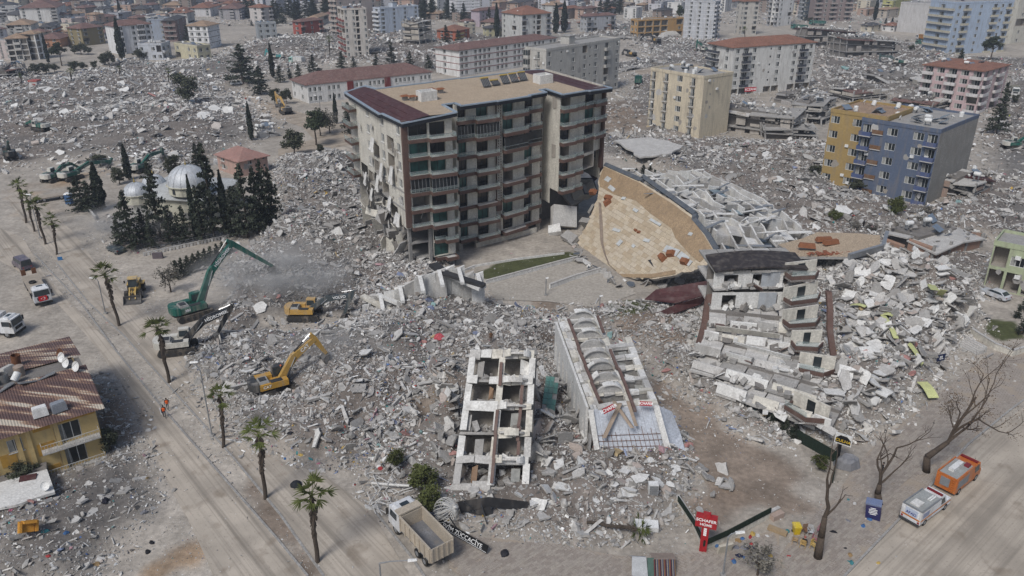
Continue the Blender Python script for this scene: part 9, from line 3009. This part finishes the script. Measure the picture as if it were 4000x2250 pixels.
person('person in black standing among shrubs on the right rubble field',PG(2171,574),.3,(.012,.012,.015),(.015,.015,.018),pose='stand')
person('person in yellow vest on the street at the right edge',P(2537,300,.1),0,(.03,.03,.035),(.03,.03,.04),vest=(.5,.55,.05),pose='stand')
def scraps():
 rng=random.Random(90)
 cs=[(.02,.02,.025),(.5,.5,.49),(.06,.14,.3),(.35,.05,.05),(.3,.2,.1),(.05,.2,.22),(.45,.32,.1),(.2,.2,.22)]
 for k in range(60):
  x,y=rng.choice(((rng.uniform(1780,2010),rng.uniform(1330,1440)),(rng.uniform(60,400),rng.uniform(1220,1430)),(rng.uniform(2080,2300),rng.uniform(1250,1420)),(rng.uniform(700,960),rng.uniform(1080,1180))))
  crumple('household_scrap','small household scrap dropped in the dust',(x,y),(rng.uniform(.3,.9),rng.uniform(.3,.8),rng.uniform(.1,.35)),pm('scrap_%d' % (k % 8),cs[k % 8],.9,.3,3),'scrap',k)
  list(C.objects)[-1]['group']='household scraps'
scraps()
# ---------------------------------------------------------------- rubble: uncountable broken pieces, instanced on points
def rub_protos():
 rng=random.Random(21)
 out=[]
 def add(mb):
  me=mb.mesh('piece',[RUBM])
  o=bpy.data.objects.new('piece',me)
  out.append(o)
 for i in range(7):
  bm=bmesh.new()
  for _ in range(11):
   d=V((rng.gauss(0,1),rng.gauss(0,1),rng.gauss(0,1))).normalized()
   bm.verts.new((d.x*.5*rng.uniform(.7,1.1),d.y*.42*rng.uniform(.7,1.1),d.z*.33*rng.uniform(.7,1)))
  bmesh.ops.convex_hull(bm,input=bm.verts)
  bmesh.ops.delete(bm,geom=[v for v in bm.verts if not v.link_faces],context='VERTS')
  me=bpy.data.meshes.new('piece');bm.to_mesh(me);bm.free();me.materials.append(RUBM)
  out.append(bpy.data.objects.new('piece',me))
 for i in range(6):
  mb=MB()
  n=rng.choice((4,5,6))
  pts=[V((math.cos(a)*.55*rng.uniform(.6,1.1),math.sin(a)*.42*rng.uniform(.6,1.1),0)) for a in [2*pi*k/n+rng.uniform(-.25,.25) for k in range(n)]]
  mb.plate(pts,Z3,.09+.05*(i % 3));add(mb)
 for i in range(3):
  mb=MB();mb.hexa([V((a*.75*rng.uniform(.85,1.05),b*.1,e*.09)) for e in (-1,1) for a,b in ((-1,-1),(1,-1),(1,1),(-1,1))]);add(mb)
 for i in range(2):
  mb=MB()
  pr=[(-.5,0),(-.2,.12),(.15,.02),(.5,.2)]
  for (x0,z0),(x1,z1) in zip(pr[:-1],pr[1:]):
   q=[V((x0,-.35,z0)),V((x1,-.3,z1)),V((x1,.35,z1)),V((x0,.3,z0))]
   mb.plate(q,Z3,.025)
  add(mb)
 for i in range(2):
  mb=MB()
  p=[V((0,0,0))]
  for k in range(4):
   p.append(p[-1]+V((rng.uniform(.2,.4),rng.uniform(-.2,.2),rng.uniform(-.1,.2))))
  mb.path([q-V((.6,0,0)) for q in p],.022,4);add(mb)
 return out
def rub_mat():
 m=bpy.data.materials.new('rubble');m.use_nodes=True
 t=m.node_tree;N,L=t.nodes.new,t.links.new
 b=t.nodes['Principled BSDF'];b.inputs['Roughness'].default_value=.93;b.inputs['Specular IOR Level'].default_value=.15
 a=N('ShaderNodeAttribute');a.attribute_type='INSTANCER';a.attribute_name='tint'
 g=N('ShaderNodeNewGeometry')
 n=N('ShaderNodeTexNoise');n.inputs['Scale'].default_value=2.5;n.inputs['Detail'].default_value=3
 L(g.outputs['Position'],n.inputs['Vector'])
 r=N('ShaderNodeMapRange');r.inputs[1].default_value=.3;r.inputs[2].default_value=.7;r.inputs[3].default_value=.72;r.inputs[4].default_value=1.15
 L(n.outputs['Fac'],r.inputs[0])
 s=N('ShaderNodeVectorMath');s.operation='SCALE'
 L(a.outputs['Color'],s.inputs[0]);L(r.outputs[0],s.inputs[3]);L(s.outputs[0],b.inputs['Base Color'])
 return m
RUBM=rub_mat()
PROT=rub_protos()
def rub_tree():
 ng=bpy.data.node_groups.new('scatter_pieces','GeometryNodeTree')
 ng.interface.new_socket('Geometry',in_out='INPUT',socket_type='NodeSocketGeometry')
 ng.interface.new_socket('Geometry',in_out='OUTPUT',socket_type='NodeSocketGeometry')
 N,L=ng.nodes.new,ng.links.new
 i,o=N('NodeGroupInput'),N('NodeGroupOutput')
 j=N('GeometryNodeJoinGeometry')
 # Join Geometry stacks last link first, so link in reverse
 for ob in reversed(PROT):
  oi=N('GeometryNodeObjectInfo');oi.inputs['Object'].default_value=ob
  gi=N('GeometryNodeGeometryToInstance')
  L(oi.outputs['Geometry'],gi.inputs[0]);L(gi.outputs[0],j.inputs[0])
 ip=N('GeometryNodeInstanceOnPoints')
 def at(nm,ty):
  q=N('GeometryNodeInputNamedAttribute');q.data_type=ty;q.inputs['Name'].default_value=nm
  return q.outputs[0]
 L(i.outputs[0],ip.inputs['Points']);L(j.outputs[0],ip.inputs['Instance'])
 ip.inputs['Pick Instance'].default_value=True
 L(at('which','INT'),ip.inputs['Instance Index'])
 rt=N('FunctionNodeEulerToRotation')
 L(at('rot','FLOAT_VECTOR'),rt.inputs[0]);L(rt.outputs[0],ip.inputs['Rotation'])
 L(at('size','FLOAT_VECTOR'),ip.inputs['Scale'])
 L(ip.outputs[0],o.inputs[0])
 return ng
RTREE=rub_tree()
PAL=np.array([[.4,.39,.375],[.34,.328,.312],[.24,.232,.222],[.53,.525,.51],[.72,.72,.705],[.33,.295,.265],[.11,.107,.103],[.34,.27,.225],[.44,.42,.385]])  # the darkest grey paints in shade: such pieces read as deep gaps
PALW=np.array([.2,.18,.16,.14,.08,.08,.12,.05,.05]);PALW=PALW/PALW.sum()
TRASH=np.array([[.06,.12,.3],[.35,.06,.05],[.05,.06,.07],[.75,.75,.74],[.45,.3,.08],[.06,.25,.25],[.4,.15,.2],[.1,.07,.05],[.12,.2,.4]])
def scatter(name,label,polys,dens,smin,smax,kinds=None,trash=.03,lift=.0,bright=1.0,pw=1.85,limit=None,pale=0.0):
 pts=[]
 for poly in polys:
  x0,y0=poly.min(0);x1,y1=poly.max(0)
  x0,x1=max(x0,-480),min(x1,480);y1=min(y1,800);y0=max(y0,45)
  n=int((x1-x0)*(y1-y0)*dens)
  X,Y=NP.uniform(x0,x1,n),NP.uniform(y0,y1,n)
  ok=sdist(poly,X,Y)>-NP.exponential(1.2 if Y.mean()<220 else 4,n)
  ok &= np.abs(X)<Y*.72+18
  pts.append(np.stack([X[ok],Y[ok]],1))
 p=np.concatenate(pts)
 keep=np.ones(len(p),bool)
 for f in FLATW:
  keep &= ~((sdist(f,p[:,0],p[:,1])>0) & (NP.random(len(p))<.75))
 ns=5.0 if p[:,1].mean()<200 else 16.0
 keep &= NP.random(len(p))<.45+.55*sst((vnoise(p[:,0],p[:,1],ns,33)-.28)/.3)
 p=p[keep]
 n=len(p)
 z=hgt(p[:,0],p[:,1])
 clump=vnoise(p[:,0],p[:,1],6,12)
 s=smin*(1-NP.random(n)*(1-(smin/smax)**pw))**(-1/pw)
 kinds=kinds or ([0,1,2,3,4,5,6]*3+[7,8,9,10,11,12]*3+[13,14,15]*2+[16,17]+[18,19])
 w=NP.choice(np.array(kinds),n)
 me=bpy.data.meshes.new(name)
 me.from_pydata(np.stack([p[:,0],p[:,1],z+lift+s*NP.uniform(-.05,.22,n)],1).tolist(),[],[])
 ci=NP.choice(len(PAL),n,p=PALW)
 col=PAL[ci]*NP.uniform(.8,1.2,(n,1))*bright*(.82+.36*clump[:,None])
 if pale:
  q=NP.random(n)<pale
  col[q]=np.array([.68,.66,.62])*NP.uniform(.8,1.05,(q.sum(),1))
 t=NP.random(n)<trash*(.3+2.2*(vnoise(p[:,0],p[:,1],9,15)>.62))
 col[t]=TRASH[NP.integers(0,len(TRASH),t.sum())]*NP.uniform(.7,1.1,(t.sum(),1))
 ng_=~t
 col[ng_]=col[ng_]*.9+np.array([.36,.345,.325])*.1
 big=s>smin*4
 col[big]=col[big]*.6+np.array([.42,.4,.37])*.4
 rot=np.stack([NP.normal(0,.45,n),NP.normal(0,.45,n),NP.uniform(0,6.28,n)],1)
 sz=np.stack([s*NP.uniform(.8,1.4,n),s*NP.uniform(.7,1.2,n),s*NP.uniform(.6,1.1,n)],1)
 def at(nm,ty,arr,key):
  a=me.attributes.new(nm,ty,'POINT');a.data.foreach_set(key,np.ascontiguousarray(arr).ravel())
 at('which','INT',w.astype(np.int32),'value');at('rot','FLOAT_VECTOR',rot.astype(np.float32),'vector');at('size','FLOAT_VECTOR',sz.astype(np.float32),'vector')
 at('tint','FLOAT_COLOR',np.concatenate([col,np.ones((n,1))],1).astype(np.float32),'color')
 o=link(name,me)
 md=o.modifiers.new('scatter','NODES');md.node_group=RTREE
 o['kind']='stuff';o['label']=label;o['category']='rubble'
 return n
RW={n: p for n,p,h,r in RUBP}
cnt=0
for nm,d,a,b,tr,pale,lab in (
 ('work_site',24,.16,1.7,.05,.04,'grey broken concrete heaps the excavators are digging through'),
 ('tower_left',16,.2,2.0,.03,.05,'grey rubble slope to the left of the tower block'),
 ('front_frames',20,.15,1.8,.04,.12,'pinkish broken brick and plaster around the two fallen white frames'),
 ('between',22,.16,1.6,.03,.08,'earth and rubble between the fallen frame and the collapsed white block'),
 ('right_heap',22,.2,2.4,.02,.34,'pale heap of shattered slabs of the collapsed white block'),
 ('right_far',5.5,.25,2.8,.03,.07,'grey rubble field in front of the blue and mustard blocks'),
 ('left_far',2.3,.36,3.4,.015,.16,'wide pale rubble plain left of the tower block'),
 ('far_mid',1.9,.36,3.0,.02,.08,'rubble with pale tracks behind the beige block'),
 ('far_right',.9,.45,3.6,.02,.12,'rubble between the far ruins at the upper right'),
 ('far_right_edge',.8,.4,3.0,.02,.1,'thin rubble along the right edge street'),
 ('far_top',.5,.6,4.5,.02,.14,'far rubble field before the cream tower'),
 ('far_top_right',.5,.6,4.0,.02,.12,'far rubble behind the long grey block'),
 ('lot_left',17,.12,1.3,.08,.08,'rubble and scattered belongings in the lower left lot'),
 ('house_side',18,.14,1.4,.05,.06,'rubble piled beside the yellow house'),
 ('right_gap',11,.2,1.8,.03,.1,'rubble around the brick ruin'),
 ('mosque_yard',5,.16,1.2,.02,.06,'broken stone below the mosque trees')):
 cnt += scatter('rubble',lab,[RW[nm]],d,a,b,trash=tr,pale=pale,bright=1.2 if nm=='left_far' else 1.0)
OPEN=[poly_px(q) for q in ([(330,1100),(420,1200),(560,1420),(560,1500),(60,1500),(160,1380),(330,1290)],[(1100,1290),(1700,1330),(2000,1320),(2000,1500),(1060,1500)],[(560,1130),(720,1160),(930,1230),(1000,1320),(980,1330),(780,1230)],[(1640,960),(2060,1290),(1960,1310),(1740,1200)],[(250,700),(480,760),(480,900),(300,760)],[(2000,1120),(2250,1070),(2300,1150),(2100,1330),(2020,1280)],[(1180,660),(1480,620),(1560,700),(1500,790),(1240,740)],[(2270,1030),(2480,900),(2576,930),(2500,1030),(2300,1150)])]
cnt += scatter('gravel','loose stones and scraps strewn over open dusty ground',OPEN,5,.06,.8,trash=.06,pale=.12,pw=2.6)
EDGE=[poly_px(q) for q in ([(250,890),(330,1000),(400,1160),(500,1330),(560,1449),(500,1449),(420,1300),(330,1120),(290,1000),(230,900)],[(470,900),(530,1010),(610,1110),(720,1170),(820,1210),(800,1170),(640,1110),(560,1040),(490,940)],[(200,590),(260,660),(340,750),(450,850),(480,830),(340,700),(240,590)],[(100,640),(30,600),(-20,640),(60,700),(160,790),(170,770)],[(2440,1110),(2282,1280),(2150,1410),(2180,1430),(2310,1300),(2460,1130)])]
cnt += scatter('gravel','crumbled stone and scraps spilled along the road edges',EDGE,8,.06,.6,trash=.05,pale=.15,pw=2.4)
ROADS=[poly_px(q) for q in ([(60,690),(250,880),(390,1150),(560,1500),(790,1500),(560,1200),(290,880),(110,690)],[(140,660),(440,990),(700,1290),(850,1500),(1060,1500),(820,1200),(520,1010),(240,660)],[(2640,980),(2640,1600),(2000,1600),(2440,1120)])]
cnt += scatter('gravel','grit lying on the dusty carriageways',ROADS,1.2,.05,.35,trash=.04,pale=.2,pw=2.6)
TOWN=[poly_px([(-200,66),(700,62),(1300,60),(1700,60),(2600,60),(2700,6),(-300,6)])]
cnt += scatter('rubble','far litter and rubble between the town houses',TOWN,.16,.6,4.5,trash=.02,pale=.12)
MED=[poly_px([(90,600),(210,745),(225,765),(310,850),(440,995),(580,1150),(700,1300),(810,1449),(770,1449),(690,1349),(560,1200),(420,1045),(290,885),(205,770),(80,640)])]
cnt += scatter('gravel','stones and dug soil along the palm median',MED,7,.08,.6,trash=.05,pale=.15,pw=2.4)
print('PIECES',cnt)
# ---------------------------------------------------------------- haze over the far town
def haze():
 m=bpy.data.materials.new('haze');m.use_nodes=True
 t=m.node_tree
 for n in list(t.nodes):
  if n.type=='BSDF_PRINCIPLED': t.nodes.remove(n)
 v=t.nodes.new('ShaderNodeVolumePrincipled')
 v.inputs['Color'].default_value=(.8,.87,1.0,1)
 v.inputs['Density'].default_value=.00028
 v.inputs['Anisotropy'].default_value=.2
 t.links.new(v.outputs[0],t.nodes['Material Output'].inputs['Volume'])
 mb=MB();mb.box((0,1800,44),(6400,4600,92))
 o=mb.build('haze',m)
 o['kind']='stuff';o['label']='thin bluish haze over the town'
haze()
def dust():
 m=bpy.data.materials.new('dust_cloud');m.use_nodes=True
 t=m.node_tree;N,L=t.nodes.new,t.links.new
 for n in list(t.nodes):
  if n.type=='BSDF_PRINCIPLED': t.nodes.remove(n)
 v=N('ShaderNodeVolumePrincipled');v.inputs['Color'].default_value=(.9,.88,.85,1)
 tc=N('ShaderNodeTexCoord');ln=N('ShaderNodeVectorMath');ln.operation='LENGTH';L(tc.outputs['Object'],ln.inputs[0])
 fo=N('ShaderNodeMapRange');fo.inputs[1].default_value=1.0;fo.inputs[2].default_value=.2;L(ln.outputs['Value'],fo.inputs[0])
 nz=N('ShaderNodeTexNoise');nz.inputs['Scale'].default_value=2.2;nz.inputs['Detail'].default_value=4;L(tc.outputs['Object'],nz.inputs['Vector'])
 r=N('ShaderNodeMapRange');r.inputs[1].default_value=.42;r.inputs[2].default_value=.7;r.inputs[4].default_value=.42;L(nz.outputs['Fac'],r.inputs[0])
 mu=N('ShaderNodeMath');mu.operation='MULTIPLY';L(fo.outputs[0],mu.inputs[0]);L(r.outputs[0],mu.inputs[1]);L(mu.outputs[0],v.inputs['Density'])
 L(v.outputs[0],t.nodes['Material Output'].inputs['Volume'])
 for px,s,lab in (((690,745),(15,12,6),'dust cloud drifting round the big green excavator bucket'),((840,930),(8,7,4),'dust puff at the mustard excavator bucket'),((330,590),(12,9,4),'thin dust drifting below the mosque trees')):
  mb=MB();mb.lathe([(.001,-1)]+[(math.cos(a),math.sin(a)) for a in [-1.3+2.6*i/8 for i in range(9)]]+[(.001,1)],16)
  o=mb.build('dust_cloud',m);p=P(*px);o.location=(p.x,p.y,s[2]*.6);o.scale=s
  o['kind']='stuff';o['label']=lab
dust()
